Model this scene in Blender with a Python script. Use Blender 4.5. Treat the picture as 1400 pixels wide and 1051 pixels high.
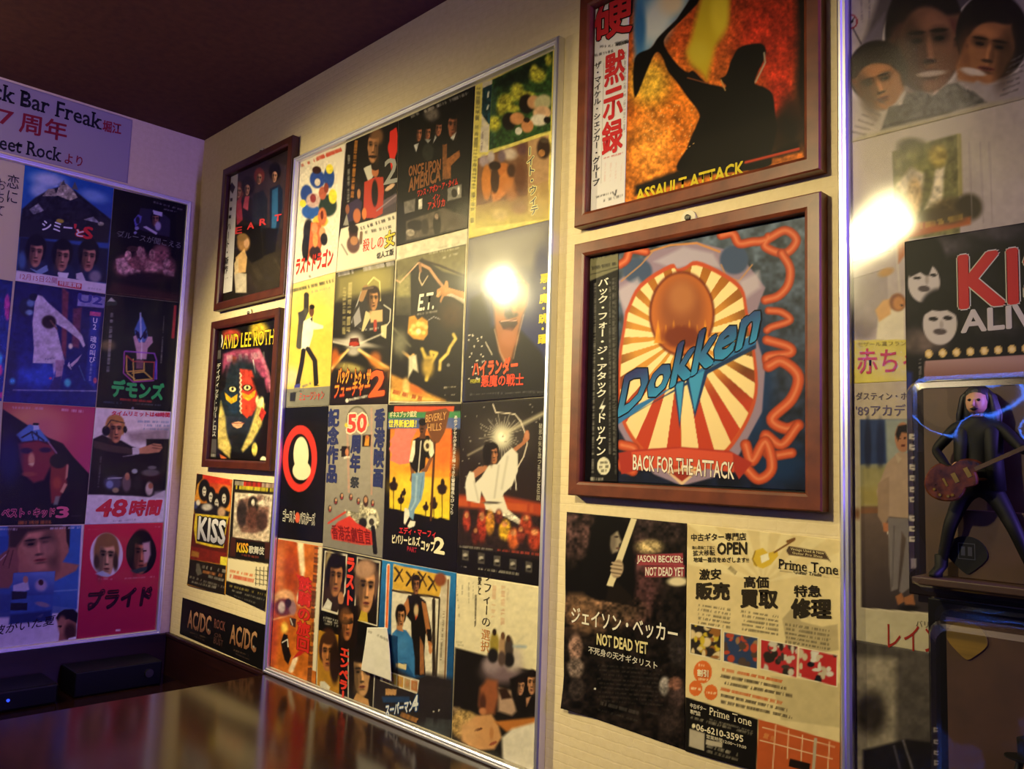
import bpy, math, random
import numpy as np
from mathutils import Vector, Matrix

for o in list(bpy.data.objects):
    bpy.data.objects.remove(o, do_unlink=True)
SC = bpy.context.scene
COL = SC.collection

# ---------------------------------------------------------------- camera
CAM = np.array((1.9728, -0.8428, 0.4218))
YAW, PITCH, ROLL, FPX = -0.7867, 0.0968, 0.0333, 1114.5
FW = np.array((math.sin(YAW) * math.cos(PITCH), math.cos(YAW) * math.cos(PITCH), math.sin(PITCH)))
_r = np.array((math.cos(YAW), -math.sin(YAW), 0.0))
_u = np.cross(_r, FW)
RT = _r * math.cos(ROLL) + _u * math.sin(ROLL)
UP = -_r * math.sin(ROLL) + _u * math.cos(ROLL)
cd = bpy.data.cameras.new('camera')
cd.sensor_fit = 'HORIZONTAL'
cd.sensor_width = 36.0
cd.lens = 36.0 * FPX / 1400.0
cd.clip_start = 0.01
cam = bpy.data.objects.new('camera', cd)
COL.objects.link(cam)
M = Matrix.Identity(4)
for i in range(3):
    M[i][0], M[i][1], M[i][2], M[i][3] = RT[i], UP[i], -FW[i], CAM[i]
cam.matrix_world = M
SC.camera = cam

# ---------------------------------------------------------------- world, exposure
w = bpy.data.worlds.new('world')
SC.world = w
w.use_nodes = True
w.node_tree.nodes['Background'].inputs[0].default_value = (0.30, 0.20, 0.26, 1)
w.node_tree.nodes['Background'].inputs[1].default_value = 0.02
SC.view_settings.view_transform = 'Standard'
SC.view_settings.look = 'None'
SC.view_settings.exposure = -0.08
SC.view_settings.gamma = 1.0
SC.view_settings.use_curve_mapping = False


def lamp(name, kind, loc, power, color, target=None, **kw):
    l = bpy.data.lights.new(name, kind)
    l.energy = power
    l.color = color
    for k, v in kw.items():
        setattr(l, k, v)
    o = bpy.data.objects.new(name, l)
    COL.objects.link(o)
    o.location = loc
    if target is not None:
        o.rotation_euler = (Vector(target) - Vector(loc)).to_track_quat('-Z', 'Y').to_euler()
    return o


WARM = (1.0, 0.84, 0.42)
# bulbs at the tips of the cone pendants over the bar counter (the pendants are built further down)
SPOTS = [((0.281, -0.82, 0.935), (0.64, 0.0, 0.42), 98.0, 92), ((1.345, -0.90, 0.93), (1.33, 0.0, 0.50), 42.0, 74)]
for (loc, tgt, pw, ang) in SPOTS:
    lamp('spot_bulb', 'SPOT', loc, pw, WARM, tgt, spot_size=math.radians(ang), spot_blend=1.0, shadow_soft_size=0.022)
# blue-violet light strip farther along the picture wall, facing the narrow side wall
lamp('strip_glow', 'AREA', (2.86, -0.10, 0.70), 36.0, (0.27, 0.16, 1.0), (0.0, -0.30, 0.60), shape='RECTANGLE', size=0.12, size_y=0.76)
lamp('warm_fill', 'AREA', (1.5, -2.0, 1.16), 1.0, (1.0, 0.62, 0.36), (1.5, -1.0, 0.0), shape='RECTANGLE', size=1.2, size_y=0.5)  # soft warm fill added overhead, no fixture belongs to it
# ---------------------------------------------------------------- materials
def lin(c):
    c = np.asarray(c, float)
    return np.where(c <= 0.04045, c / 12.92, ((c + 0.055) / 1.055) ** 2.4)


def hx(h):
    h = h.lstrip('#')
    if len(h) == 3:
        h = ''.join(x + x for x in h)
    return np.array([int(h[i:i + 2], 16) / 255.0 for i in (0, 2, 4)])


def mat(name, color=(0.5, 0.5, 0.5), rough=0.5, metal=0.0, spec=0.5, coat=0.0, emit=None, estr=0.0):
    m = bpy.data.materials.new(name)
    m.use_nodes = True
    b = m.node_tree.nodes['Principled BSDF']
    if isinstance(color, str):
        color = lin(hx(color))
    b.inputs['Base Color'].default_value = (*color, 1)
    b.inputs['Roughness'].default_value = rough
    b.inputs['Metallic'].default_value = metal
    b.inputs['Specular IOR Level'].default_value = spec
    b.inputs['Coat Weight'].default_value = coat
    if emit is not None:
        b.inputs['Emission Color'].default_value = (*emit, 1)
        b.inputs['Emission Strength'].default_value = estr
    return m


def nd(m, t, **kw):
    n = m.node_tree.nodes.new(t)
    for k, v in kw.items():
        if hasattr(n, k):
            setattr(n, k, v)
        else:
            n.inputs[k].default_value = v
    return n


def lk(m, a, b):
    m.node_tree.links.new(a, b)


def noise_color(m, c1, c2, scale=(1, 1, 1), nscale=20.0, detail=6.0, bump=0.0, rough=None):
    """base colour mixed between two tones by stretched noise, with an optional bump"""
    b = m.node_tree.nodes['Principled BSDF']
    tc = nd(m, 'ShaderNodeTexCoord')
    mp = nd(m, 'ShaderNodeMapping')
    mp.inputs['Scale'].default_value = scale
    no = nd(m, 'ShaderNodeTexNoise')
    no.inputs['Scale'].default_value = nscale
    no.inputs['Detail'].default_value = detail
    rp = nd(m, 'ShaderNodeValToRGB')
    rp.color_ramp.elements[0].position = 0.32
    rp.color_ramp.elements[1].position = 0.68
    rp.color_ramp.elements[0].color = (*lin(hx(c1)), 1)
    rp.color_ramp.elements[1].color = (*lin(hx(c2)), 1)
    lk(m, tc.outputs['Object'], mp.inputs['Vector'])
    lk(m, mp.outputs[0], no.inputs['Vector'])
    lk(m, no.outputs['Fac'], rp.inputs[0])
    lk(m, rp.outputs[0], b.inputs['Base Color'])
    if bump:
        bp = nd(m, 'ShaderNodeBump')
        bp.inputs['Strength'].default_value = bump
        bp.inputs['Distance'].default_value = 0.002
        lk(m, no.outputs['Fac'], bp.inputs['Height'])
        lk(m, bp.outputs[0], b.inputs['Normal'])
    return m


def make_wallpaper():
    m = mat('cream_wallpaper', (0.5, 0.5, 0.5), 0.75, spec=0.25)
    b = m.node_tree.nodes['Principled BSDF']
    geo = nd(m, 'ShaderNodeNewGeometry')
    sep = nd(m, 'ShaderNodeSeparateXYZ')
    add = nd(m, 'ShaderNodeMath', operation='ADD')
    com = nd(m, 'ShaderNodeCombineXYZ')
    lk(m, geo.outputs['Position'], sep.inputs[0])
    lk(m, sep.outputs[0], add.inputs[0])
    lk(m, sep.outputs[1], add.inputs[1])
    lk(m, add.outputs[0], com.inputs[0])
    lk(m, sep.outputs[2], com.inputs[1])
    br = nd(m, 'ShaderNodeTexBrick')
    br.inputs['Scale'].default_value = 1.0
    br.inputs['Mortar Size'].default_value = 0.0016
    br.inputs['Mortar Smooth'].default_value = 0.9
    br.inputs['Brick Width'].default_value = 0.034
    br.inputs['Row Height'].default_value = 0.012
    no = nd(m, 'ShaderNodeTexNoise')
    no.inputs['Scale'].default_value = 90.0
    no.inputs['Detail'].default_value = 5.0
    wob = nd(m, 'ShaderNodeVectorMath', operation='MULTIPLY_ADD')
    wob.inputs[1].default_value = (0.006, 0.004, 0)
    lk(m, no.outputs['Color'], wob.inputs[0])
    lk(m, com.outputs[0], wob.inputs[2])
    lk(m, wob.outputs[0], br.inputs['Vector'])
    lk(m, com.outputs[0], no.inputs['Vector'])
    mx = nd(m, 'ShaderNodeMath', operation='MULTIPLY_ADD')
    mx.inputs[1].default_value = -0.55
    lk(m, br.outputs['Fac'], mx.inputs[0])
    lk(m, no.outputs['Fac'], mx.inputs[2])
    bp = nd(m, 'ShaderNodeBump')
    bp.inputs['Strength'].default_value = 0.22
    bp.inputs['Distance'].default_value = 0.0015
    lk(m, mx.outputs[0], bp.inputs['Height'])
    lk(m, bp.outputs[0], b.inputs['Normal'])
    rp = nd(m, 'ShaderNodeValToRGB')
    rp.color_ramp.elements[0].color = (*lin(hx('#c9b58f')), 1)
    rp.color_ramp.elements[1].color = (*lin(hx('#dccba8')), 1)
    lk(m, no.outputs['Fac'], rp.inputs[0])
    lk(m, rp.outputs[0], b.inputs['Base Color'])
    return m


def make_print(name, rough, coat=0.0, spec=0.4):
    """printed paper: the ink colour of every point is the mesh's own colour attribute"""
    m = mat(name, (0.5, 0.5, 0.5), rough, spec=spec, coat=coat)
    b = m.node_tree.nodes['Principled BSDF']
    a = nd(m, 'ShaderNodeAttribute')
    a.attribute_name = 'ink'
    lk(m, a.outputs['Color'], b.inputs['Base Color'])
    return m


def make_pane(name, rough=0.05, wave=0.0, wscale=3.0, ior=1.45):
    m = bpy.data.materials.new(name)
    m.use_nodes = True
    nt = m.node_tree
    nt.nodes.remove(nt.nodes['Principled BSDF'])
    out = nt.nodes['Material Output']
    tr = nd(m, 'ShaderNodeBsdfTransparent')
    gl = nd(m, 'ShaderNodeBsdfGlossy')
    gl.inputs['Roughness'].default_value = rough
    fr = nd(m, 'ShaderNodeFresnel')
    fr.inputs['IOR'].default_value = ior
    mx = nd(m, 'ShaderNodeMixShader')
    gb = nd(m, 'ShaderNodeNewGeometry')
    inv = nd(m, 'ShaderNodeMath', operation='SUBTRACT')
    inv.inputs[0].default_value = 1.0
    lk(m, gb.outputs['Backfacing'], inv.inputs[1])
    mul = nd(m, 'ShaderNodeMath', operation='MULTIPLY')
    lk(m, fr.outputs[0], mul.inputs[0])
    lk(m, inv.outputs[0], mul.inputs[1])
    lk(m, mul.outputs[0], mx.inputs[0])
    lk(m, tr.outputs[0], mx.inputs[1])
    lk(m, gl.outputs[0], mx.inputs[2])
    lk(m, mx.outputs[0], out.inputs['Surface'])
    if wave:
        geo = nd(m, 'ShaderNodeNewGeometry')
        mp = nd(m, 'ShaderNodeMapping')
        mp.inputs['Scale'].default_value = (1.0, 1.0, 0.8)
        no = nd(m, 'ShaderNodeTexNoise')
        no.inputs['Scale'].default_value = wscale
        no.inputs['Detail'].default_value = 2.0
        lk(m, geo.outputs['Position'], mp.inputs[0])
        lk(m, mp.outputs[0], no.inputs['Vector'])
        bp = nd(m, 'ShaderNodeBump')
        bp.inputs['Strength'].default_value = wave
        bp.inputs['Distance'].default_value = 0.02
        lk(m, no.outputs['Fac'], bp.inputs['Height'])
        lk(m, bp.outputs[0], gl.inputs['Normal'])
    return m


MT = {}
MT['wall'] = make_wallpaper()
MT['ceiling'] = noise_color(mat('brown_ceiling', rough=0.8, spec=0.2), '#50322a', '#5c3a2e', nscale=60, bump=0.2)
MT['trim'] = noise_color(mat('dark_red_wood', rough=0.35), '#1a0806', '#240c09', (1, 1, 14), 9)
MT['counter'] = noise_color(mat('counter_wood', rough=0.15, spec=0.6), '#1a0c06', '#27130a', (3, 26, 3), 5)
MT['floor'] = noise_color(mat('floor_boards', rough=0.5), '#241812', '#33231a', (2, 14, 1), 6)
MT['frame_wood'] = noise_color(mat('walnut_frame', rough=0.38), '#54240f', '#6f341a', (6, 6, 6), 7, bump=0.05)
MT['frame_dark'] = noise_color(mat('mahogany_frame', rough=0.38), '#38130a', '#4c1e11', (6, 6, 6), 7, bump=0.05)
MT['alu'] = mat('aluminium', '#e4e4ec', 0.42, metal=1.0)
MT['backing'] = mat('frame_backing', '#b9ad92', 0.8)
MT['black'] = mat('black_plastic', '#050506', 0.5, spec=.2)
MT['gloss'] = make_print('glossy_print', 0.45, spec=0.12)
MT['matte'] = make_print('matte_print', 0.6, spec=0.15)
MT['pane'] = make_pane('acrylic_pane', 0.11, 0.35, 3.0, 1.40)
MT['pane_soft'] = make_pane('acrylic_pane_wavy', 0.14, 0.8, 4.5, 1.38)
MT['pane_side'] = make_pane('acrylic_pane_thin', 0.10, 0.3, 4.0, 1.25)
MT['glass'] = make_pane('frame_glass', 0.07, 0.0, ior=1.22)
MT['white_plastic'] = mat('white_plastic', '#cfc6b2', 0.4)
MT['metal'] = mat('grey_metal', '#6c6a66', 0.35, metal=1.0)


# ---------------------------------------------------------------- mesh objects
def tag(o, label=None, cat=None, group=None, kind=None):
    if label:
        o['label'] = label
    if cat:
        o['category'] = cat
    if group:
        o['group'] = group
    if kind:
        o['kind'] = kind
    return o


def empty(name, loc):
    o = bpy.data.objects.new(name, None)
    o.empty_display_size = 0.02
    COL.objects.link(o)
    o.location = loc
    return o


def obj(name, V, F, m, parent=None, smooth=False, bevel=0.0, mats=None):
    """one mesh object from world-space vertices"""
    V = np.asarray(V, float)
    c = V.mean(0)
    me = bpy.data.meshes.new(name)
    me.from_pydata((V - c).tolist(), [], [list(f) for f in F])
    me.update()
    for x in (mats or [m]):
        me.materials.append(x)
    if smooth:
        me.polygons.foreach_set('use_smooth', [True] * len(me.polygons))
    o = bpy.data.objects.new(name, me)
    COL.objects.link(o)
    put(o, c, parent)
    if bevel:
        b = o.modifiers.new('bevel', 'BEVEL')
        b.width = bevel
        b.segments = 2
        b.limit_method = 'ANGLE'
    return o


def put(o, loc, parent=None):
    o.location = Vector(loc)
    if parent is not None:
        o.parent = parent
        off = Vector((0, 0, 0))
        p = parent
        while p is not None:
            off += p.location
            p = p.parent
        o.location = Vector(loc) - off


def box_vf(a, b):
    x0, y0, z0 = np.minimum(a, b)
    x1, y1, z1 = np.maximum(a, b)
    V = [(x0, y0, z0), (x1, y0, z0), (x1, y1, z0), (x0, y1, z0), (x0, y0, z1), (x1, y0, z1), (x1, y1, z1), (x0, y1, z1)]
    F = [(0, 3, 2, 1), (4, 5, 6, 7), (0, 1, 5, 4), (1, 2, 6, 5), (2, 3, 7, 6), (3, 0, 4, 7)]
    return V, F


def box(name, a, b, m, parent=None, bevel=0.0):
    V, F = box_vf(a, b)
    return obj(name, V, F, m, parent, bevel=bevel)


def tube_vf(pts, radii, n=12, caps=True):
    """swept round section along pts"""
    pts = [Vector(p) for p in pts]
    if not hasattr(radii, '__len__'):
        radii = [radii] * len(pts)
    V, F = [], []
    ref = None
    for i, p in enumerate(pts):
        d = (pts[min(i + 1, len(pts) - 1)] - pts[max(i - 1, 0)]).normalized()
        if ref is None:
            ref = d.orthogonal().normalized()
        a = (ref - d * ref.dot(d)).normalized()
        ref = a
        b = d.cross(a)
        for k in range(n):
            t = 2 * math.pi * k / n
            V.append(tuple(p + (a * math.cos(t) + b * math.sin(t)) * radii[i]))
    for i in range(len(pts) - 1):
        for k in range(n):
            F.append((i * n + k, i * n + (k + 1) % n, (i + 1) * n + (k + 1) % n, (i + 1) * n + k))
    if caps:
        F.append(tuple(range(n))[::-1])
        F.append(tuple((len(pts) - 1) * n + k for k in range(n)))
    return V, F


def tube(name, pts, radii, m, parent=None, n=12):
    V, F = tube_vf(pts, radii, n)
    return obj(name, V, F, m, parent, smooth=True)


# ---------------------------------------------------------------- wall planes
# a surface has an along-wall coordinate s (to the viewer's side) and a height z; off is the distance out from the wall
class Surf:
    def __init__(s, kind):
        s.kind = kind

    def world(s, S, Z, off):
        S, Z = np.asarray(S, float), np.asarray(Z, float)
        off = np.zeros_like(S) + off
        if s.kind == 'main':
            return np.stack([S, -off, Z], -1)
        return np.stack([off, S, Z], -1)

    def at(s, x, y, off):
        """the point of the plane seen at (x, y) of the photograph, as (s, z)"""
        D = FW + RT * (x - 700.0) / FPX - UP * (y - 525.5) / FPX
        if s.kind == 'main':
            t = (-off - CAM[1]) / D[1]
            P = CAM + t * D
            return np.array((P[0], P[2]))
        t = (off - CAM[0]) / D[0]
        P = CAM + t * D
        return np.array((P[1], P[2]))


MAIN, SIDE = Surf('main'), Surf('side')


def seen(P):
    d = P - CAM
    zz = d @ FW
    return 700.0 + FPX * (d @ RT) / zz, 525.5 - FPX * (d @ UP) / zz


# ---------------------------------------------------------------- lettering
_glyphs = {}


def glyph(txt, bold=0.0, res=2):
    key = (txt, bold, res)
    if key not in _glyphs:
        c = bpy.data.curves.new('lettering', 'FONT')
        c.body = txt
        c.resolution_u = res
        c.fill_mode = 'FRONT'
        c.offset = bold
        o = bpy.data.objects.new('lettering', c)
        me = o.to_mesh()
        n = len(me.vertices)
        V = np.zeros(n * 3)
        me.vertices.foreach_get('co', V)
        V = V.reshape(-1, 3)[:, :2]
        F = [tuple(p.vertices) for p in me.polygons]
        # keep the faces turned to the reader
        G = []
        for f in F:
            a = V[list(f)]
            ar = np.sum(a[:, 0] * np.roll(a[:, 1], -1) - a[:, 1] * np.roll(a[:, 0], -1))
            G.append(f if ar > 0 else f[::-1])
        o.to_mesh_clear()
        bpy.data.objects.remove(o)
        bpy.data.curves.remove(c)
        _glyphs[key] = (V, G)
    V, G = _glyphs[key]
    return V.copy(), list(G)


def slab_serifs(V, F, grow=0.055, thick=0.05):
    """adds slab serifs where stems end flat on the base line, x height or cap height"""
    from collections import Counter
    ed = Counter()
    for f in F:
        for a, b in zip(f, f[1:] + f[:1]):
            ed[(min(a, b), max(a, b))] += 1
    V = V.tolist()
    F = list(F)
    y0, y1 = 0.0, max(v[1] for v in V)
    for (a, b), n in ed.items():
        if n != 1:
            continue
        p, q = V[a], V[b]
        wd = abs(p[0] - q[0])
        if abs(p[1] - q[1]) > 0.004 or wd < 0.07 or wd > 0.2:
            continue
        y = p[1]
        x0, x1 = min(p[0], q[0]) - grow, max(p[0], q[0]) + grow
        up = y < 0.25
        i = len(V)
        ya, yb = (y, y + thick) if up else (y - thick, y)
        V += [[x0, ya], [x1, ya], [x1, yb], [x0, yb]]
        F.append((i, i + 1, i + 2, i + 3))
    return np.array(V), F


DIRS = [(0, 0), (1, 0), (-1, 0), (0, 1), (0, -1), (.7, .7), (-.7, .7), (.7, -.7), (-.7, -.7)]


# ---------------------------------------------------------------- printed sheets
class Sheet:
    """A printed sheet on a wall plane. Its ink is laid on a fine grid of the sheet itself; the print is described in
    coordinates read off the photograph (view = origin and step of the reading grid)."""

    def __init__(s, name, surf, quad, off, view=(0, 0, 1), res=0.0018, base='#222', plane=False, parent=None, mat='gloss', thick=0.0004, curl=None, zmin=None, clip=None):
        s.name, s.surf, s.off, s.parent, s.mat, s.thick = name, surf, off, parent, mat, thick
        q = [np.array(c, float) if plane else surf.at(c[0], c[1], off) for c in quad]
        if zmin is not None:
            for c in q:
                c[1] = max(c[1], zmin)
        s.clip = clip
        if clip:
            q = [np.array((min(max(c[0], clip[0]), clip[1]), min(max(c[1], clip[2]), clip[3]))) for c in q]
        s.q = q
        wd = max(np.linalg.norm(q[1] - q[0]), np.linalg.norm(q[2] - q[3]))
        ht = max(np.linalg.norm(q[3] - q[0]), np.linalg.norm(q[2] - q[1]))
        s.nu, s.nv = max(4, int(wd / res)), max(4, int(ht / res))
        u, v = np.meshgrid(np.linspace(0, 1, s.nu + 1), np.linspace(0, 1, s.nv + 1))
        s.u, s.v = u, v
        g = [(1 - v) * ((1 - u) * q[0][i] + u * q[1][i]) + v * ((1 - u) * q[3][i] + u * q[2][i]) for i in (0, 1)]
        s.curl_fn = curl
        s.curl = curl(u, v) if curl else np.zeros_like(u)
        s.W = surf.world(g[0], g[1], off)
        s.px, s.py = seen(s.W)
        s.W = surf.world(g[0], g[1], off + s.curl)
        s.C = np.zeros(u.shape + (3,)) + hx(base)
        s.tv, s.tf, s.tc, s.n = [], [], [], 0
        s.lay = 0
        s.view(*view)
        s.rng = np.random.default_rng(abs(hash(name)) % 1000 if False else len(name) * 7 + s.nu)

    def view(s, ox, oy, k):
        s.o = (ox, oy, k)
        s.X, s.Y = (s.px - ox) / k, (s.py - oy) / k
        return s

    def mix(s, cov, c):
        c = hx(c) if isinstance(c, str) else np.asarray(c)
        s.C += (c - s.C) * cov[..., None]
        return s

    def F(s, c):
        s.C[:] = hx(c)
        return s

    def G(s, p0, c0, p1, c1, a=1.0, inside=None):
        d = np.subtract(p1, p0)
        t = np.clip(((s.X - p0[0]) * d[0] + (s.Y - p0[1]) * d[1]) / (d @ d), 0, 1)
        c = hx(c0) + (hx(c1) - hx(c0)) * t[..., None]
        cov = np.full(t.shape, a) if inside is None else s.cover(inside, 5) * a
        s.C += (c - s.C) * cov[..., None]
        return s

    def B(s, x, y, rx, ry, c, ang=0, soft=0.35, a=1.0):
        t = math.radians(ang)
        dx, dy = s.X - x, s.Y - y
        e = np.sqrt(((dx * math.cos(t) + dy * math.sin(t)) / rx) ** 2 + ((-dx * math.sin(t) + dy * math.cos(t)) / ry) ** 2)
        k = np.clip((1 + soft * 0.5 - e) / max(soft, 1e-3), 0, 1)
        return s.mix(k * k * (3 - 2 * k) * a, c)

    def cover(s, pts, soft):
        if isinstance(pts, str):
            v = [float(t) for t in pts.replace(',', ' ').split()]
            pts = list(zip(v[::2], v[1::2]))
        pts = np.asarray(pts, float)
        d2 = np.full(s.X.shape, 1e18)
        ins = np.zeros(s.X.shape, bool)
        for (x0, y0), (x1, y1) in zip(pts, np.roll(pts, -1, 0)):
            ex, ey = x1 - x0, y1 - y0
            t = np.clip(((s.X - x0) * ex + (s.Y - y0) * ey) / max(ex * ex + ey * ey, 1e-9), 0, 1)
            d2 = np.minimum(d2, (s.X - x0 - t * ex) ** 2 + (s.Y - y0 - t * ey) ** 2)
            if y0 != y1:
                ins ^= ((s.Y < y0) != (s.Y < y1)) & (s.X < ex * (s.Y - y0) / ey + x0)
        d = np.sqrt(d2) * np.where(ins, 1, -1)
        return np.clip(0.5 + d / soft, 0, 1)

    def P(s, pts, c, a=1.0, soft=4.0):
        return s.mix(s.cover(pts, soft) * a, c)

    def L(s, pts, w, c, a=1.0, soft=4.0):
        if isinstance(pts, str):
            v = [float(t) for t in pts.replace(',', ' ').split()]
            pts = list(zip(v[::2], v[1::2]))
        d2 = np.full(s.X.shape, 1e18)
        for (x0, y0), (x1, y1) in zip(pts[:-1], pts[1:]):
            ex, ey = x1 - x0, y1 - y0
            t = np.clip(((s.X - x0) * ex + (s.Y - y0) * ey) / max(ex * ex + ey * ey, 1e-9), 0, 1)
            d2 = np.minimum(d2, (s.X - x0 - t * ex) ** 2 + (s.Y - y0 - t * ey) ** 2)
        return s.mix(np.clip(0.5 + (w / 2 - np.sqrt(d2)) / soft, 0, 1) * a, c)

    def R(s, x0, y0, x1, y1, h, c, a=0.8, fill=0.7):
        """a line of print too small to read"""
        d = np.array((x1 - x0, y1 - y0))
        ln = np.hypot(*d)
        d = d / ln
        t = (s.X - x0) * d[0] + (s.Y - y0) * d[1]
        n = np.abs(-(s.X - x0) * d[1] + (s.Y - y0) * d[0])
        cells = np.clip((t / (h * 0.45)).astype(int), 0, 4000)
        pat = (s.rng.random(4001) < fill) * (0.55 + 0.45 * s.rng.random(4001))
        cov = np.clip((h / 2 - n) / (h * 0.25) + 0.5, 0, 1) * ((t > 0) & (t < ln)) * pat[cells]
        return s.mix(cov * a, c)

    def N(s, amp=0.12, scale=22.0, where=None, color=None):
        """photographic mottling of the print"""
        out = np.zeros(s.X.shape)
        for sc, am in ((scale, 0.6), (scale / 2.3, 0.4)):
            gx, gy = s.X / sc, s.Y / sc
            gx -= gx.min()
            gy -= gy.min()
            R = s.rng.random((int(gy.max()) + 3, int(gx.max()) + 3)) * 2 - 1
            i, j = gx.astype(int), gy.astype(int)
            fx, fy = gx - i, gy - j
            fx, fy = fx * fx * (3 - 2 * fx), fy * fy * (3 - 2 * fy)
            out += am * ((R[j, i] * (1 - fx) + R[j, i + 1] * fx) * (1 - fy) + (R[j + 1, i] * (1 - fx) + R[j + 1, i + 1] * fx) * fy)
        k = np.ones(s.X.shape) if where is None else s.cover(where, 12)
        if color is None:
            s.C *= (1 + amp * out * k)[..., None]
        else:
            s.mix(np.clip(out * 2.2, 0, 1) * k * amp, color)
        np.clip(s.C, 0, 1, out=s.C)
        return s

    def face(s, x, y, w, h, skin='#b07a55', hair='#120c0a', ang=0, side=0.0, hv=1.0, mouth='#6e2f2a'):
        """a generic portrait: hair, face, brow shade, eyes, nose, mouth; side turns it"""
        t = math.radians(ang)

        def q(a, b):
            return x + (a * math.cos(t) - b * math.sin(t)) * w, y + (a * math.sin(t) + b * math.cos(t)) * h
        sk = hx(skin)
        dk = sk * 0.5
        if hv:
            s.B(*q(-side * .1, -.16), w * .58 * max(1, hv * .9), h * .50 * hv, hair, ang, .25)
        s.B(*q(side * .02, -.06), w * .40, h * .36, sk, ang, .2)
        s.B(*q(side * .06, .17), w * .31, h * .34, sk * .96, ang, .25)
        sg = -1 if side >= 0 else 1
        s.B(*q(sg * .27, .08), w * .16, h * .46, dk * .8, ang, 1.2, .75)
        s.B(*q(-sg * .12 + side * .1, -.24), w * .18, h * .10, np.minimum(sk * 1.25, 1), ang, 1.2, .6)
        if hv:
            s.B(*q(-side * .06, -.43), w * .43, h * .17, hair, ang, .5)
            s.B(*q(sg * .42, -.1), w * .10, h * .34, hair, ang, .6)
            s.B(*q(-sg * .44, -.12), w * .07, h * .30, hair, ang, .6)
        for e in (-.17, .17):
            x1 = e + side * .14
            s.B(*q(x1, -.10), w * .15, h * .09, dk * .75, ang, 1.1, .75)
            s.B(*q(x1, -.065), w * .075, h * .028, dk * .2, ang, .7, .95)
            s.B(*q(x1, -.15), w * .13, h * .022, dk * .3, ang, .8, .9)
        s.B(*q(side * .2 + .02, .06), w * .045, h * .15, np.minimum(sk * 1.28, 1), ang, 1.0, .7)
        s.B(*q(side * .16 + sg * .07, .09), w * .05, h * .13, dk, ang, 1.0, .6)
        s.B(*q(side * .17, .17), w * .10, h * .028, dk * .45, ang, .9, .8)
        s.B(*q(side * .15, .285), w * .145, h * .032, mouth, ang, .7, .95)
        s.B(*q(side * .15, .285), w * .12, h * .010, dk * .3, ang, .8, .8)
        s.B(*q(side * .14, .345), w * .12, h * .028, dk * .8, ang, 1.0, .6)
        s.B(*q(side * .12, .42), w * .10, h * .05, np.minimum(sk * 1.12, 1), ang, 1.1, .5)
        return s

    # -- lettering: cut as fine faces lying on the sheet
    def _pt(s, x, y):
        ox, oy, k = s.o
        return s.surf.at(ox + k * x, oy + k * y, s.off)

    def _add(s, SZ, F, c, lift):
        off = s.off + 0.00035 + lift
        if s.clip:
            SZ = np.stack([np.clip(SZ[:, 0], s.clip[0], s.clip[1]), np.clip(SZ[:, 1], s.clip[2], s.clip[3])], -1)
        if s.curl_fn:
            A = np.array([s.q[1] - s.q[0], s.q[3] - s.q[0]]).T
            uv = np.linalg.solve(A, (SZ - s.q[0]).T)
            off = off + s.curl_fn(np.clip(uv[0], 0, 1), np.clip(uv[1], 0, 1)) + 0.0001
        s.tv.append(s.surf.world(SZ[:, 0], SZ[:, 1], off))
        s.tf += [tuple(i + s.n for i in f) for f in F]
        s.tc.append(np.zeros((len(SZ), 3)) + (hx(c) if isinstance(c, str) else c))
        s.n += len(SZ)

    def _map(s, V, F, P0, P1, H, it, c, lift, lo, hi):
        U = (V - lo) / (hi - lo)
        SZ = P0 + U[:, :1] * (P1 - P0) + U[:, 1:] * np.array((it * H, H))
        s._add(SZ, F, c, lift)

    def T(s, txt, x0, y0, x1, y1, h, c, b=0.0, it=0.0, o=None, ob=0.06, serif=False, c2=None):
        """a line of lettering from (x0, y0) to (x1, y1) along its base, h high"""
        P0, P1 = s._pt(x0, y0), s._pt(x1, y1)
        H = abs(s._pt(x0, y0 - h)[1] - P0[1])
        V, F = glyph(txt, 0.0)
        lo, hi = V.min(0), V.max(0)
        hw = (hi - lo)[1]

        def heavy(V, F, bb, cc, lift):
            for k, (dx, dy) in enumerate(DIRS if bb > .0001 else DIRS[:1]):
                W = V + np.array((dx, dy)) * bb * hw
                s._map(W, F, P0, P1, H, it, cc(W) if callable(cc) else cc, lift + k * 2e-5, lo, hi)
        if o is not None:
            heavy(V, F, b + ob, o, 0.0)
        if serif:
            V, F = slab_serifs(V, F)

        def shade(W):
            if c2 is None:
                return c
            t = np.clip((W[:, 1] - lo[1]) / (hi[1] - lo[1]), 0, 1)[:, None]
            return hx(c) * t + hx(c2) * (1 - t)
        heavy(V, F, b, shade, 0.00012)
        return s

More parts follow.
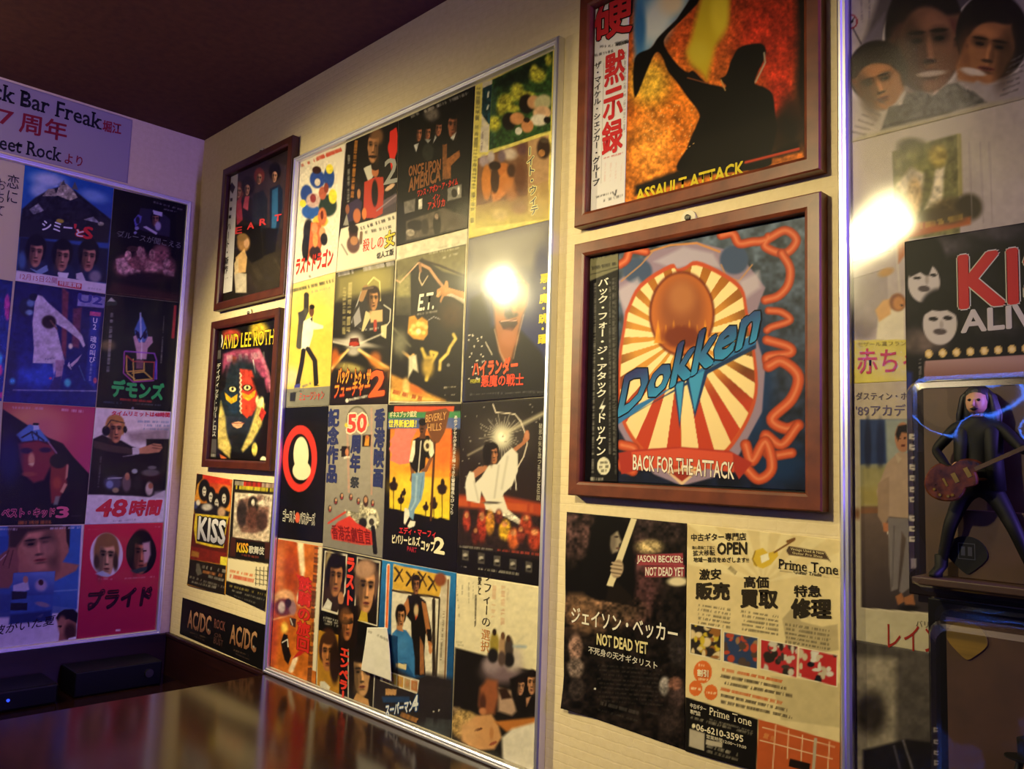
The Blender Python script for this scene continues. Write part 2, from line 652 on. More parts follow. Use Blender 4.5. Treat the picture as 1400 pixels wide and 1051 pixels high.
    def V(s, txt, x0, y0, x1, y1, w, c, b=0.0, o=None, ob=0.06, sp=1.0):
        """a column of lettering from its top (x0, y0) to its foot (x1, y1), w wide"""
        A, B = s._pt(x0, y0), s._pt(x1, y1)
        Wd = abs(s._pt(x0 + w / 2, y0)[0] - s._pt(x0 - w / 2, y0)[0])
        n = len(txt)
        for i, ch in enumerate(txt):
            if ch in ' \u3000':
                continue
            c0 = A + (B - A) * (i / n)
            ch_h = abs(B[1] - A[1]) / n
            for bb, cc, lift in ([(b + ob, o, 0.0)] if o else []) + [(b, c, 0.00012)]:
                V, F = glyph(ch, 0)
                if not len(V):
                    continue
                U = V.copy()
                if ord(ch) < 0x2000:
                    lo, hi = glyph(ch, 0)[0].min(0), glyph(ch, 0)[0].max(0)
                    U[:, 0] -= (lo[0] + hi[0]) / 2
                    U[:, 1] = (U[:, 1] - lo[1]) / (hi[1] - lo[1]) * 0.8
                else:
                    U[:, 0] -= 0.5
                    U[:, 1] += 0.10
                if ch in '\u30fc\uff70-':
                    U = np.stack([(U[:, 1] - 0.48), 0.5 - U[:, 0]], -1)
                    F = list(F)
                for k, (dx, dy) in enumerate(DIRS if bb > .0001 else DIRS[:1]):
                    SZ = np.stack([c0[0] + (U[:, 0] + dx * bb) * Wd, c0[1] - ch_h + (U[:, 1] + dy * bb) * ch_h * sp + ch_h * (1 - sp) / 2], -1)
                    s._add(SZ, F, cc, lift + k * 2e-5)
        return s

    def shape(s, pts, c, lift=0.0002, hole=None):
        """a cut printed shape"""
        SZ = np.array([s._pt(*p) for p in pts])
        s._add(SZ, [tuple(range(len(pts)))[::-1]], c, lift)
        return s

    def done(s, label=None, cat=None, group=None):
        nu, nv = s.nu, s.nv
        nr = (nu + 1) * (nv + 1)
        V = s.W.reshape(-1, 3)
        Cc = s.C.reshape(-1, 3)
        i = np.arange(nr).reshape(nv + 1, nu + 1)
        Fq = np.stack([i[1:, :-1], i[1:, 1:], i[:-1, 1:], i[:-1, :-1]], -1).reshape(-1, 4)
        ring = np.concatenate([i[0, :-1], i[:-1, -1], i[-1, :0:-1], i[:0:-1, 0]])
        out = np.array((0, 1, 0)) if s.surf.kind == 'main' else np.array((-1, 0, 0))
        Vb = V[ring] + out * s.thick
        k = np.arange(len(ring)) + nr
        Fr = np.stack([ring, np.roll(ring, -1), np.roll(k, -1), k], -1)
        allV = [V, Vb] + s.tv
        allC = [Cc, Cc[ring]] + s.tc
        base = nr + len(ring)
        V = np.concatenate(allV)
        Cc = np.concatenate(allC)
        tf = [tuple(j + base for j in f) for f in s.tf]
        c = V.mean(0)
        me = bpy.data.meshes.new(s.name)
        lens = [4] * (len(Fq) + len(Fr)) + [len(f) for f in tf]
        loops = np.concatenate([Fq.ravel(), Fr.ravel(), np.array([j for f in tf for j in f], int)])
        me.vertices.add(len(V))
        me.vertices.foreach_set('co', (V - c).ravel())
        me.loops.add(len(loops))
        me.loops.foreach_set('vertex_index', loops.astype(np.int32))
        me.polygons.add(len(lens))
        st = np.concatenate([[0], np.cumsum(lens)[:-1]])
        me.polygons.foreach_set('loop_start', st.astype(np.int32))
        me.update(calc_edges=True)
        me.validate()
        at = me.attributes.new('ink', 'FLOAT_COLOR', 'POINT')
        rgba = np.ones((len(V), 4))
        rgba[:, :3] = lin(np.clip(Cc, 0, 1))
        at.data.foreach_set('color', rgba.ravel().astype(np.float32))
        me.materials.append(MT[s.mat])
        o = bpy.data.objects.new(s.name, me)
        COL.objects.link(o)
        put(o, c, s.parent)
        if cat or label:
            tag(o, label, cat, group)
        return o


# ---------------------------------------------------------------- frames
def frame_rails(name, surf, s0, s1, z0, z1, width, depth, m, parent, profile=None):
    """four mitred rails round a rectangle; the profile runs from the outer back edge to the inner back edge"""
    prof = profile or [(0, 0), (0, depth - .002), (.002, depth), (width - .002, depth), (width, depth - .002), (width, 0)]
    cor = [(s0, z0, 1, 1), (s1, z0, -1, 1), (s1, z1, -1, -1), (s0, z1, 1, -1)]
    out = []
    for a, b in ((0, 1), (1, 2), (2, 3), (3, 0)):
        V = []
        for (cs, cz, ds, dz) in (cor[a], cor[b]):
            for (i, d) in prof:
                V.append(surf.world(cs + ds * i, cz + dz * i, d))
        n = len(prof)
        F = [(k, (k + 1) % n, n + (k + 1) % n, n + k) for k in range(n)] + [tuple(range(n))[::-1], tuple(range(n, 2 * n))]
        if surf.kind == 'main':
            F = [f[::-1] for f in F]
        o = obj(name, V, F, m, parent)
        out.append(o)
    return out


def slab(name, surf, s0, s1, z0, z1, o0, o1, m, parent=None, bevel=0.0):
    a = surf.world(s0, z0, o0)
    b = surf.world(s1, z1, o1)
    return box(name, a, b, m, parent, bevel)
# ================================================================ the room
XR, YB, ZF, ZC = 3.4, -3.2, -1.0, 1.208
tag(box('wall_main', (-0.1, 0, ZF), (XR, 0.1, ZC), MT['wall']), kind='structure')
tag(box('wall_side', (-0.1, YB, ZF), (0, 0, ZC), MT['wall']), kind='structure')
MT['far'] = noise_color(mat('darkened_far_wall', rough=0.6), '#2a1a14', '#36221a', (1, 1, .1), 12)  # unseen walls, tone darkened so the panes mirror a dark room
tag(box('wall_far', (XR, YB, ZF), (XR + 0.1, 0.1, ZC), MT['far']), kind='structure')
tag(box('wall_back', (-0.1, YB - 0.1, ZF), (XR + 0.1, YB, ZC), MT['far']), kind='structure')
tag(box('ceiling', (-0.1, YB - 0.1, ZC), (XR + 0.1, 0.1, ZC + 0.1), MT['ceiling']), kind='structure')
tag(box('floor', (-0.1, YB - 0.1, ZF - 0.1), (XR + 0.1, 0.1, ZF), MT['floor']), kind='structure')
# dark wooden panelling below the posters, with a rounded cap along its top
ZS = -0.094
tag(box('trim_1', (0.0, -0.008, ZF), (0.474, 0.0, -0.004), MT['trim'], bevel=0.002), kind='structure')
tag(box('trim_2', (0.0, -2.2, ZF), (0.008, -0.008, -0.004), MT['trim'], bevel=0.002), kind='structure')
tag(box('trim_3', (0.0, -0.011, -0.012), (0.474, 0.0, -0.003), MT['trim'], bevel=0.002), kind='structure')

# bar counter: its top butts against the wall under the posters
bar = tag(empty('bar_counter', (1.9, -0.3, ZF)), 'dark glossy brown wooden bar counter top reflecting the posters above it', 'counter')
box('counter_top', (0.49, -0.66, -0.041), (3.3, -0.0005, -0.001), MT['counter'], bar, bevel=0.004)
box('counter_front', (0.60, -0.50, ZF + 0.001), (3.2, -0.46, -0.041), MT['trim'], bar)
box('end_panel', (0.50, -0.60, ZF + 0.001), (0.54, -0.02, -0.041), MT['trim'], bar)
# lower shelf in the corner beyond the counter's end
sh = tag(empty('corner_shelf', (0.25, -0.5, ZF)), 'low dark wooden shelf in the corner beyond the counter end', 'shelf')
box('shelf_board', (0.0085, -1.2, ZS - 0.03), (0.488, -0.0085, ZS), MT['counter'], sh, bevel=0.003)
for yy in (-0.1, -1.1):
    box('shelf_support', (0.05, yy - 0.02, ZF + 0.001), (0.44, yy + 0.02, ZS - 0.03), MT['trim'], sh)
# small black electronics standing on the shelf
t = tag(empty('audio_box', (0.06, -0.17, ZS)), 'small black electronics box on the corner shelf near the wall corner', 'electronics')
box('body', (0.012, -0.235, ZS + 0.0005), (0.105, -0.055, ZS + 0.052), MT['black'], t, bevel=0.003)
V, F = tube_vf([(0.1055, -0.085, ZS + 0.03), (0.113, -0.085, ZS + 0.03)], 0.009)
obj('knob', V, F, MT['metal'], t)
t = tag(empty('power_adapter', (0.06, -0.42, ZS)), 'low black device with a tiny blue light on the corner shelf', 'electronics')
box('body', (0.012, -0.60, ZS + 0.0005), (0.12, -0.27, ZS + 0.04), MT['black'], t, bevel=0.004)
MT['led'] = mat('blue_led', '#1030ff', 0.4, emit=(0.03, 0.08, 1.0), estr=1.5)
V, F = tube_vf([(0.119, -0.36, ZS + 0.022), (0.1225, -0.36, ZS + 0.022)], 0.0028)
obj('indicator_light', V, F, MT['led'], t)

# cone pendants under the ceiling and the light strips (the lamps that light the picture wall)
MT['bulb'] = mat('lamp_bulb', '#ffffff', 0.4, emit=(1.0, 0.78, 0.36), estr=14.0)
MT['shade'] = mat('frosted_glass_shade', '#e8dcc0', 0.5, emit=(1.0, 0.80, 0.38), estr=4.2)
for i, (loc, tgt, pw, ang) in enumerate(SPOTS):
    lp = tag(empty('pendant_lamp', (loc[0], loc[1], ZC)),
             ('frosted cone pendant lamp hanging over the counter near the corner', 'frosted cone pendant lamp hanging over the counter before the walnut frames')[i], 'lamp', 'cone pendants over the counter')
    L = Vector(loc)
    zt = L.z + .235
    tube('stem', [(L.x, L.y, ZC - 0.0005), (L.x, L.y, L.z + .05)], 0.005, MT['black'], lp)
    V, F = tube_vf([(L.x, L.y, L.z + .045), (L.x, L.y, L.z + .06), (L.x, L.y, L.z + .13), (L.x, L.y, zt)], [.02, .034, .10, .165], 32, False)
    V2, F2 = tube_vf([(L.x, L.y, L.z + .049), (L.x, L.y, L.z + .063), (L.x, L.y, L.z + .133), (L.x, L.y, zt)], [.017, .030, .096, .161], 32, False)
    nn = len(V)
    F = F + [tuple(k + nn for k in f)[::-1] for f in F2] + [(96 + k, 96 + (k + 1) % 32, nn + 96 + (k + 1) % 32, nn + 96 + k) for k in range(32)] + [(k, nn + k, nn + (k + 1) % 32, (k + 1) % 32) for k in range(32)]
    obj('shade', V + V2, F, MT['shade'], lp, smooth=True)
    V, F = tube_vf([(L.x, L.y, L.z + .024), (L.x, L.y, L.z + .028), (L.x, L.y, L.z + .04), (L.x, L.y, L.z + .05)], [.006, .015, .018, .014], 16)
    obj('bulb', V, F, MT['bulb'], lp, smooth=True)
MT['strip'] = mat('blue_strip', '#3040ff', 0.4, emit=(0.10, 0.16, 1.0), estr=6.0)
ls = tag(empty('light_strip', (2.92, -0.05, 0.5)), 'glowing blue violet light strip upright on the picture wall past the toy packs', 'lamp')
box('holder', (2.90, -0.03, 0.30), (2.94, 0.0, 1.10), MT['metal'], ls)
for k in range(3):
    box('tube', (2.885, -0.06 - k * 0.04, 0.32), (2.90, -0.04 - k * 0.04, 1.08), MT['strip'], ls)
box('back_plate', (2.901, -0.18, 0.30), (2.906, 0.0, 1.10), MT['metal'], ls)

ls = tag(empty('light_strip', (1.1, YB, 1.0)), 'long blue light strip level along the dark far end wall', 'lamp')
box('holder', (0.3, YB + .0005, 0.86), (1.6, YB + 0.02, 1.06), MT['metal'], ls)
MT['strip2'] = mat('bright_blue_tube', '#3040ff', 0.4, emit=(0.06, 0.22, 1.0), estr=34.0)
box('tube', (0.32, YB + 0.0205, 0.945), (1.58, YB + 0.04, 0.975), MT['strip2'], ls)

# ================================================================ frames
def poster_frame(label, surf, s0, s1, z0, z1, pane='pane', rail_m='alu'):
    c = surf.world((s0 + s1) / 2, z0, 0)
    fr = tag(empty('poster_frame', c), label, 'picture frame', 'large aluminium poster frames')
    prof = [(0, 0.0005), (0, .0125), (.002, .0145), (.0045, .0145), (.0055, .0125), (.0085, .0125), (.0105, .011), (.0105, 0.0005)]
    frame_rails('rail', surf, s0, s1, z0, z1, .0105, .0145, MT[rail_m], fr, prof)
    slab('backing_board', surf, s0 + .0106, s1 - .0106, z0 + .0106, z1 - .0106, .0006, .0036, MT['backing'], fr)
    slab('acrylic_pane', surf, s0 + .0107, s1 - .0107, z0 + .0107, z1 - .0107, .0086, .0096, MT[pane], fr)
    return fr


poster_frame('large silver frame of sixteen film flyers standing on the counter', MAIN, 0.476, 1.2135, -0.0008, 1.040, 'pane')
poster_frame('large silver frame in violet light on the narrow side wall', SIDE, -0.778, -0.026, -0.0035, 1.040, 'pane_side')
poster_frame('large silver frame behind the hanging toy packs', MAIN, 1.6185, 2.372, -0.0008, 1.040, 'pane_soft')


def record_frame(label, s0, s1, z0, z1, m, notch=True):
    c = MAIN.world((s0 + s1) / 2, z0, 0)
    fr = tag(empty('picture_frame', c), label, 'picture frame', 'square wooden record frames')
    w = 0.0185
    prof = [(0, .0005), (0, .0165), (.0015, .018), (w - .004, .018), (w - .001, .0165), (w, .0155), (w, .0005)]
    frame_rails('rail', MAIN, s0, s1, z0, z1, w, .018, m, fr, prof)
    slab('backing_board', MAIN, s0 + w + .0001, s1 - w - .0001, z0 + w + .0001, z1 - w - .0001, .0006, .0046, MT['black'], fr)
    slab('glass_pane', MAIN, s0 + w + .0001, s1 - w - .0001, z0 + w + .0001, z1 - w - .0001, .0098, .0108, MT['glass'], fr)
    if notch:
        sm = (s0 + s1) / 2
        V, F = tube_vf([(sm, -.001, z1 + .006), (sm, -.0045, z1 + .006)], .0105, 20)
        V2, F2 = box_vf((sm - .019, -.0045, z1 + .0002), (sm + .019, -.001, z1 + .0045))
        F = F + [tuple(k + len(V) for k in f) for f in F2]
        h = obj('hanger_plate', V + V2, F, MT['white_plastic'], fr)
        V, F = tube_vf([(sm, -.0046, z1 + .007), (sm, -.0075, z1 + .007), (sm, -.0082, z1 + .007)], [.004, .0036, .002], 12)
        obj('screw', V, F, MT['metal'], h)
    return fr


record_frame('upper dark mahogany frame near the corner, people on its sleeve', 0.156, 0.472, 0.751, 1.090, MT['frame_dark'])
record_frame('dark mahogany frame holding the painted face record sleeve', 0.1495, 0.4605, 0.391, 0.726, MT['frame_dark'])
record_frame('walnut frame holding the record sleeve with a sunburst shield', 1.2565, 1.602, 0.383, 0.7225, MT['frame_wood'])
record_frame('walnut frame under the ceiling holding the fiery silhouette record sleeve', 1.255, 1.6015, 0.7465, 1.078, MT['frame_wood'])
# ================================================================ film flyers in the large frame
A_, B_, C_, D_ = (395, 180, .2), (520, 60, .2), (385, 345, .2), (530, 290, .2)
E_, F_, G_, H_ = (370, 545, .2), (510, 540, .2), (350, 730, .2), (500, 800, .2)
GB = 'film flyers in the large frame on the counter'


def flyer(quad, view, base, off=.0044, surf=MAIN, name='film_flyer', **kw):
    return Sheet(name, surf, quad, off, view, base=base, zmin=(0.0115 if off > .003 else None), **kw)


# --- first row
s = flyer([(409, 219), (472.5, 196.5), (459.5, 371.5), (399, 388.5)], A_, '#d9cdbd')
s.R(85, 232, 365, 122, 20, '#b9402f').R(190, 185, 360, 120, 26, '#c24a38', .9, .85)
for x, y, rx, ry, c in ((195, 325, 52, 62, '#223f8e'), (120, 425, 40, 62, '#23408c'), (150, 545, 62, 52, '#2450a0'), (275, 310, 36, 75, '#1f3f86'), (265, 505, 62, 75, '#1e2f2a'),
                        (278, 255, 25, 33, '#dcc63c'), (300, 442, 28, 50, '#dcc63c'), (95, 490, 22, 26, '#dcc63c'), (215, 610, 52, 42, '#c9a63c')):
    s.B(x, y, rx, ry, c, soft=.3)
s.B(190, 262, 30, 26, '#30150f').B(165, 470, 48, 50, '#b99b98').B(165, 455, 20, 30, '#7e2f35').B(230, 420, 26, 45, '#a7543c').B(255, 385, 16, 35, '#7e3526').B(195, 345, 20, 26, '#c9b9b0')
s.B(228, 580, 30, 62, '#b8633c').B(226, 570, 10, 30, '#5c2014').B(135, 690, 36, 95, '#14141a').B(115, 800, 26, 90, '#14141a').P('150,620 215,620 240,720 200,860 130,850', '#b0562f')
s.B(175, 660, 22, 40, '#c9825a').B(180, 830, 40, 50, '#2a1510').B(228, 690, 22, 40, '#c98f66').B(240, 735, 24, 42, '#121218').B(180, 740, 18, 50, '#dd8a4e')
s.N(.12, 14, '70,200 330,200 330,860 70,860')
s.T('ラストドラゴン', 45, 978, 296, 912, 110, '#b02a20', .05, 0.05).R(135, 990, 165, 983, 18, '#555')
s.done('white film flyer with a montage of blue and yellow figures over red lettering', 'flyer', GB)

s = flyer([(473.5, 195.5), (544, 165), (541, 354), (460, 371.5)], A_, '#120d0c', .0041)
s.P('355,665 746,545 740,900 300,980', '#d5cab8').P('600,500 745,410 745,540 600,588', '#4b4048', .9).P('640,470 745,420 745,470 630,540', '#6a5a62', .6)
s.face(578, 105, 104, 215, '#a06c48', '#160f0c', 4, -.1, .9).B(572, 170, 30, 9, '#221510').B(600, 30, 45, 60, '#a5714a', soft=.8, a=.6)
s.P('510,250 560,225 580,300 545,350', '#b9b2a6').P('515,345 590,310 645,310 650,400 640,560 590,590 508,590', '#a93626').B(587, 420, 22, 90, '#120b0a').B(590, 270, 24, 40, '#a8623c').B(590, 245, 26, 20, '#1a100d')
s.B(515, 560, 16, 40, '#c8703a').B(690, 380, 40, 14, '#c9a285', -35).L('600,540 740,430', 8, '#8a7780').P('395,500 470,455 500,480 490,590 400,620', '#332741').B(478, 425, 12, 34, '#a5714a').B(465, 575, 26, 50, '#b0623c').B(400, 530, 14, 32, '#86503a')
s.P('370,640 395,560 410,640', '#a9a49c', .8).P('690,0 735,-30 745,30 740,110 720,200 700,265 685,150', '#cc2a20').B(710, 110, 34, 60, '#cc2a20').B(715, 40, 24, 36, '#c92a20')
s.B(440, 690, 30, 55, '#3a2320').B(440, 770, 44, 60, '#5a3c3a').B(445, 745, 26, 30, '#a9734e').B(440, 665, 34, 30, '#1c1210').L('360,770 400,840', 12, '#8f8880').L('495,690 490,760', 20, '#6e5644')
s.R(410, 160, 405, 480, 16, '#a8a29a', .7).R(460, 60, 432, 450, 22, '#b8742e', .9, .85).R(490, 662, 720, 585, 22, '#2a2622', .9).R(520, 690, 700, 648, 20, '#3a3632', .8)
s.T('2', 650, 362, 740, 342, 165, '#8f8c88', .02).T('殺しの', 505, 822, 645, 792, 85, '#cc3a26', .02, o='#e7d9c8').T('女', 656, 795, 722, 772, 105, '#d2bb2c', .03, o='#3a3220')
s.T('切人工版', 600, 872, 715, 842, 42, '#2b2827', .03)
s.done('film flyer dark above and white below with a moustached man and a red jacket', 'flyer', GB)

s = flyer([(544.5, 165), (649.3, 117), (639.4, 312), (542, 336.5)], B_, '#0d0a0a')
s.R(210, 500, 262, 472, 18, '#9d968e').R(300, 462, 600, 335, 20, '#b7b0a8', .8)
s.B(350, 480, 50, 45, '#8b7e74', soft=1.0, a=.7)
for x, y, w_, h_ in ((265, 615, 46, 100), (325, 610, 46, 100), (398, 580, 58, 95)):
    s.face(x, y, w_, h_, '#9a5c40', '#0d0908', 5, .1, 1)
s.face(495, 560, 84, 165, '#8e5136', '#0b0908', 3, -.1, .8)
s.L('430,505 470,470 545,462', 26, '#0a0808').P('480,640 520,600 500,660', '#b9b4ae').P('228,690 245,740 262,680', '#b0aca8').P('305,650 325,680 345,655', '#9a9a98').P('360,680 375,620 385,640', '#a5a19c').B(325, 740, 40, 60, '#23241f')
s.P('425,690 455,685 455,925 425,925', '#7d4c28').P('450,790 540,725 545,770 455,860', '#8c542a').P('455,800 482,800 482,920 455,920', '#8c542a')
s.T('ONCE UPON', 195, 905, 412, 858, 66, '#8a5630', .05).T('AMERICA', 195, 1012, 412, 935, 88, '#85532e', .05)
s.view(*A_).P('785,480 865,455 860,545 790,560', '#6b6460').P('885,465 912,458 910,525 885,530', '#cfc7b8').P('1085,385 1180,360 1180,450 1085,475', '#7b766f').B(1130, 420, 20, 30, '#262220').B(1160, 400, 8, 30, '#d0c8bc')
s.P('800,610 1060,520 1215,585 1210,655 800,745', '#5d5248', .9, 14).B(1012, 635, 26, 80, '#15110f').B(1010, 580, 14, 20, '#8d7565').B(865, 640, 56, 36, '#1b1614').B(930, 650, 26, 52, '#2e2723').B(830, 690, 30, 24, '#9c8f80').B(1160, 610, 60, 40, '#453b33', soft=.9)
s.N(.25, 16)
s.T('ワンス・アポン・ア・タイム', 880, 446, 1155, 362, 46, '#cf2f22', .03).T('イン', 985, 476, 1032, 462, 42, '#cf2f22', .03).T('アメリカ', 950, 535, 1066, 508, 50, '#cf2f22', .03)
s.done('black film flyer with men in hats, bronze lettering and red title', 'flyer', GB)

s = flyer([(650, 117), (758, 68.5), (751.5, 300.5), (640.8, 326)], B_, '#d0bf62', .0041)
s.P('700,262 765,245 745,560 690,560', '#c9bda6')
s.P('765,245 1180,45 1163,592 742,728', '#27421d').P('780,250 1130,85 1110,200 900,300 790,300', '#101d12', 1, 40).P('770,300 800,290 780,690 745,720', '#2c4a3a', .7, 20)
for x, y, rx, ry in ((860, 385, 52, 46), (830, 430, 36, 60), (935, 330, 46, 60), (990, 345, 60, 22), (1075, 215, 55, 48), (1050, 180, 26, 40), (780, 545, 42, 52), (900, 440, 50, 26), (1150, 110, 24, 40)):
    s.B(x, y, rx, ry, '#a7a034', soft=.9)
s.N(.5, 20, '765,245 1180,45 1163,592 742,728')
s.B(1000, 410, 52, 66, '#140b0a').B(1048, 398, 44, 46, '#bd8a60', soft=.4).B(1110, 400, 60, 52, '#aaa27c', -35, .5).B(1105, 470, 62, 46, '#c39a78').B(1085, 520, 60, 40, '#cfc3b2', soft=.5).B(1140, 520, 24, 24, '#120c0c')
s.B(880, 530, 46, 60, '#140b0a').B(935, 510, 50, 42, '#bd8052', soft=.4).B(1005, 560, 42, 46, '#bb7c4e').B(1000, 520, 22, 18, '#2a1712').B(945, 595, 24, 26, '#cfc8bb')
s.P('700,300 765,275 748,560 692,480', '#12323a').N(.8, 20, '700,300 765,275 748,560 692,480').L('740,330 735,360', 12, '#c9c6ba').L('738,420 730,445', 12, '#b9bcb0')
s.P('688,565 746,548 738,738 680,742', '#c5b9ab').R(700, 590, 690, 730, 12, '#7a6a70')
s.R(672, 300, 625, 1250, 26, '#57513a', .75, .6).R(1188, 390, 1172, 760, 14, '#2f2a14', .8, .7)
s.view(630, 180, 160 / 1201)
s.P('175,270 690,95 690,830 150,985', '#6d4a33').G((430, 700), '#8a6a40', (430, 940), '#b5a350', inside=[(155, 760), (900, 600), (895, 895), (150, 990)])
s.B(240, 300, 50, 60, '#9a8790', soft=.8).B(310, 260, 36, 60, '#a99a9c', soft=.8).B(500, 230, 80, 60, '#b9a497', soft=.9).B(420, 250, 40, 60, '#6e5862', soft=.9).B(630, 180, 50, 60, '#5b3a3c', soft=.8)
s.B(265, 520, 52, 180, '#b9702f', soft=.3).B(440, 390, 70, 70, '#b4672c', soft=.4).P('350,520 460,400 560,480 500,600 400,700 330,720 310,620 370,590', '#b96f33', 1, 20).B(350, 500, 44, 130, '#3a2114').B(350, 350, 60, 46, '#24130f').B(520, 400, 46, 70, '#3b2012', soft=.7).B(520, 600, 70, 110, '#a5683a', soft=.8, a=.7).B(610, 480, 60, 180, '#5a3420', soft=.9)
s.B(400, 850, 80, 60, '#b39a62', soft=.9).B(600, 780, 80, 60, '#8c6a48', soft=.9)
s.P('692,95 905,30 900,880 690,850', '#a5805c').B(850, 170, 70, 110, '#2e1c14', soft=.5).B(830, 220, 34, 36, '#a06a3a').B(860, 90, 44, 26, '#4a3a2c').G((790, 500), '#9a7a50', (790, 880), '#b8a452', .8, [(692, 560), (900, 500), (896, 880), (692, 850)])
s.N(.12, 40)
s.V('ーイト・ウィテ', 712, 150, 765, 850, 84, '#3b3650', .02, o='#d8cf8e', ob=.09)
s.done('film flyer with a green garden photo above a brown close-up of hands', 'flyer', GB)

# --- second row
s = flyer([(398.8, 389), (458.8, 372), (450, 554.3), (388.8, 556.5)], C_, '#cbbe9a', .0041)
s.B(210, 640, 240, 350, '#d3b341', soft=1.1, a=.95).G((180, 450), '#cbb25a', (180, 900), '#d2b036', .5).B(260, 430, 70, 60, '#e0cf58', soft=1.2).B(200, 800, 160, 140, '#d8ba58', soft=1.0, a=.6).B(60, 850, 60, 60, '#d7b78e', soft=1.2)
s.P('10,935 335,912 335,1060 10,1060', '#77746b')
s.R(75, 262, 355, 192, 22, '#4c4a3c', .9, .8).R(200, 272, 330, 240, 12, '#8a8672')
s.L('170,290 168,400', 34, '#2e2b2e').L('165,400 135,470 120,640', 40, '#45423c').P('112,410 150,395 160,480 120,500', '#38363a')
s.P('150,470 205,440 220,480 215,560 185,660 180,672 133,668 140,560', '#e3dccb').P('200,470 285,500 285,520 200,530', '#ddd6c4').B(205, 400, 17, 40, '#5f3b28').B(208, 372, 18, 17, '#16120f').P('195,455 212,440 210,475', '#1a1715')
s.L('150,670 138,760 108,905', 30, '#1d1a1b').L('180,660 228,740 236,890', 32, '#1d1a1b').P('88,905 130,895 125,925 85,928', '#3b3d8c').P('220,895 258,910 222,915', '#141214').R(140, 918, 215, 888, 16, '#5c5a70')
s.P('58,960 100,955 92,1018 56,1018', '#26262a').R(80, 955, 150, 945, 10, '#26262a')
s.N(.06, 30).T('ミュージシャン', 120, 1018, 290, 1005, 58, '#c2433c', .01, .05)
s.done('yellow film flyer with a man in a white shirt and black trousers standing astride', 'flyer', GB)

s = flyer([(459.3, 373), (540, 355.5), (530.6, 552.3), (450.5, 554)], C_, '#191614')
s.P('375,160 775,75 770,260 370,330', '#8f8552', .85, 60).B(620, 180, 120, 80, '#a79a5a', soft=1.3, a=.7)
s.R(385, 150, 770, 72, 30, '#b4adb4', .85, .75).P('375,130 560,92 555,115 380,160', '#2a2730', .4)
s.R(470, 205, 455, 540, 26, '#c4b47a', .75, .8).R(430, 240, 425, 560, 22, '#b7a870', .7, .75)
s.L('590,215 630,170 670,200 675,330', 9, '#e0cf86').L('700,360 745,390 740,470 690,540', 7, '#d2cbbd').L('545,270 500,400 480,480 540,520', 8, '#a9a5a2')
s.P('490,400 560,300 640,300 690,380 690,520 600,540 480,500', '#2c2a2a').P('490,440 530,370 545,470 500,510', '#8f8a8e').P('545,540 575,400 620,420 560,540', '#c2b388').P('600,400 690,390 690,470 610,480', '#c7a676').L('640,470 640,530', 22, '#a43a2a').P('680,500 720,490 715,590 680,570', '#c9bd92')
s.face(628, 320, 84, 150, '#b07c50', '#2f2019', 0, .1, .9).L('545,320 575,240', 34, '#9b7450').L('560,250 620,240', 20, '#5b4a3c').R(570, 528, 670, 515, 14, '#cfc8b8')
s.B(495, 620, 150, 20, '#a9a096', 8, 1.2).B(500, 610, 60, 60, '#bdb4ab', soft=1.3).L('350,610 480,640', 12, '#cdc4b8', .8, 10).L('540,620 690,555', 12, '#d8cfc0', .8, 10).P('460,640 470,585 525,585 535,640', '#4e1612').B(495, 625, 34, 16, '#a3301f').B(490, 680, 40, 26, '#aaa098', soft=1.2)
for pts in ('450,670 370,760 340,820 345,760 400,700', '525,665 620,760 740,860 740,790 640,730 560,690'):
    s.P(pts, '#e08a34', .9, 22)
s.L('455,665 345,790', 14, '#f0cf86', .9, 12).L('530,665 740,800', 18, '#f3d48c', .9, 14).B(640, 730, 40, 50, '#d9752a', soft=1.1, a=.7).B(365, 720, 30, 60, '#c9631f', soft=1.1, a=.8).B(690, 830, 60, 60, '#c9832e', soft=1.1, a=.8)
s.B(470, 790, 90, 34, '#8a7a45', 12, 1.1).R(420, 770, 540, 800, 26, '#b0a35c', .6)
s.P('335,840 740,800 735,1050 330,1050', '#1c0f0d', .85, 40)
s.T('バック・トゥ・ザ', 382, 892, 608, 902, 98, '#e0802c', .05, c2='#dcb23a', o='#5a150e', ob=.09).T('フューチャー', 358, 1000, 600, 965, 92, '#d8a02e', .04, .1, c2='#cf3c1e', o='#5a150e', ob=.09).T('2', 600, 985, 698, 972, 165, '#dd5a26', .05, .05, o='#4a120c')
s.B(447, 1012, 12, 13, '#c9c4bc').R(462, 1008, 590, 980, 16, '#c9c4bc', .9, .9)
s.done('film flyer with light beams, flames and a large orange numeral 2', 'flyer', GB)

s = flyer([(541.5, 337.5), (639.6, 312.5), (631.3, 550.3), (531, 552)], C_, '#161312', .0041)
s.P('785,15 1270,-170 1275,-80 782,60', '#d3cbb4').P('785,-60 1275,-180 1275,-60 785,50', '#cfc6ae')
s.P('785,55 1265,-55 1250,170 1100,130 960,40 880,120 790,200', '#6d6544', 1, 14).G((850, 300), '#6f6a50', (850, 480), '#2a2622', .8, [(785, 200), (880, 130), (885, 430), (780, 430)])
s.P('790,175 880,130 885,300 785,300', '#a39a63', .7, 30)
s.R(1070, -30, 1215, -65, 14, '#b0a890').R(1005, 5, 1215, -30, 14, '#b0a890').R(1100, 40, 1215, 0, 14, '#b0a890')
s.L('785,190 810,205 880,130 935,70', 9, '#d8a985').L('960,55 1080,90 1250,160', 16, '#241510').P('885,130 935,110 930,420 885,420', '#0c0b0c')
s.L('940,75 1010,110 1060,180 1100,230', 20, '#b98a64').L('945,130 940,180 960,225 1000,160', 8, '#cdb391').L('945,80 950,130', 18, '#8c6448')
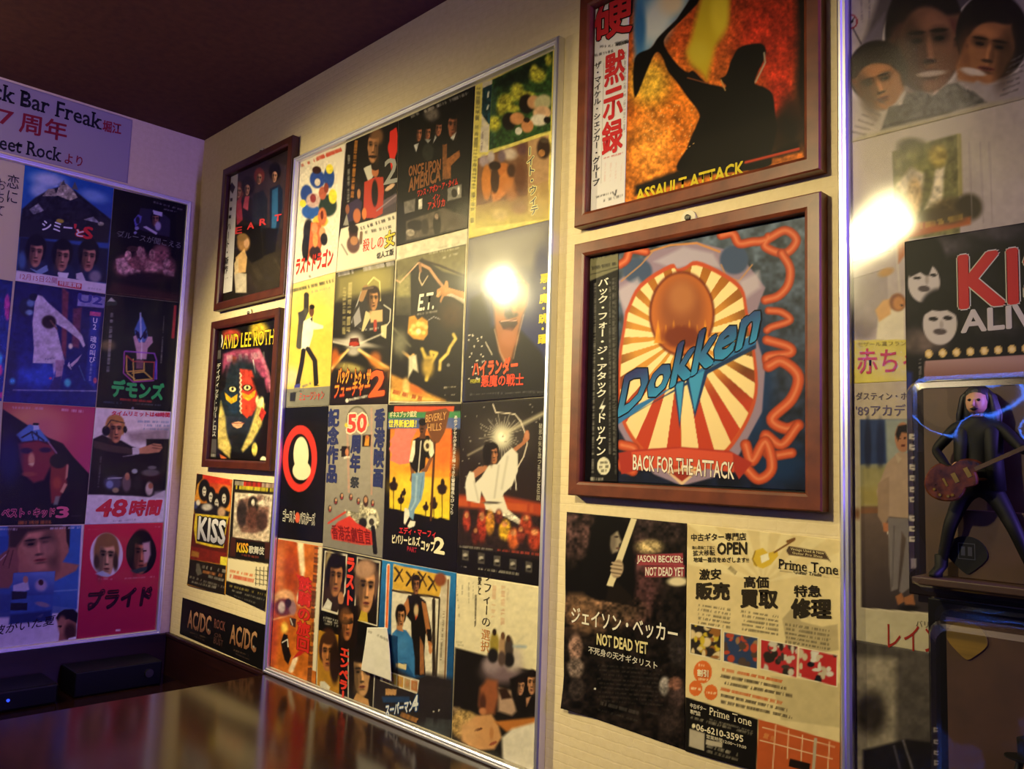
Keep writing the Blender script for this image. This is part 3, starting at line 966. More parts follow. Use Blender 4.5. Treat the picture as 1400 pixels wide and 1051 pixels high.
s.P('1060,255 1110,225 1122,190 1138,200 1140,240 1250,270 1250,340 1180,300 1110,300 1090,345 1080,335 1095,290 1070,310 1060,300', '#bb8250').P('1120,290 1160,280 1250,320 1250,355 1180,310', '#d8cfbc').L('1060,300 1085,268', 8, '#d79a66')
s.B(1170, 420, 90, 100, '#3f2c1d', soft=1.2).R(905, 425, 1065, 400, 14, '#a89f92').L('1000,465 1040,440 1080,455', 6, '#8f8890')
s.P('870,440 910,430 930,460 960,440 1000,470 1000,560 970,600 900,590 860,550', '#c38a32', 1, 10)
for x, y, r in ((935, 490, 18), (965, 490, 17), (900, 505, 17), (985, 510, 15), (930, 545, 24), (900, 548, 15), (970, 548, 14), (885, 530, 12)):
    s.B(x, y, r, r, '#e2bd66', soft=1.0)
s.B(935, 540, 16, 18, '#f3e3b0', soft=.9)
s.L('1175,560 1190,590 1150,650 1135,690 1085,740 1080,800', 22, '#d2b45a', 1, 12).L('960,660 985,720 1030,720 1020,680 1060,690 1020,760 990,870', 24, '#cdb04e', 1, 14).B(1000, 780, 40, 70, '#a8893c', soft=1.2)
s.L('830,680 880,720 900,700', 20, '#c99a5a', 1, 10).P('870,710 920,700 935,820 900,800 865,860', '#cfc4a8', 1, 16).L('770,520 820,580 880,640', 14, '#7a745c', .8, 14).B(810, 620, 50, 90, '#6a6654', soft=1.3)
s.P('745,830 860,880 1000,960 1120,1010 1120,1022 745,1018', '#c98f3c', .95, 24).P('740,930 900,980 1080,1012 740,1018', '#e2b95c', .9, 20).B(900, 930, 80, 24, '#d8622a', 25, 1.0, .8).B(850, 920, 24, 60, '#dcb36a', soft=1).R(760, 950, 960, 1000, 30, '#8c2f18', .7)
s.B(1140, 770, 12, 12, '#77736e').R(1105, 925, 1195, 918, 10, '#b5a994').R(1110, 975, 1190, 970, 10, '#b5a994')
s.L('782,50 733,1040', 9, '#d9cdac').L('1266,-60 1228,1028', 9, '#d9cdac').L('733,1022 1230,1026', 9, '#d9cdac')
s.N(.14, 30)
s.T('E.T.', 932, 400, 1040, 385, 108, '#e4dcc8', .03, .12)
s.done('black film flyer with a reaching hand, glowing globes and white initials', 'flyer', GB)

s = flyer([(640.8, 326.5), (752, 300.5), (746.4, 542), (631.8, 550)], D_, '#23202f')
s.G((540, 300), '#4e4a5e', (540, 900), '#242a5c', 1).P('545,180 1110,60 1100,420 900,400 700,420 540,450', '#8f8a86', .9, 120).B(1000, 750, 120, 240, '#23285e', soft=1.2).B(1060, 400, 60, 160, '#50506e', soft=1.1).B(680, 520, 40, 60, '#6d6f86', soft=1.2)
s.P('560,600 640,560 700,720 720,860 700,1060 530,1060 540,860', '#14131a', 1, 40).P('700,800 760,760 900,800 980,880 1050,960 1100,1100 1100,1300 520,1300 530,960', '#121018', 1, 30)
s.P('730,500 800,420 900,420 960,500 950,640 920,720 890,840 850,1000 840,1030 790,1030 760,950 735,800 725,640', '#9a5f3c', 1, 24)
s.B(770, 600, 34, 60, '#7a4226', soft=1).B(825, 640, 30, 90, '#2a2a4a', soft=.8).B(900, 570, 30, 70, '#8c5230', soft=1).B(845, 700, 44, 22, '#241a24', soft=.7).B(790, 510, 46, 16, '#402412', soft=.8).B(890, 490, 46, 16, '#402412', soft=.8).B(865, 610, 20, 80, '#b9784a', soft=1).P('760,745 880,730 890,760 850,815 790,800', '#341216', 1, 8).L('775,745 880,738', 9, '#b9897a')
s.B(830, 860, 60, 60, '#a8694a', soft=1).L('730,800 770,960 800,1020', 7, '#d8b79a', .6, 8).L('930,700 890,860 860,1000', 7, '#d0a988', .6, 8)
for i in range(26):
    s.B(550 + 120 * s.rng.random(), 830 + 320 * s.rng.random(), 4 + 5 * s.rng.random(), 5, '#cfc3b5')
s.L('670,890 715,975', 6, '#d9cbb8')
s.T('ハイランダー', 582, 1122, 888, 1095, 100, '#dd5530', .06, 0).T('悪魔の戦士', 640, 1195, 930, 1183, 78, '#d8452a', .03).T('不死身の男', 565, 1172, 632, 1165, 28, '#b9b03a', .03)
s.V('悪・魔・跳・躍', 1076, 415, 1058, 900, 62, '#d5c32f', .04)
s.R(560, 1245, 1080, 1225, 10, '#8c877e', .5)
s.done('film flyer with a huge shouting face, orange title and yellow column of characters', 'flyer', GB)

# --- third row
s = flyer([(388.5, 557), (449.3, 554.8), (441, 742.3), (375.2, 734.3)], E_, '#0b0b0d', .0041)
s.P([(200 + 118 * math.cos(t) - 4 * math.sin(t), 408 + 228 * math.sin(t)) for t in np.linspace(0, 2 * math.pi, 40)], '#c8322a')
s.B(200, 412, 80, 172, '#0b0b0d', soft=.06).B(208, 380, 52, 120, '#dccfae', soft=.1).B(212, 490, 62, 66, '#dccfae', soft=.1)
s.R(70, 985, 345, 1010, 8, '#333', .4)
s.T('ゴースト', 84, 832, 168, 842, 74, '#0c0c0e', .02, o='#cfc9bc', ob=.09).T('バスターズ', 198, 850, 302, 862, 74, '#0c0c0e', .02, o='#cfc9bc', ob=.09).B(183, 812, 17, 36, '#c8553a', soft=.3)
s.done('black film flyer with a bold red ring round a pale shape', 'flyer', GB)

s = flyer([(449.8, 554.2), (530, 552), (522.8, 763.5), (441.3, 747)], E_, '#8f8880')
s.G((600, 50), '#938b80', (560, 1050), '#77726c', 1).B(600, 400, 220, 300, '#9b9286', soft=1.4, a=.6)
s.B(592, 150, 74, 100, '#55513f', soft=.1).B(592, 154, 68, 94, '#948c82', soft=.1)
s.B(480, 350, 6, 6, '#111').P('485,325 540,322 538,400 483,398', '#1c1512').B(522, 365, 12, 26, '#b9714a').P('500,395 540,390 540,405 500,410', '#d8d0c4').P('628,248 688,246 684,325 626,328', '#241512').P('650,250 675,260 672,320 640,322 645,290', '#cf8a2e').B(660, 262, 10, 14, '#b5623a')
for x, y in ((405, 752), (445, 700), (486, 668), (548, 672), (600, 700), (697, 715)):
    s.B(x, y, 13, 24, '#2a2326', soft=.5).B(x + 2, y - 8, 8, 11, '#b98a6a', soft=.7).B(x, y + 10, 9, 7, '#8d2f32', soft=.7)
s.P('510,760 600,780 620,700 660,740 720,755 745,830 740,880 690,900 620,880 520,800', '#a59d86', 1, 10).N(.8, 18, '510,760 600,780 620,700 660,740 720,755 745,830 740,880 690,900 620,880 520,800').B(650, 700, 18, 40, '#3a2622').B(650, 690, 12, 20, '#b58462').B(690, 840, 36, 44, '#c9c3b4', soft=.3).B(690, 842, 18, 24, '#38322e', soft=.3).B(630, 850, 28, 36, '#1c1a1c', soft=.4).L('700,880 715,1050', 30, '#15131a')
s.R(525, 230, 535, 640, 14, '#c98a78', .6, 1).R(690, 60, 690, 660, 12, '#c98a78', .6, 1)
s.P('420,960 410,900 460,840 540,800 590,850 690,905 697,1000 620,1000', '#c2362b', 1, 8).L('395,850 510,775', 14, '#c2362b', .9).R(480, 975, 640, 985, 10, '#4a4642', .6).N(.05, 20)
s.V('記念作品', 436, 64, 418, 572, 76, '#2a3163', .05).V('香港映画', 750, 62, 735, 606, 72, '#2a3163', .05).V('周年', 588, 240, 576, 502, 72, '#2a3163', .05).V('祭', 578, 530, 575, 610, 62, '#33363f', .04)
s.T('50', 528, 228, 652, 226, 118, '#dd4238', .05, o='#e9c9b0', ob=.1).B(520, 180, 14, 16, '#c9bb3c').B(655, 178, 18, 14, '#c9bb3c')
s.T('香港活劇宣言', 425, 955, 690, 998, 96, '#7a1a18', .02, -.3)
s.done('grey film flyer with tall columns of navy characters and a red 50', 'flyer', GB)

s = flyer([(530.4, 553), (630.3, 551.5), (624, 782.5), (522.9, 764)], E_, '#0c0a0b', .0041)
s.P('845,52 1255,50 1252,90 843,90', '#d04a28').P('805,92 1300,86 1300,130 803,135', '#3d7a4c').P('803,135 1300,130 1298,205 803,205', '#4a5a8e')
s.G((1020, 210), '#d8702a', (1000, 760), '#dfc02c', 1, [(818, 205), (1238, 203), (1222, 835), (812, 745)]).B(1100, 420, 180, 90, '#db7a28', soft=1.3).B(960, 430, 100, 30, '#dda02c', soft=1.2).B(1180, 330, 60, 130, '#d86428', soft=1.2, a=.8).B(1000, 600, 160, 80, '#e2bd34', soft=1.3).B(1140, 520, 110, 18, '#d88a28', soft=1)
s.P('850,205 960,205 1000,215 960,290 950,440 880,450 815,420 830,380 808,340 830,310 812,290 845,250', '#d97266', 1, 6)
s.P('812,770 860,800 930,770 1000,830 1060,800 1100,840 1160,810 1225,830 1225,860 812,860', '#0e0a0a', 1, 8)
for x, y0, y1, r in ((840, 590, 780, 30), (890, 690, 790, 22), (1115, 720, 820, 26), (1172, 610, 825, 34), (1060, 740, 830, 20), (910, 640, 700, 16)):
    s.B(x, y0, r, r * .8, '#231310', soft=.5).B(x, y0 + r * .7, r * .8, r * .6, '#231310', soft=.5).B(x + 4, y0 - r, r * .4, r * .9, '#231310', soft=.5).L([(x, y0), (x, y1)], 5, '#231310')
s.P('1062,90 1200,62 1225,90 1190,230 1150,300 1110,310 1080,230 1050,150', '#6b3f22', 1, 6).L('1122,300 1095,830', 16, '#4a2a18')
s.P('950,440 960,520 950,560 972,575 985,470', '#7a4a30')
s.P('948,430 975,280 1010,262 1080,250 1112,300 1118,380 1100,420 1060,400 1055,470 1000,515 962,470', '#17110f', 1, 5).P('946,430 972,285 990,285 985,380 970,432', '#ded4bc').P('1085,275 1110,300 1118,370 1095,412 1082,370', '#ded4bc').B(1070, 320, 24, 40, '#cfc19c').B(1072, 322, 12, 20, '#3c2c20').L('1028,290 1010,500', 7, '#d8cfc0')
s.B(1040, 200, 24, 52, '#5f3823', soft=.25).B(1038, 160, 27, 26, '#120c0a', soft=.3).B(1035, 205, 14, 6, '#2a150d').B(1033, 226, 12, 5, '#2a150d').P('1020,240 1055,235 1060,270 1020,275', '#57331f').L('1095,410 1060,490 1040,490', 22, '#7a4a30')
s.P('965,510 1055,500 1050,600 1030,690 985,760 975,830 930,790 960,680', '#6f8fb0', 1, 6).L('1000,530 990,700 960,760', 10, '#a5bdd0', .8, 10).L('1040,530 1020,680', 8, '#4f6f94', .8).P('910,850 915,745 945,755 950,800 920,860', '#d9d2c4').P('935,870 955,830 990,840 985,870 945,885', '#d9d2c4')
s.N(.08, 22)
s.T('ギネスブック認定', 815, 130, 1000, 124, 40, '#d9d1a4', .03).T('世界新記録！', 808, 194, 996, 196, 50, '#ddd04a', .04)
s.T('BEVERLY', 1060, 162, 1200, 140, 50, '#c9945a', .01, .05).T('HILLS', 1072, 222, 1168, 216, 50, '#c9945a', .01, .05)
s.V('あのアクセルがまたまた帰ってきた警察署長もびっくり', 1268, 112, 1240, 792, 26, '#d8d0c4', .02)
s.R(1236, 215, 1225, 560, 9, '#c23326', .8)
s.T('エディ・マーフィ', 880, 920, 1128, 952, 48, '#cf2f36', .03).T('ビバリーヒルズ・', 832, 985, 1040, 1010, 60, '#e2d6b4', .04).T('コップ', 1030, 1035, 1125, 1045, 70, '#e2d6b4', .05).T('2', 1120, 1050, 1186, 1062, 105, '#e2d6b4', .05)
s.T('PART', 935, 1040, 1000, 1052, 32, '#a3283a', .03)
s.done('film flyer with a young man in a varsity jacket before palms at sunset', 'flyer', GB)

s = flyer([(630.8, 550.3), (746.2, 543), (740.7, 801.5), (624.3, 783)], F_, '#14100f')
s.G((880, 60), '#1c1717', (880, 680), '#261a19', 1).B(880, 290, 190, 150, '#4a4340', soft=1.4, a=.8)
for k in range(34):
    t = k * 2 * math.pi / 34 + .1
    r = 90 + 100 * ((k * 37) % 11) / 11
    s.L([(880 + 26 * math.cos(t), 280 + 26 * math.sin(t)), (880 + r * math.cos(t) * .9, 280 + r * math.sin(t))], 5, '#b5ac9c', .75, 6)
s.B(880, 285, 60, 74, '#cfc8b2', soft=1.2).B(880, 285, 24, 30, '#f0ead2', soft=1)
s.L('1165,125 900,260', 26, '#cfc4a8', .75, 26).L('650,410 770,345', 14, '#a59a86', .7, 14)
for i in range(50):
    s.B(610 + 550 * s.rng.random(), 60 + 600 * s.rng.random(), 3 + 4 * s.rng.random(), 3 + 4 * s.rng.random(), '#8e867c', a=.8)
s.P('577,680 750,690 900,690 1155,740 1155,830 900,790 577,765', '#9c3a1e', 1, 30).R(580, 730, 1150, 780, 50, '#c9652c', .5, .8)
s.L('820,65 840,120 900,122 970,130 1010,180 1040,260 1055,330 1030,420 985,500', 8, '#cdbfae').L('970,540 980,650', 7, '#cfc7bc')
s.P('665,590 660,540 720,490 780,480 790,500 720,550', '#a3684a').P('950,370 1020,320 1040,250 1060,245 1070,300 1030,340 960,400', '#a3684a').B(1052, 270, 16, 30, '#b5785a')
s.P('640,560 660,520 690,530 700,600 740,560 790,480 850,470 900,400 950,360 990,400 990,520 950,620 895,670 870,730 780,740 740,660 730,740 640,720 630,610', '#cfc8bd', 1, 8)
s.P('760,740 890,690 920,780 1015,860 1000,885 900,830 770,780', '#d3cabb', 1, 8).L('860,480 830,700', 10, '#9f978d', .7, 14).L('920,420 880,640', 12, '#a9a196', .7, 16).L('690,590 720,720', 10, '#a59d92', .6, 12).B(810, 735, 60, 10, '#5c5550', soft=.8)
s.face(822, 405, 76, 130, '#a46a48', '#160e0e', -6, .3, 1.0).B(780, 400, 30, 80, '#150d0e', soft=.5)
for x, y, rx, ry, c in ((640, 860, 28, 70, '#8c2f22'), (745, 890, 34, 110, '#9c3020'), (800, 870, 30, 80, '#c08028'), (900, 920, 40, 70, '#c99a26'), (960, 980, 40, 70, '#b8562a'), (1045, 880, 40, 70, '#a03a22'), (1105, 980, 46, 80, '#96341f'), (860, 830, 26, 50, '#5c2320'), (1010, 950, 30, 60, '#6e2a20'), (700, 960, 26, 60, '#571d18')):
    s.B(x, y, rx, ry, c, soft=.7).B(x, y - ry * .55, rx * .5, ry * .28, '#b97a50', soft=.8)
s.N(.45, 20, '600,780 1155,830 1155,1050 600,1040')
s.view(*G_).P('1380,175 1915,300 1915,400 1380,310', '#0e0b0b', .0)
s.view(500, 700, .2).P('610,220 1210,330 1205,520 610,410', '#0f0c0c', 1, 30)
for k in range(5):
    x0 = 660 + k * 108
    y0 = 285 + k * 20
    s.P([(x0, y0 - 30), (x0 + 46, y0 - 22), (x0 + 44, y0 + 50), (x0 - 2, y0 + 42)], '#4e4844', .9).B(x0 + 20, y0 + 8, 16, 12, '#a39a90', soft=.8).B(x0 + 26, y0 + 24, 14, 8, '#1a1716', soft=.7)
s.R(640, 232, 900, 262, 10, '#9d968c').R(760, 385, 1050, 425, 14, '#a59d90').R(900, 258, 1190, 290, 14, '#b3402c', .8).R(650, 372, 700, 380, 8, '#8c857c')
s.view(*F_).V('破邪の矢を放つ孔雀乙女伝説', 1148, 190, 1130, 720, 26, '#b5ad9c', .0).R(1166, 200, 1160, 600, 12, '#8e867a', .7)
s.done('dark film flyer with an archer in white robes before a starburst', 'flyer', GB)

# --- fourth row
s = flyer([(375, 736), (440.5, 747), (430.8, 944.8), (363.3, 920.5)], G_, '#b5541f', .0041)
s.G((250, 60), '#a8471c', (200, 950), '#b8641e', 1).B(180, 260, 70, 200, '#c06a3c', soft=1.2).B(240, 250, 50, 180, '#9c3d18', soft=1.1).B(370, 200, 60, 200, '#b8601e', soft=1.2).B(110, 600, 40, 300, '#a83f28', soft=1.1)
s.P('280,50 325,60 335,250 320,330 300,250', '#e6cfae', .95, 16).L('240,930 270,850', 34, '#e2d0b6', .9, 14).L('95,590 240,550', 10, '#e2a878', .8, 10)
s.B(195, 440, 70, 62, '#cf9a72', soft=.5).B(190, 500, 66, 60, '#5b2733', soft=.5).B(175, 500, 24, 40, '#b3a0a6', soft=.7).B(250, 505, 26, 50, '#8f6a72', soft=.7).B(220, 470, 20, 30, '#2f1a2a', soft=.7).B(300, 440, 24, 50, '#c8a58e', soft=.6)
s.B(195, 640, 22, 36, '#f0c558', soft=1.2).P('170,740 190,680 215,690 225,780 240,830 220,890 195,860 180,800', '#17100f', 1, 8).L('180,740 215,720 220,770', 7, '#d8cfc4').P('230,570 275,580 270,640 235,620', '#3a2626').L('235,580 250,620', 8, '#d0c4ba')
s.P('270,270 350,300 390,380 300,330', '#b52a26', 1, 6).N(.2, 34)
s.P('425,85 458,90 430,945 385,930 400,500 415,300', '#cfc4ae', 1, 6).R(415, 90, 362, 1040, 30, '#3a2016', .8, .7)
s.P('245,855 300,790 370,780 300,830', '#b2241f', 1, 6).P('300,560 380,600 372,760 300,740', '#c9822a', .6, 20)
s.V('鉄騎の旅回', 340, 290, 322, 800, 92, '#c22a24', .045, o='#7a2a14', ob=.03)
s.done('orange film flyer with a motorbike rider and slanted red title', 'flyer', GB)

s = flyer([(441.3, 748.5), (522.3, 765.3), (510, 976.3), (431.3, 945)], G_, '#0d0b0b')
s.view(*G_)
s.P('470,112 625,140 612,400 560,550 446,518', '#cfc6b4', 1, 4).P('478,122 615,148 602,400 555,535 454,508', '#2a1b14', 1, 4).B(500, 200, 24, 90, '#8d7c58', soft=.8)
s.face(545, 300, 120, 250, '#9a6440', '#0d0908', 4, .05, 1.1).P('455,505 490,440 520,470 510,520', '#c4c0b8').B(580, 440, 20, 46, '#a56c46')
s.P('690,155 852,188 830,632 668,585', '#cfc6b4', 1, 4).P('697,165 843,196 823,620 676,577', '#18110f', 1, 4)
s.face(755, 375, 150, 340, '#b98258', '#5a4238', 5, .1, .55).B(742, 240, 68, 60, '#a57e64', soft=.6).P('700,590 720,520 760,540 765,605', '#b5962e')
s.P('565,475 700,490 690,800 550,760', '#1a0f0c').face(625, 610, 104, 230, '#a06038', '#120b09', 4, .2, .9).B(620, 600, 44, 18, '#14100f').B(610, 560, 40, 60, '#a8693c', soft=.9, a=.5)
s.P('432,655 560,690 548,1060 415,1040', '#b98a2c', 1, 4).face(480, 830, 120, 290, '#a0623a', '#3b1f12', 4, -.2, 1.0).B(440, 900, 20, 120, '#c79a34', soft=.8)
s.P('640,840 760,800 810,1000 800,1260 640,1200', '#15100e').face(720, 960, 110, 260, '#b08a68', '#14100e', 0, .1, 1.1)
s.view(*H_).P('-115,420 5,460 60,470 45,885 -130,780', '#cfc6b4', .0)
s.view(340, 730, 440 / 1400).P('300,415 385,435 395,718 300,675', '#b98a2c', 0)
s.P('300,418 390,440 385,560 395,600 393,715 300,672', '#a5741f', 1, 4).face(345, 520, 70, 150, '#a5683a', '#3b2114', 3, -.15, 1.0).P('310,640 330,640 355,665 345,690 310,672', '#c8c2b4').B(375, 560, 22, 90, '#23130d', soft=.5)
s.L('298,416 296,672 393,716', 4, '#d0c7b4', 1, 3).P('437,520 500,480 548,600 540,782 432,738', '#17110f', 1, 4).face(490, 610, 96, 190, '#b88a5e', '#160f0d', -3, .15, 1.05).P('450,730 470,690 520,720 530,775', '#b0824f')
s.L('433,500 433,738 540,781 548,600', 4, '#d0c7b4', 1, 3).B(560, 470, 60, 30, '#222', soft=.5)
s.R(325, 362, 392, 378, 9, '#b9b2a4').R(322, 374, 392, 390, 8, '#b9b2a4').R(330, 388, 390, 400, 8, '#b9b2a4')
s.V('ラスト', 446, 95, 438, 312, 40, '#d23a28', .06).V('エンペラー', 420, 490, 410, 725, 40, '#d23a28', .06)
s.N(.1, 14)
s.done('black film flyer with five portraits and a red vertical title', 'flyer', GB)

s = flyer([(522.8, 765.5), (624, 783), (616.3, 1023), (510.5, 976.6)], G_, '#1d5f9e', .0041)
s.view(*G_).G((1000, 200), '#2470b0', (950, 620), '#174a80', 1)
s.P('940,205 1330,290 1290,960 1180,1000 925,690 925,560', '#cfc5b2', 1, 5).P('940,205 1240,275 1290,300 1250,430 935,375', '#c59a36', 1, 4)
for x, y in ((960, 270), (1040, 300), (1120, 300), (1190, 330)):
    s.L([(x - 10, y - 40), (x + 22, y), (x - 10, y + 50)], 14, '#2a1c12').L([(x + 40, y - 30), (x + 20, y + 5), (x + 44, y + 55)], 9, '#3a2818')
s.L('935,385 1250,435', 16, '#3a2a1c').L('1215,450 1215,960', 22, '#2c221c').L('1255,440 1230,980', 12, '#2c221c').P('1265,290 1325,310 1300,1000 1250,990', '#b9ad98').L('1315,310 1290,1000', 9, '#6e4a2a').B(1260, 310, 40, 46, '#7a3f22', soft=.6).R(1285, 520, 1262, 860, 12, '#5b5044', .7)
s.L('905,215 890,640', 24, '#e0d3c2').L('906,220 892,640', 15, '#d2602c')
s.P('1020,470 1040,420 1100,410 1160,460 1180,560 1200,660 1205,760 1160,680 1150,820 1160,970 1070,960 1060,600 1030,560', '#14100f', 1, 5).P('1010,480 1040,430 1050,520 1030,560', '#a5683e').P('1130,455 1165,480 1190,640 1205,760 1185,800 1160,650', '#9c6238').P('1165,650 1195,650 1200,740 1175,730', '#141010').B(1192, 790, 12, 30, '#b97a4c').face(1095, 350, 56, 120, '#8d5a3a', '#1a110e', 0, 0, .9).P('1085,500 1110,480 1105,560 1090,590', '#a53a22').B(1095, 520, 16, 40, '#b9a07c', soft=.8).P('1120,700 1145,760 1150,960 1120,960', '#8e5a34')
s.P('930,680 970,640 1030,660 1070,720 1085,850 1085,980 1040,900 1030,880 950,880 930,760', '#3068a0', 1, 6).P('955,880 1030,890 1025,930 955,910', '#c9b68a').face(990, 570, 64, 150, '#a8724c', '#120c0b', 2, .1, .9).P('965,620 1000,640 1010,670 960,650', '#a8724c').B(1000, 760, 40, 60, '#3a72a8', soft=1)
s.view(*H_).P('10,560 60,400 200,560 330,640 420,600 600,640 590,1120 -10,930', '#221c1f', 1, 40).G((300, 640), '#2a2326', (300, 1000), '#1c181b', .7, [(60, 640), (590, 700), (580, 1100), (0, 900)])
s.P('100,570 365,650 352,745 100,650', '#cfc4b0', 1, 4)
for k in range(5):
    s.P([(120 + k * 48, 588 + k * 14), (162 + k * 48, 600 + k * 14), (160 + k * 48, 670 + k * 15), (118 + k * 48, 655 + k * 15)], ('#6e5a4a', '#9a8a3a', '#b5863a', '#a58a62', '#a8693f')[k], 1, 3).B(140 + k * 48, 630 + k * 14, 12, 22, '#a87a52', soft=.6)
s.P('135,705 210,712 208,750 135,750', '#b98a5a').P('110,760 300,760 300,800 120,800', '#1f3f70', .8, 14).R(240, 880, 352, 925, 34, '#b0763a', .9, .95).R(160, 925, 300, 950, 8, '#8d877f', .6)
s.R(380, 930, 585, 950, 60, '#4a5055', .5).B(480, 1000, 110, 60, '#3c4247', 10, 1.2, .8).B(465, 865, 6, 6, '#b9b4aa').B(500, 855, 6, 6, '#b9b4aa').N(.1, 24)
s.T('スーパーマン', 135, 892, 325, 858, 76, '#d3d4d6', .05, 0, o='#25467c', ob=.1).T('4', 318, 858, 356, 850, 100, '#d3d4d6', .05, o='#25467c', ob=.1)
s.done('blue bordered film flyer with two costumed people in a doorway', 'flyer', GB)

s = flyer([(624.5, 784), (740.4, 802.5), (735.2, 1071), (617, 1024)], H_, '#d1c5a6')
s.P('612,425 840,485 880,560 1040,560 1185,590 1185,900 1170,1400 580,1150', '#14100f', 1, 16)
s.B(930, 590, 130, 80, '#6e5a62', soft=1.1).B(860, 540, 60, 60, '#8a7880', soft=1.1).B(1010, 500, 60, 80, '#b5a8a0', soft=1.2)
s.P('600,880 590,830 640,830 700,900 660,960 600,960', '#6e5a44', 1, 20).B(640, 950, 60, 90, '#a58552', soft=.6).B(700, 900, 80, 40, '#b0905a', 20, .8).N(.5, 16, '590,820 720,850 700,1080 580,1050')
s.P('780,700 830,640 900,650 910,760 880,880 800,890 770,820', '#8a4d30', 1, 30).B(800, 800, 22, 60, '#45241a', soft=1).B(800, 860, 26, 24, '#b0704a', soft=.8)
s.P('660,960 760,890 860,880 910,960 930,1040 880,1120 740,1130 660,1060', '#c08c5c', 1, 20).B(770, 985, 30, 9, '#5a3420', -18).B(860, 1010, 14, 40, '#a87044', soft=1).B(870, 1080, 30, 10, '#8e4a34', -25).B(700, 1010, 60, 80, '#d0a06e', soft=1.2, a=.7).P('880,930 1180,900 1180,980 960,1000', '#b06a2e', 1, 20).P('930,1040 1000,980 1180,930 1180,1300 940,1300', '#d3cabc', 1, 24)
s.P('910,700 1000,720 1030,860 1000,890 905,860', '#a98a76', 1, 24).P('905,710 960,700 1000,770 930,780', '#2b1a14', 1, 16)
s.P('985,640 1080,600 1180,610 1180,800 1100,880 1040,850 1000,760', '#110d0c', 1, 20).face(1136, 670, 78, 150, '#b07a58', '#140d0c', 0, -.1, .95).face(1060, 695, 62, 110, '#a8785c', '#1a100d', 5, .1, .9).P('1095,770 1130,760 1100,830', '#a8785c', 1, 10)
for x, y, rx, ry, c in ((880, 400, 32, 80, '#8d7a34'), (935, 420, 26, 80, '#9a7a5c'), (980, 430, 30, 80, '#3f3430'), (880, 320, 14, 24, '#2a1c14'), (938, 345, 14, 26, '#5a3a28'), (975, 365, 14, 24, '#3a241a'), (870, 480, 36, 50, '#1a1718'), (980, 510, 36, 50, '#1a1718'), (930, 500, 26, 50, '#4a3a36')):
    s.B(x, y, rx, ry, c, soft=.6)
s.L('1015,415 1090,420', 22, '#8a98a4', .8, 16).L('1020,410 1080,350', 10, '#b8b09a', .7, 14)
s.R(620, 0, 640, 220, 9, '#8e8674').R(660, 0, 660, 60, 9, '#8e8674').R(705, -20, 705, 130, 9, '#8e8674').R(735, -20, 735, 90, 9, '#8e8674').R(752, 60, 748, 280, 12, '#3e382e', .9, .9).R(880, 0, 870, 220, 26, '#b9866c', .55).R(940, 0, 935, 270, 26, '#b9866c', .55).R(975, 0, 968, 100, 14, '#b9a48c', .5).R(615, 385, 670, 395, 16, '#8e8674', .6).R(615, 405, 670, 412, 14, '#8e8674', .6)
s.N(.06, 30)
s.V('ソフィーの', 838, -100, 822, 285, 66, '#2b2620', .0).V('選択', 822, 295, 812, 455, 62, '#b5763e', .0).V('愛と', 782, -70, 778, 66, 26, '#2b2620', .02)
s.done('film flyer pale above with a reclining fair-haired woman below', 'flyer', GB)

# white note with a printed panel taped over two of the flyers
s = Sheet('paper_note', MAIN, [(503, 857.5), (534, 857), (537, 931), (493.5, 916)], .0112, (500, 800, .2), base='#cfcac2', mat='matte', curl=lambda u, v: .0035 * (1 - v) ** 3 * (0.4 + u) + .003 * u ** 4)
s.N(.05, 26).R(20, 312, 170, 375, 17, '#5a554e', .8, .7).G((40, 300), '#d6d0c6', (160, 620), '#bdb8b2', .4)
s.done('small curled white paper note stuck over the lower film flyers', 'note')
# ================================================================ paper sign and flyers on the side wall
S1, S2, S3, S4 = (0, 200, .2), (0, 380, .2), (0, 540, .2), (0, 700, .2)
GS = 'film flyers in the violet lit frame on the side wall'


def q3(top, bot, s0=-0.574, s1=-0.392):
    return [(s0, top), (s1, top), (s1, bot), (s0, bot)]


s = Sheet('paper_sign', SIDE, [(-0.70, 1.203), (-0.176, 1.203), (-0.176, 1.048), (-0.70, 1.048)], .0008, (0, 0, 1), base='#968c95', plane=True, mat='matte', res=.003)
s.T('Rock Bar Freak', -46, 123, 137, 177, 23, '#17181c', .018, serif=True).T('堀江', 140, 179, 165, 184, 15, '#8c2a36', .035)
s.T('17', -18, 164, 17, 173, 20, '#7d1f2c', .02, serif=True).T('周年', 26, 180, 90, 194, 28, '#7d1f2c', .022).T('Sweeet Rock', -42, 195, 82, 221, 20, '#17181c', .018, serif=True).T('より', 88, 223, 112, 228, 14, '#7d1f2c', .02)
s.done('pale paper sign with black and red lettering under the ceiling above the side frame', 'sign')


def sflyer(quad, view, base, off=.0044, plane=False, **kw):
    return Sheet('film_flyer', SIDE, quad, off, view, base=base, plane=plane, **kw)


# first row
s = sflyer(q3(1.0245, .7745), S1, '#b9b4bc', res=.0025)
s.P('-400,-20 165,120 165,195 -400,60', '#1a1418').B(60, 130, 50, 26, '#6e5a5e').B(120, 150, 34, 22, '#8c7478').N(.6, 18, '-400,-20 165,120 165,195 -400,60')
s.G((60, 400), '#b9b4bc', (40, 900), '#4a4658', 1, [(-500, 330), (150, 430), (100, 930), (-500, 800)]).B(90, 570, 40, 70, '#2b2633').B(0, 650, 46, 120, '#5c4a58').B(10, 600, 40, 40, '#2b2230').B(60, 830, 90, 90, '#2d2a3c')
s.V('恋に', 95, 190, 82, 395, 92, '#22202a', .0).V('おちて', 12, 215, 0, 480, 70, '#22202a', .0)
s.done('grey film flyer with tall thin brush characters, cut by the picture edge', 'flyer', GS)

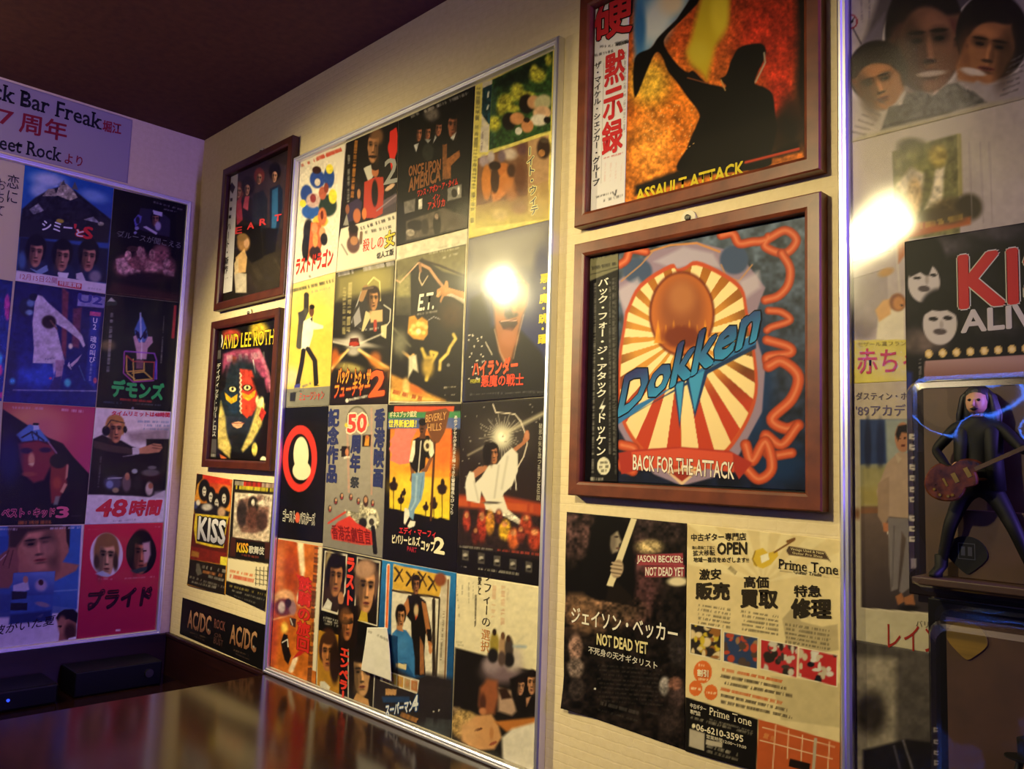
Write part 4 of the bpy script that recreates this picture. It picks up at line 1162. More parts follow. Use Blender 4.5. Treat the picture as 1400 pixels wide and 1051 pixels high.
s = sflyer([(34.2, 225.5), (155.6, 257), (144.4, 401.5), (21, 383.3)], S1, '#1c3f8c')
s.G((450, 160), '#1a5aa8', (500, 500), '#274a94', 1).B(330, 230, 110, 50, '#a5b4d0', 10, 1.2).B(640, 340, 90, 40, '#6f94c8', 15, 1.2).B(270, 300, 60, 50, '#8ea4c8', soft=1.2)
s.P('150,430 240,350 330,300 420,270 510,300 620,390 760,500 740,660 120,620', '#1d1c28', 1, 12)
s.P('290,340 330,290 370,290 390,340', '#8d8478').P('380,330 420,240 460,260 500,300 530,350 480,370', '#a59c8a').P('420,265 435,225 450,265', '#4a4a4c').P('490,290 512,240 535,300', '#5c5a56').P('200,430 260,390 300,440 230,465', '#7c7a86').P('570,500 640,480 680,525', '#8f8d92').B(690, 530, 20, 14, '#9a9480').N(.5, 20, '150,430 420,240 760,500 740,560 150,500')
s.B(410, 510, 26, 14, '#a8952e', 8)
s.P('135,620 740,700 728,935 118,850', '#171b34', 1, 14)
for x, y in ((245, 730), (425, 760), (605, 760)):
    s.B(x, y + 110, 90, 70, '#1d2748', soft=.5).face(x, y, 124, 190, '#a5705e', '#0d0c14', 6, .1, 1.05)
s.P('395,860 470,865 455,920 400,905', '#cfcfd8').P('200,830 250,850 320,810 330,850 270,880', '#6f8ab0').P('520,870 560,860 590,930 520,905', '#b9b4c4').B(650, 890, 40, 40, '#7f7a86', soft=.8).B(150, 780, 26, 60, '#3a5a8c', soft=1)
s.P('110,848 728,940 722,1012 100,920', '#c9c0cc', 1, 4).P('396,918 560,940 556,978 394,952', '#b5323c', 1, 4).R(600, 968, 690, 980, 12, '#8e8894', .6).N(.06, 30)
s.T('シミー', 285, 572, 490, 592, 66, '#cfd0da', .03, 0).T("'", 505, 560, 520, 562, 30, '#c22a34', .04).T('と', 520, 612, 570, 618, 44, '#d3d0d8', .04, o='#b8262e', ob=.12).T('S', 568, 628, 628, 634, 80, '#c0262e', .05)
s.T('12月15日公開', 135, 908, 388, 940, 42, '#a3485a', .0).T('特別鑑賞券', 404, 948, 550, 968, 28, '#d8ccd4', .02)
s.done('film flyer with a castle on a rock above three dark-haired young people', 'flyer', GS)

s = sflyer([(156, 257.5), (256.6, 281), (246, 413.3), (144.6, 402)], S1, '#0c0a0c', .0041)
s.P('770,920 1235,1010 1225,1075 725,1000', '#3a1c1c', .8, 40).R(800, 1005, 1180, 1050, 10, '#7a4a3a', .5)
s.R(1050, 380, 1250, 435, 12, '#77707a').R(1120, 430, 1210, 448, 10, '#77707a')
s.P('960,420 1040,430 1110,455 1165,500 1160,620 1080,605 920,560', '#262238', 1, 8).face(1062, 500, 60, 90, '#8d5c4c', '#19141c', 0, .1, .6).P('1045,435 1110,452 1108,480 1050,462', '#b9b4c8').P('975,550 1000,545 1075,590 1070,605', '#b9b0bc').B(1080, 545, 20, 30, '#a59cb4', soft=.7)
s.P('915,500 945,465 970,480 960,520 925,550', '#5a55a8').B(942, 505, 14, 26, '#1f1c30').B(935, 560, 14, 12, '#8884b0').B(925, 590, 10, 10, '#8884b0')
s.L('800,590 840,620', 4, '#77747c')
for x, y, rx, ry in ((870, 820, 90, 80), (960, 760, 40, 70), (1050, 820, 80, 90), (1150, 830, 50, 70), (1100, 730, 60, 60)):
    s.B(x, y, rx, ry, '#7a4a4a', soft=.8)
s.P('790,770 850,760 900,830 960,850 960,890 850,890 800,850', '#b58884', 1, 10).B(875, 745, 22, 34, '#b98a82').B(955, 720, 22, 36, '#a87a74').B(1040, 740, 20, 36, '#a5746c').B(1140, 800, 24, 34, '#a87a72').P('1000,780 1060,790 1120,830 1060,880 990,850', '#a5746e', 1, 14).P('1110,830 1190,860 1190,890 1120,880', '#ad807a', 1, 10).P('980,690 1000,760 970,810 950,760', '#8c605c', 1, 10).B(905, 700, 40, 20, '#3a2424').B(1000, 900, 180, 40, '#1d1114', soft=.9).N(.5, 20, '780,680 1200,720 1200,900 780,890')
s.T('ブルースが聞こえる', 800, 618, 1232, 700, 48, '#6d6c70', .0, .1)
s.done('black film flyer with a dim sepia group and a small portrait above', 'flyer', GS)

# second row
s = sflyer(q3(.7735, .517), S2, '#16306e', .0041, True, res=.0025)
s.G((60, 100), '#15286a', (0, 800), '#1d3fa0', 1).B(50, 200, 18, 90, '#b03a8c').B(0, 630, 14, 40, '#d84a9c', soft=.6).B(0, 550, 16, 40, '#3a9ad0', soft=.9).B(10, 800, 18, 20, '#b03a8c').N(.3, 30)  # cyan and pink spots at the edge paint a neon reflection into the print
s.done('blue film flyer with pink spots cut by the picture edge', 'flyer', GS)

s = sflyer([(21, 384), (144.6, 402), (130.5, 556.5), (4.3, 548.8)], S2, '#12205c')
s.G((600, 150), '#1a1c50', (300, 800), '#16246e', 1).P('425,60 470,100 450,560 420,500', '#7a3a48', .9, 14).P('500,210 560,200 540,480 490,470', '#6e3a50', .9, 14).B(250, 650, 140, 90, '#2848b8', soft=1.2).B(200, 560, 90, 60, '#1c2a7a', soft=1.1).B(70, 600, 50, 160, '#1c2450', soft=1.0)
s.B(180, 200, 50, 60, '#1b2440').B(210, 170, 26, 26, '#5a78a8', soft=.9).B(200, 235, 26, 18, '#6a88b0', soft=.9).B(230, 130, 30, 26, '#131a30')
s.P('240,160 260,115 290,125 330,170 400,230 490,310 560,390 582,460 570,475 540,420 450,350 380,310 400,400 440,560 440,590 380,585 225,580 232,480 222,300', '#bdb4c8', 1, 6)
s.B(335, 300, 50, 46, '#2a1c1c', soft=.4).L('345,290 390,350', 10, '#6e4a3c').R(310, 555, 380, 545, 12, '#6a6488', .7).P('360,580 370,690 360,700 375,640 400,600 440,570', '#a59cc4', 1, 8).P('380,560 440,560 420,690 380,680', '#9a7a98', 1, 8).P('370,680 420,670 410,770 330,765', '#2a2a6c', 1, 8)
s.P('480,590 560,520 530,570 490,610', '#b5a0b8', 1, 5).P('470,570 490,630 462,600', '#b5b0c8').B(482, 465, 14, 18, '#ded8c4', soft=1).B(462, 715, 22, 26, '#3fa8c8', soft=1.1).B(85, 705, 18, 22, '#2f88c0', soft=1.1).B(345, 685, 9, 8, '#d04a70', soft=.8).L('90,765 660,772', 8, '#8f94b8', .8, 6).L('540,600 580,700', 6, '#5fa0c0', .5)
s.P('535,110 722,130 712,205 528,190', '#a8a8d8', .7, 6).P('620,225 688,232 650,760 590,700', '#2a4ac8', .45, 20).P('615,228 690,235 686,262 612,256', '#c04a88').B(650, 700, 12, 20, '#c05a70', soft=.7).N(.2, 26)
s.T('U2', 535, 162, 695, 185, 60, '#3b3f8c', .04).V('U2', 652, 265, 645, 352, 46, '#b8bcdc', .03).V('魂の叫び', 640, 395, 628, 580, 44, '#b8bcdc', .02).R(625, 585, 615, 700, 14, '#9aa0cc', .7)
s.done('blue film flyer with a person in a wide white cloak', 'flyer', GS)

s = sflyer([(144.9, 402.3), (246.2, 413.6), (235.6, 562.6), (131.4, 556.5)], S2, '#0c0f0f', .0041)
s.B(900, 400, 200, 220, '#161b1b', soft=1.2).P('725,170 760,130 800,160 800,185 725,190', '#20302e').P('735,160 760,132 790,160', '#a8b0a8', .9).R(765, 240, 738, 640, 20, '#8f9098', .8, .8).R(1122, 260, 1100, 590, 8, '#75746c').P('1190,185 1208,190 1192,415 1172,412', '#a52a30').B(735, 460, 50, 34, '#a8925a', soft=1.3, a=.6)
s.P('920,350 960,260 975,270 1000,340 1010,400 990,440 930,440', '#4a6ab0', 1, 10).L('960,240 965,440', 10, '#b5c0dc', .9, 8).L('930,360 960,420 1000,350', 9, '#17183c').B(940, 390, 14, 26, '#17183c').B(990, 390, 14, 26, '#17183c')
s.P('910,400 930,390 950,440 990,440 1010,400 1040,400 1045,440 1010,480 1000,555 935,555 930,490', '#b08ca0', 1, 8).L('970,440 965,555', 8, '#c8b8cc')
for pts, c in (('855,500 1055,515 1070,560 1070,690', '#8a4ac0'), ('850,505 845,650 910,710 1050,700', '#a04aa0'), ('865,530 865,640 985,630', '#c89a4a'), ('910,555 915,700 1040,690 985,640 905,650', '#c8a84a'), ('865,530 912,570 1055,575 1050,690', '#a83a38'), ('985,580 985,630', '#c8a84a'), ('870,650 920,690', '#d0b060'), ('1065,570 1060,690', '#3a4ac0')):
    s.L(pts, 8, c, .95, 5)
s.P('930,560 980,560 980,620 930,620', '#8a5a68', .7, 8)
s.R(820, 828, 1040, 845, 14, '#9a2a2c', .9, .95).R(690, 845, 830, 855, 14, '#3c4a6c', .7).R(930, 860, 1100, 870, 10, '#5a6478', .6).B(908, 890, 9, 9, '#77808c').N(.1, 26)
s.T('デモンズ', 762, 805, 1112, 832, 112, '#2f9a54', .06)
s.done('black film flyer with a wire cube and bold green lettering', 'flyer', GS)

# third row
s = sflyer([(4, 549.6), (130.6, 557), (115.6, 716), (-5, 718.5)], S3, '#8c2a58', .0044)
s.G((150, 100), '#b0683a', (620, 300), '#a0286e', 1).B(230, 150, 150, 90, '#e0a868', soft=1.4).B(330, 240, 120, 110, '#c87a7a', soft=1.4).G((300, 60), '#8c1f50', (300, 140), '#a04a4c', .4)
s.R(85, 85, 300, 92, 16, '#c8a0b8', .6).R(420, 100, 570, 112, 18, '#d0a8c4', .7)
s.P('20,95 120,160 190,205 240,225 330,290 430,330 500,420 612,540 580,900 -60,900', '#100c18', 1, 8)
s.P('110,270 200,200 260,215 340,320 240,310 150,320', '#4a74b8', 1, 12).L('150,290 220,250 300,310', 12, '#1c2440').L('215,250 230,310', 9, '#1c2440').L('250,250 265,310', 9, '#1c2440').P('225,195 260,190 270,235 230,240', '#a8b8d8').B(245, 198, 22, 10, '#14121c')
s.P('120,330 260,310 350,340 380,400 350,480 300,580 230,600 160,540 130,430', '#7a2a34', 1, 20).B(180, 380, 40, 20, '#24163c', soft=.8).B(310, 375, 40, 18, '#2a1838', soft=.8).B(215, 440, 22, 46, '#c08a68', soft=.8).P('190,470 235,460 225,485', '#c9a888').B(200, 540, 50, 16, '#8c4038', soft=.8).B(60, 430, 80, 170, '#131a4a', soft=1.2).L('330,320 390,400', 8, '#a8809c', .9, 6)
s.P('350,460 440,470 465,470 455,560 460,620 420,680 390,740 350,740 340,600', '#7a2c2c', 1, 16).P('455,470 470,480 462,560 445,580', '#b87a6a', 1, 6).P('440,600 460,610 430,670 410,660', '#c08870', 1, 8).B(400, 450, 60, 50, '#16101a').P('380,690 410,690 395,750 365,750', '#7a8a80', .8, 10).B(390, 600, 30, 40, '#98402f', soft=1)
s.R(125, 872, 350, 868, 26, '#b0622a', .85, .9).R(490, 828, 560, 824, 9, '#66606a', .5)
s.T('ベスト・キッド', 12, 836, 370, 830, 58, '#100c14', .02, o='#c8587c', ob=.09).T('3', 385, 838, 462, 836, 74, '#c8587c', .05)
s.done('film flyer with a headbanded face in profile under a magenta sky', 'flyer', GS)

s = sflyer([(131.2, 557.6), (235.8, 563.2), (224.4, 713.8), (116, 717)], S3, '#c4bcc8', .0041)
s.B(880, 200, 240, 100, '#c8bcc4', soft=1.2).P('860,260 1160,220 1150,330 900,320', '#7a6a70', .8, 40)
s.P('635,300 700,270 760,300 830,310 900,350 930,360 920,410 840,420 1160,360 1150,640 1020,700 900,690 700,680 600,680 615,520', '#171216', 1, 10)
s.P('1000,300 1165,300 1160,400 1100,400 1000,450', '#131013', 1, 10).P('640,310 760,340 920,365 910,405 760,390 640,360', '#3a2c2a', 1, 10).P('905,360 960,360 950,405 905,405', '#b5aeba').P('950,365 1050,330 1100,335 1112,360 1090,390 1010,400 955,400', '#a87458', 1, 8).L('1040,340 1100,350', 6, '#5c3a2c').L('1040,360 1105,368', 6, '#5c3a2c')
s.face(790, 240, 116, 170, '#a86e50', '#9a6a38', 0, .25, .95).B(725, 245, 28, 34, '#18141a').B(855, 235, 14, 24, '#18141a').L('720,225 760,170 850,190', 8, '#3a2c26')
for x, y, rx, ry, c in ((770, 600, 60, 50, '#3a3a58'), (750, 610, 24, 26, '#6a76a8'), (790, 650, 22, 18, '#8c7a5c'), (865, 600, 30, 60, '#5a4a50'), (870, 555, 16, 26, '#9a6450'), (1030, 530, 60, 24, '#4a464e'), (1040, 495, 30, 12, '#5c5a60'), (1020, 640, 26, 46, '#a89a98'), (1030, 620, 16, 20, '#8c5a44'), (920, 520, 20, 16, '#8890a0'), (940, 600, 30, 50, '#221d22')):
    s.B(x, y, rx, ry, c, soft=.6)
s.L('740,570 830,565', 10, '#9aa0b0', .8).R(690, 420, 670, 640, 14, '#6a6670', .6).P('1060,660 1140,650 1130,720 1040,700', '#a59ca8', .7, 20)
s.P('600,690 720,700 900,690 1140,710 1120,870 580,885', '#c4bcc8', 1, 16).R(940, 180, 1165, 185, 16, '#6a7a9c', .7).R(980, 205, 1160, 210, 16, '#6a7a9c', .7).R(980, 230, 1150, 235, 14, '#6a7a9c', .6).R(770, 862, 930, 850, 9, '#8a8494').N(.08, 24)
s.T('タイムリミットは48時間！', 762, 140, 1172, 152, 34, '#bb2a38', .04).T('48', 650, 830, 850, 828, 116, '#b8283a', .05, .15).T('時間', 880, 826, 1085, 818, 106, '#b8283a', .05, .15)
s.done('white film flyer with a man in ear defenders aiming a handgun', 'flyer', GS)

# fourth row
s = sflyer([(-5, 719.3), (114.5, 717.3), (104.2, 873.7), (-13, 889.5)], S4, '#c0bac6', .0044)
s.P('-40,100 558,92 525,660 360,640 -60,700', '#2b5aa4', 1, 4).G((400, 400), '#2d62b0', (300, 640), '#2b4a86', .8, [(-40, 520), (530, 500), (520, 680), (-60, 720)]).L('370,540 525,530', 8, '#7f98c0', .7, 8).P('-50,560 80,560 70,720 -60,720', '#2a3a70', .7, 20)
s.P('60,100 470,95 470,270 430,340 540,360 520,400 380,470 160,440 60,350', '#9c6250', 1, 14).P('450,95 480,95 475,250 455,200', '#1c1418', 1, 8).face(268, 232, 300, 330, '#a86e5a', '#2c1a18', -8, -.1, 0, '#7a2f2c').P('60,100 420,96 300,120 190,140 120,230 100,300 60,260', '#2c1a18', 1, 30).B(330, 250, 60, 60, '#b87c68', soft=1.2, a=.6)
s.P('-40,330 60,240 110,240 130,330 120,440 60,520 -60,520', '#7c4842', 1, 16).L('60,260 20,360', 8, '#4a2622').L('90,260 60,380', 8, '#4a2622').L('0,330 40,290', 6, '#b8a0a0').P('-40,170 60,160 50,260 -40,300', '#1d4a94', 1, 10)
s.P('92,415 378,402 352,740 62,765', '#2d4e92', 1, 4).G((240, 410), '#5a7ab4', (220, 560), '#2a3f80', .9, [(95, 418), (375, 405), (368, 560), (85, 580)]).P('90,500 190,470 200,530 170,540 90,540', '#a8a8bc', 1, 8).B(175, 460, 18, 24, '#a87264').P('80,540 185,545 180,590 78,600', '#16162a').P('75,620 188,620 184,670 70,672', '#16162a').B(280, 500, 40, 40, '#9a8ca4', soft=.8).B(280, 480, 18, 20, '#3a1f20').B(290, 630, 50, 16, '#7a6a80', 12, .7).P('250,715 290,695 300,700 280,722', '#b8b4c8').P('70,700 350,670 348,740 62,765', '#182250', .8, 20)
s.P('380,720 430,670 500,665 530,690 515,860 400,880 410,800', '#8c5648', 1, 8).P('382,725 400,690 440,665 500,662 535,690 525,760 470,730 400,745', '#14101a', 1, 6).B(425, 770, 30, 60, '#9c6652', soft=.7).B(480, 820, 40, 60, '#40241f', soft=.9).B(410, 780, 14, 8, '#2a1614').P('470,860 520,850 515,872 460,880', '#c8c2cc')
s.R(-30, 115, 120, 118, 14, '#c8bcc4', .7).R(340, 112, 550, 105, 14, '#c8c4d4', .7)
s.T('彼がいた夏', -60, 850, 368, 768, 70, '#1c1820', .01, .15)
s.N(.06, 26).done('film flyer with a smiling short-haired woman against blue', 'flyer', GS)

s = sflyer([(115.6, 717.2), (224, 714.5), (216.2, 862.8), (104.5, 873.5)], S4, '#b02040', .0041)
s.G((800, 80), '#b8223e', (800, 850), '#9c1a40', 1)
s.B(728, 290, 112, 150, '#c8c0cc', soft=.06).B(965, 280, 104, 142, '#100c12', soft=.06)
s.face(728, 310, 150, 270, '#b88a6a', '#7a5430', 3, .1, .95).P('650,420 700,400 760,430 740,442 690,436', '#9ab0d0', .8, 8).B(660, 340, 20, 50, '#3a2a1c', soft=.9).B(790, 340, 18, 60, '#3a281c', soft=.9)
s.face(965, 290, 140, 260, '#9c5c44', '#0e0a10', 3, .05, 1.0).P('975,210 1025,200 1030,290 1010,340 985,350', '#c09ca0', .9, 16).P('890,400 960,380 1010,370 1000,400 930,418', '#24343a', 1, 8).B(990, 265, 14, 6, '#1c1014')
s.R(670, 455, 770, 458, 10, '#c88a98', .6).R(850, 452, 1055, 440, 10, '#c88a98', .6).R(1060, 100, 1095, 100, 9, '#d0a0ac', .6).R(600, 118, 700, 116, 7, '#d07a8c', .4).P('790,802 822,800 822,812 790,814', '#d0b0bc')
s.T('プライド', 590, 670, 1020, 630, 130, '#b02040', .0, .1, o='#2c0a1c', ob=.07).B(1010, 560, 26, 26, '#2c0a1c').B(1010, 560, 12, 12, '#b02040').B(622, 640, 24, 24, '#2c0a1c').B(622, 640, 10, 10, '#b02040')
s.done('crimson film flyer with two oval portraits', 'flyer', GS)
# ================================================================ record sleeves in the four wooden frames
HL, DL, KL, AC = (260, 180, .2), (250, 440, .2), (230, 640, .2), (230, 800, 160 / 1400)
MS, DK, JB = (760, 0, 400 / 1356), (760, 250, 400 / 894), (750, 680, 430 / 1218)
GR = 'record sleeves in the square wooden frames'


OBI_CLIP = []


def sleeve(s0, s1, z0, z1, view, base, res=.0016):
    w = .0205
    OBI_CLIP.append((s0 + w - .0008, s1 - w, z0 + w - .0008, z1 - w + .0008))
    return Sheet('record_sleeve', MAIN, [(s0 + w, z1 - w), (s1 - w, z1 - w), (s1 - w, z0 + w), (s0 + w, z0 + w)], .0052, view, res=res, base=base, plane=True, clip=(s0 + w, s1 - w, z0 + w, z1 - w))


def curve_pts(txt, n=6):
    if isinstance(txt, str):
        v = [float(t) for t in txt.replace(',', ' ').split()]
        txt = list(zip(v[::2], v[1::2]))
    p = np.array(txt, float)
    p = np.vstack([2 * p[0] - p[1], p, 2 * p[-1] - p[-2]])
    out = []
    for a, b, c, d in zip(p[:-3], p[1:-2], p[2:-1], p[3:]):
        for t in np.linspace(0, 1, n, endpoint=False):
            out.append(tuple(.5 * (2 * b + (c - a) * t + (2 * a - 5 * b + 4 * c - d) * t * t + (3 * b - a - 3 * c + d) * t ** 3)))
    return out + [tuple(p[-2])]


def obi(parent, quad, view, base, res=.0014):
    return Sheet('paper_band', MAIN, quad, .0060, view, res=res, base=base, parent=parent, clip=OBI_CLIP[-1])


# four people in dark coats
s = sleeve(0.156, 0.472, 0.751, 1.090, HL, '#33262a')
s.G((500, 200), '#33272c', (450, 1100), '#1c1614', 1).B(560, 420, 160, 200, '#43343c', soft=1.2, a=.7).B(520, 950, 140, 160, '#2e2722', soft=1.2)
for x, y, r, c in ((330, 400, 40, '#8c4a3c'), (395, 370, 44, '#100c0e'), (472, 300, 36, '#8c3a34'), (580, 270, 40, '#0c0a0c')):
    s.B(x, y, r, r * 1.5, c, soft=.4)
s.P('310,480 350,440 360,600 320,640', '#b03a48', 1, 8).P('350,470 420,450 440,560 420,640 360,600', '#17131a', 1, 8).P('375,440 405,440 395,540 360,520', '#c04a60', 1, 8).P('430,430 500,400 530,460 520,680 450,690 420,560', '#1d222e', 1, 8).P('545,390 610,360 632,400 630,520 600,700 545,720', '#14203a', 1, 8).P('560,400 600,380 600,560 580,700 555,700', '#2a5a8c', 1, 8)
for x, y in ((332, 410), (390, 395), (472, 320), (577, 305)):
    s.face(x, y, 44, 80, '#c08a72', '#1a1012', 3, 0, 0)
s.P('320,640 480,640 500,860 420,900 330,760', '#120f12', 1, 12).P('490,660 600,660 580,820 500,850', '#120f12', 1, 12)
s.B(365, 760, 44, 60, '#a5784a', soft=.5).B(385, 760, 18, 34, '#c99a78').P('310,860 370,800 390,860 380,960 320,970', '#c9a070', 1, 8).P('300,960 385,970 385,1100 310,1100', '#b5a89a', 1, 8).B(355, 720, 34, 26, '#8c6a42', soft=.5).P('300,900 330,850 330,960 305,980', '#c9b08a', 1, 8).R(410, 1000, 600, 900, 90, '#4a3f36', .4).N(.12, 24)
for ch, x, y in (('E', 308, 700), ('A', 392, 668), ('R', 476, 642), ('T', 578, 614)):
    s.T(ch, x, y, x + 44, y - 8, 42, '#cc3a3e', .04)
o = s.done('record sleeve of people in dark coats with red letters spaced across', 'record sleeve', GR)
b = obi(o, [(311, 238.5), (325.5, 233.5), (317, 398), (299.5, 402.5)], HL, '#cfc9cc')
b.P('285,345 308,378 290,425 265,385', '#17151a', 1, 4)
for x, y in ((282, 465), (278, 528), (272, 582)):
    b.P([(x - 8, y - 10), (x + 8, y - 12), (x + 6, y + 10), (x - 9, y + 12)], '#26232a')
b.R(262, 300, 320, 285, 8, '#7a757c', .6).R(225, 1010, 285, 990, 8, '#7a757c', .6)
b.V('ハート・新作', 268, 620, 244, 970, 26, '#26232a', .02)
b.done()

# painted face
s = sleeve(0.1495, 0.4605, 0.391, 0.726, DL, '#0c0a0c')
s.P('275,220 360,190 520,180 560,260 590,400 580,480 540,380 500,330 470,280 400,300 330,280 300,380 270,360', '#8c3a5c', 1, 20).B(330, 90, 60, 40, '#a53a2c', 0, 1.0).B(520, 60, 60, 60, '#b59a2c', soft=1.0).L('520,200 580,340 600,470', 22, '#b0607c', .9, 14).L('480,260 495,350', 8, '#d0c4c8').L('350,250 370,340', 30, '#b5402c', .9, 14).R(300, 250, 560, 225, 46, '#b9b0b4', .5, .6)
s.B(400, 560, 150, 320, '#1c2430', soft=.35).P('390,320 470,330 510,440 520,560 470,640 430,650 390,600', '#b0342a', 1, 14).P('300,470 340,500 385,460 390,600 350,640 310,600', '#1c2c44', 1, 16).P('285,480 330,520 375,490 370,540 330,560 295,530', '#c99a22', 1, 6).P('400,480 450,500 500,460 490,510 450,540 410,520', '#c98a22', 1, 6)
s.P('395,560 450,560 470,600 440,660 400,620', '#c03a28', 1, 8).L([(395 + 5 * ((k % 2) * 2 - 1), 350 + k * 16) for k in range(18)], 10, '#cfc0a4', .9, 5)
for x, y in ((340, 460), (440, 450)):
    s.B(x, y, 34, 22, '#0d0c0e', soft=.3).B(x, y, 24, 18, '#c9c08c', soft=.3).B(x, y - 2, 9, 11, '#17151a', soft=.3)
s.P('330,690 380,680 420,690 400,720 370,728 345,715', '#cf9a7c', 1, 5).L('335,692 420,690', 5, '#7a2a2a').B(375, 810, 80, 60, '#12161c', soft=.8)
s.P('230,700 260,540 290,650 300,760 330,860 320,930 240,860', '#b5a05a', 1, 16).P('400,870 450,760 490,640 520,520 560,560 540,700 470,830 410,890', '#b5a05a', 1, 16).B(525, 540, 28, 44, '#d6c890', soft=.5).B(490, 870, 20, 46, '#c9b55a', soft=.5).B(550, 945, 22, 26, '#d8cfae', soft=.5).P('540,580 570,620 540,680 520,640', '#a52a24', 1, 6).P('250,900 300,930 300,955 260,940', '#a5502c', 1, 6).P('300,300 240,420 240,520 290,440', '#140f14', 1, 20).P('470,380 560,380 560,500 520,520', '#140f14', 1, 20)
s.N(.3, 22)
s.T('D', 232, 190, 272, 186, 108, '#cfcac4', .02, serif=True).T('AVID LEE ROTH', 274, 186, 622, 152, 94, '#cdb52c', .01, o='#2c1c10', ob=.03, serif=True)
o = s.done('record sleeve with a painted face and yellow lettering', 'record sleeve', GR)
b = obi(o, [(293.2, 455), (303, 453.5), (296, 630), (282, 628)], DL, '#141214')
b.P('205,200 268,190 262,250 200,262', '#4a4648', 1, 4).P('168,800 230,800 226,895 160,895', '#4a4648', 1, 4).R(165, 908, 225, 912, 22, '#a8a4a0', .9, .95)
b.R(215, 280, 188, 780, 12, '#a09c9a', .8).R(228, 280, 202, 780, 12, '#a09c9a', .8).R(215, 90, 210, 185, 20, '#55504f', .6)
b.V('デイヴィッド・リー・ロス', 248, 280, 214, 785, 26, '#c9c4be', .01)
b.done()

# sunburst shield
s = sleeve(1.2565, 1.602, 0.383, 0.7225, DK, '#141a2c', .0011)
s.G((450, 180), '#4a5568', (450, 900), '#10162c', 1).N(.5, 26).B(600, 600, 60, 200, '#16305c', soft=1.2).B(680, 860, 80, 60, '#122a50', soft=1.2)
s.P('190,300 300,205 430,180 560,215 640,320 600,430 640,560 630,700 560,830 480,900 385,925 300,890 230,820 175,720 180,560 210,430', '#8a7690', 1, 6)
s.P('300,240 390,195 480,215 505,260 420,250 360,262', '#a59ab0', 1, 12).B(250, 270, 44, 40, '#3a4a6c', soft=.3).B(545, 235, 44, 44, '#3a4a6c', soft=.3).L('285,210 350,190 430,184 500,210', 6, '#c08048').L('200,300 260,250 300,205', 4, '#b0805a').L('505,250 520,285 560,300 600,250', 4, '#b0805a').P('180,330 250,290 280,330 215,400', '#b5a9bc', .8, 16).P('560,300 620,270 625,320 570,360', '#b5a9bc', .8, 16)
SH = [(220, 400), (262, 320), (352, 262), (372, 275), (395, 268), (430, 252), (505, 285), (562, 330), (578, 400), (600, 520), (606, 640), (570, 740), (500, 830), (400, 880), (310, 850), (235, 770), (200, 680), (200, 540)]
SH = curve_pts(SH + SH[:1], 4)
s.P([((x - 395) * 1.045 + 395, (y - 560) * 1.045 + 560) for x, y in SH], '#b5482c', 1, 5).P(SH, '#c98a3a', 1, 4)
cov = s.cover(SH, 4)
an = np.arctan2(s.Y - 470, s.X - 385)
rr = np.hypot(s.X - 385, s.Y - 470)
ray = np.clip((np.sin(an * 22) + .15) * rr / 14 + .5, 0, 1)
tt = np.clip(rr / 330, 0, 1)[..., None]
s.C += (ray * cov)[..., None] * ((hx('#f0d9a0') * (1 - tt) + hx('#e0c490') * tt) - s.C)
dkb = np.clip((rr - 150) / 70, 0, 1) * np.clip((330 - rr) / 60, 0, 1)
s.C += ((1 - ray) * cov * dkb * .8)[..., None] * (hx('#4a2412') - s.C)
low = np.clip((s.Y - 560) / 120, 0, 1)
s.C += ((1 - ray) * cov * low)[..., None] * (hx('#b03a24') - s.C)
up = np.clip((430 - s.Y) / 120, 0, 1)
s.C += ((1 - ray) * cov * up * .8)[..., None] * (hx('#a8651f') - s.C)
s.B(385, 400, 100, 130, '#5a1f14', soft=.1).B(385, 400, 94, 123, '#b5622a', soft=.1).B(385, 385, 70, 96, '#8a4a2a', soft=.7).B(385, 350, 40, 50, '#a5653c', soft=1)
for k in range(7):
    x = 312 + k * 24
    s.P([(x - 12, 490), (x, 420 + 14 * (k % 2)), (x + 12, 490)], '#d98a2a', 1, 5)
s.B(385, 470, 62, 34, '#6e2c18', soft=.6)
# ribbon
for pts, wd in (('195,250 215,235 230,205 275,210', 20), ('505,160 540,155 560,185 600,180 640,175 700,145 735,175 700,215 640,195 650,165', 22), ('690,215 715,260 710,310 680,345 640,358', 22), ('650,390 690,395 715,420 660,440 645,450', 18), ('645,480 710,500 715,520 650,530 645,545', 24), ('650,560 690,545 740,590 720,660 660,720 700,750 740,740', 30), ('740,740 690,800 640,770 650,830 720,825', 26), ('580,800 600,850 640,790 660,870 620,905 580,870', 28), ('200,800 240,815 200,860 235,880', 26)):
    pts = curve_pts(pts)
    s.L(pts, wd + 6, '#7a2c1c', .95, 5).L(pts, wd, '#b84a2c', 1, 8).L(pts, wd * .3, '#d98a64', .7, 8)
s.P('190,825 240,815 380,806 530,818 600,855 560,905 545,880 400,858 240,880 200,890', '#9c2f26', 1, 4).P('230,822 380,810 540,825 545,885 385,862 238,878', '#c14a34', 1, 4)
s.P('335,880 385,872 435,880 385,925', '#d0b090', 1, 4).P('350,885 385,880 420,885 385,912', '#8c2c22', 1, 4)
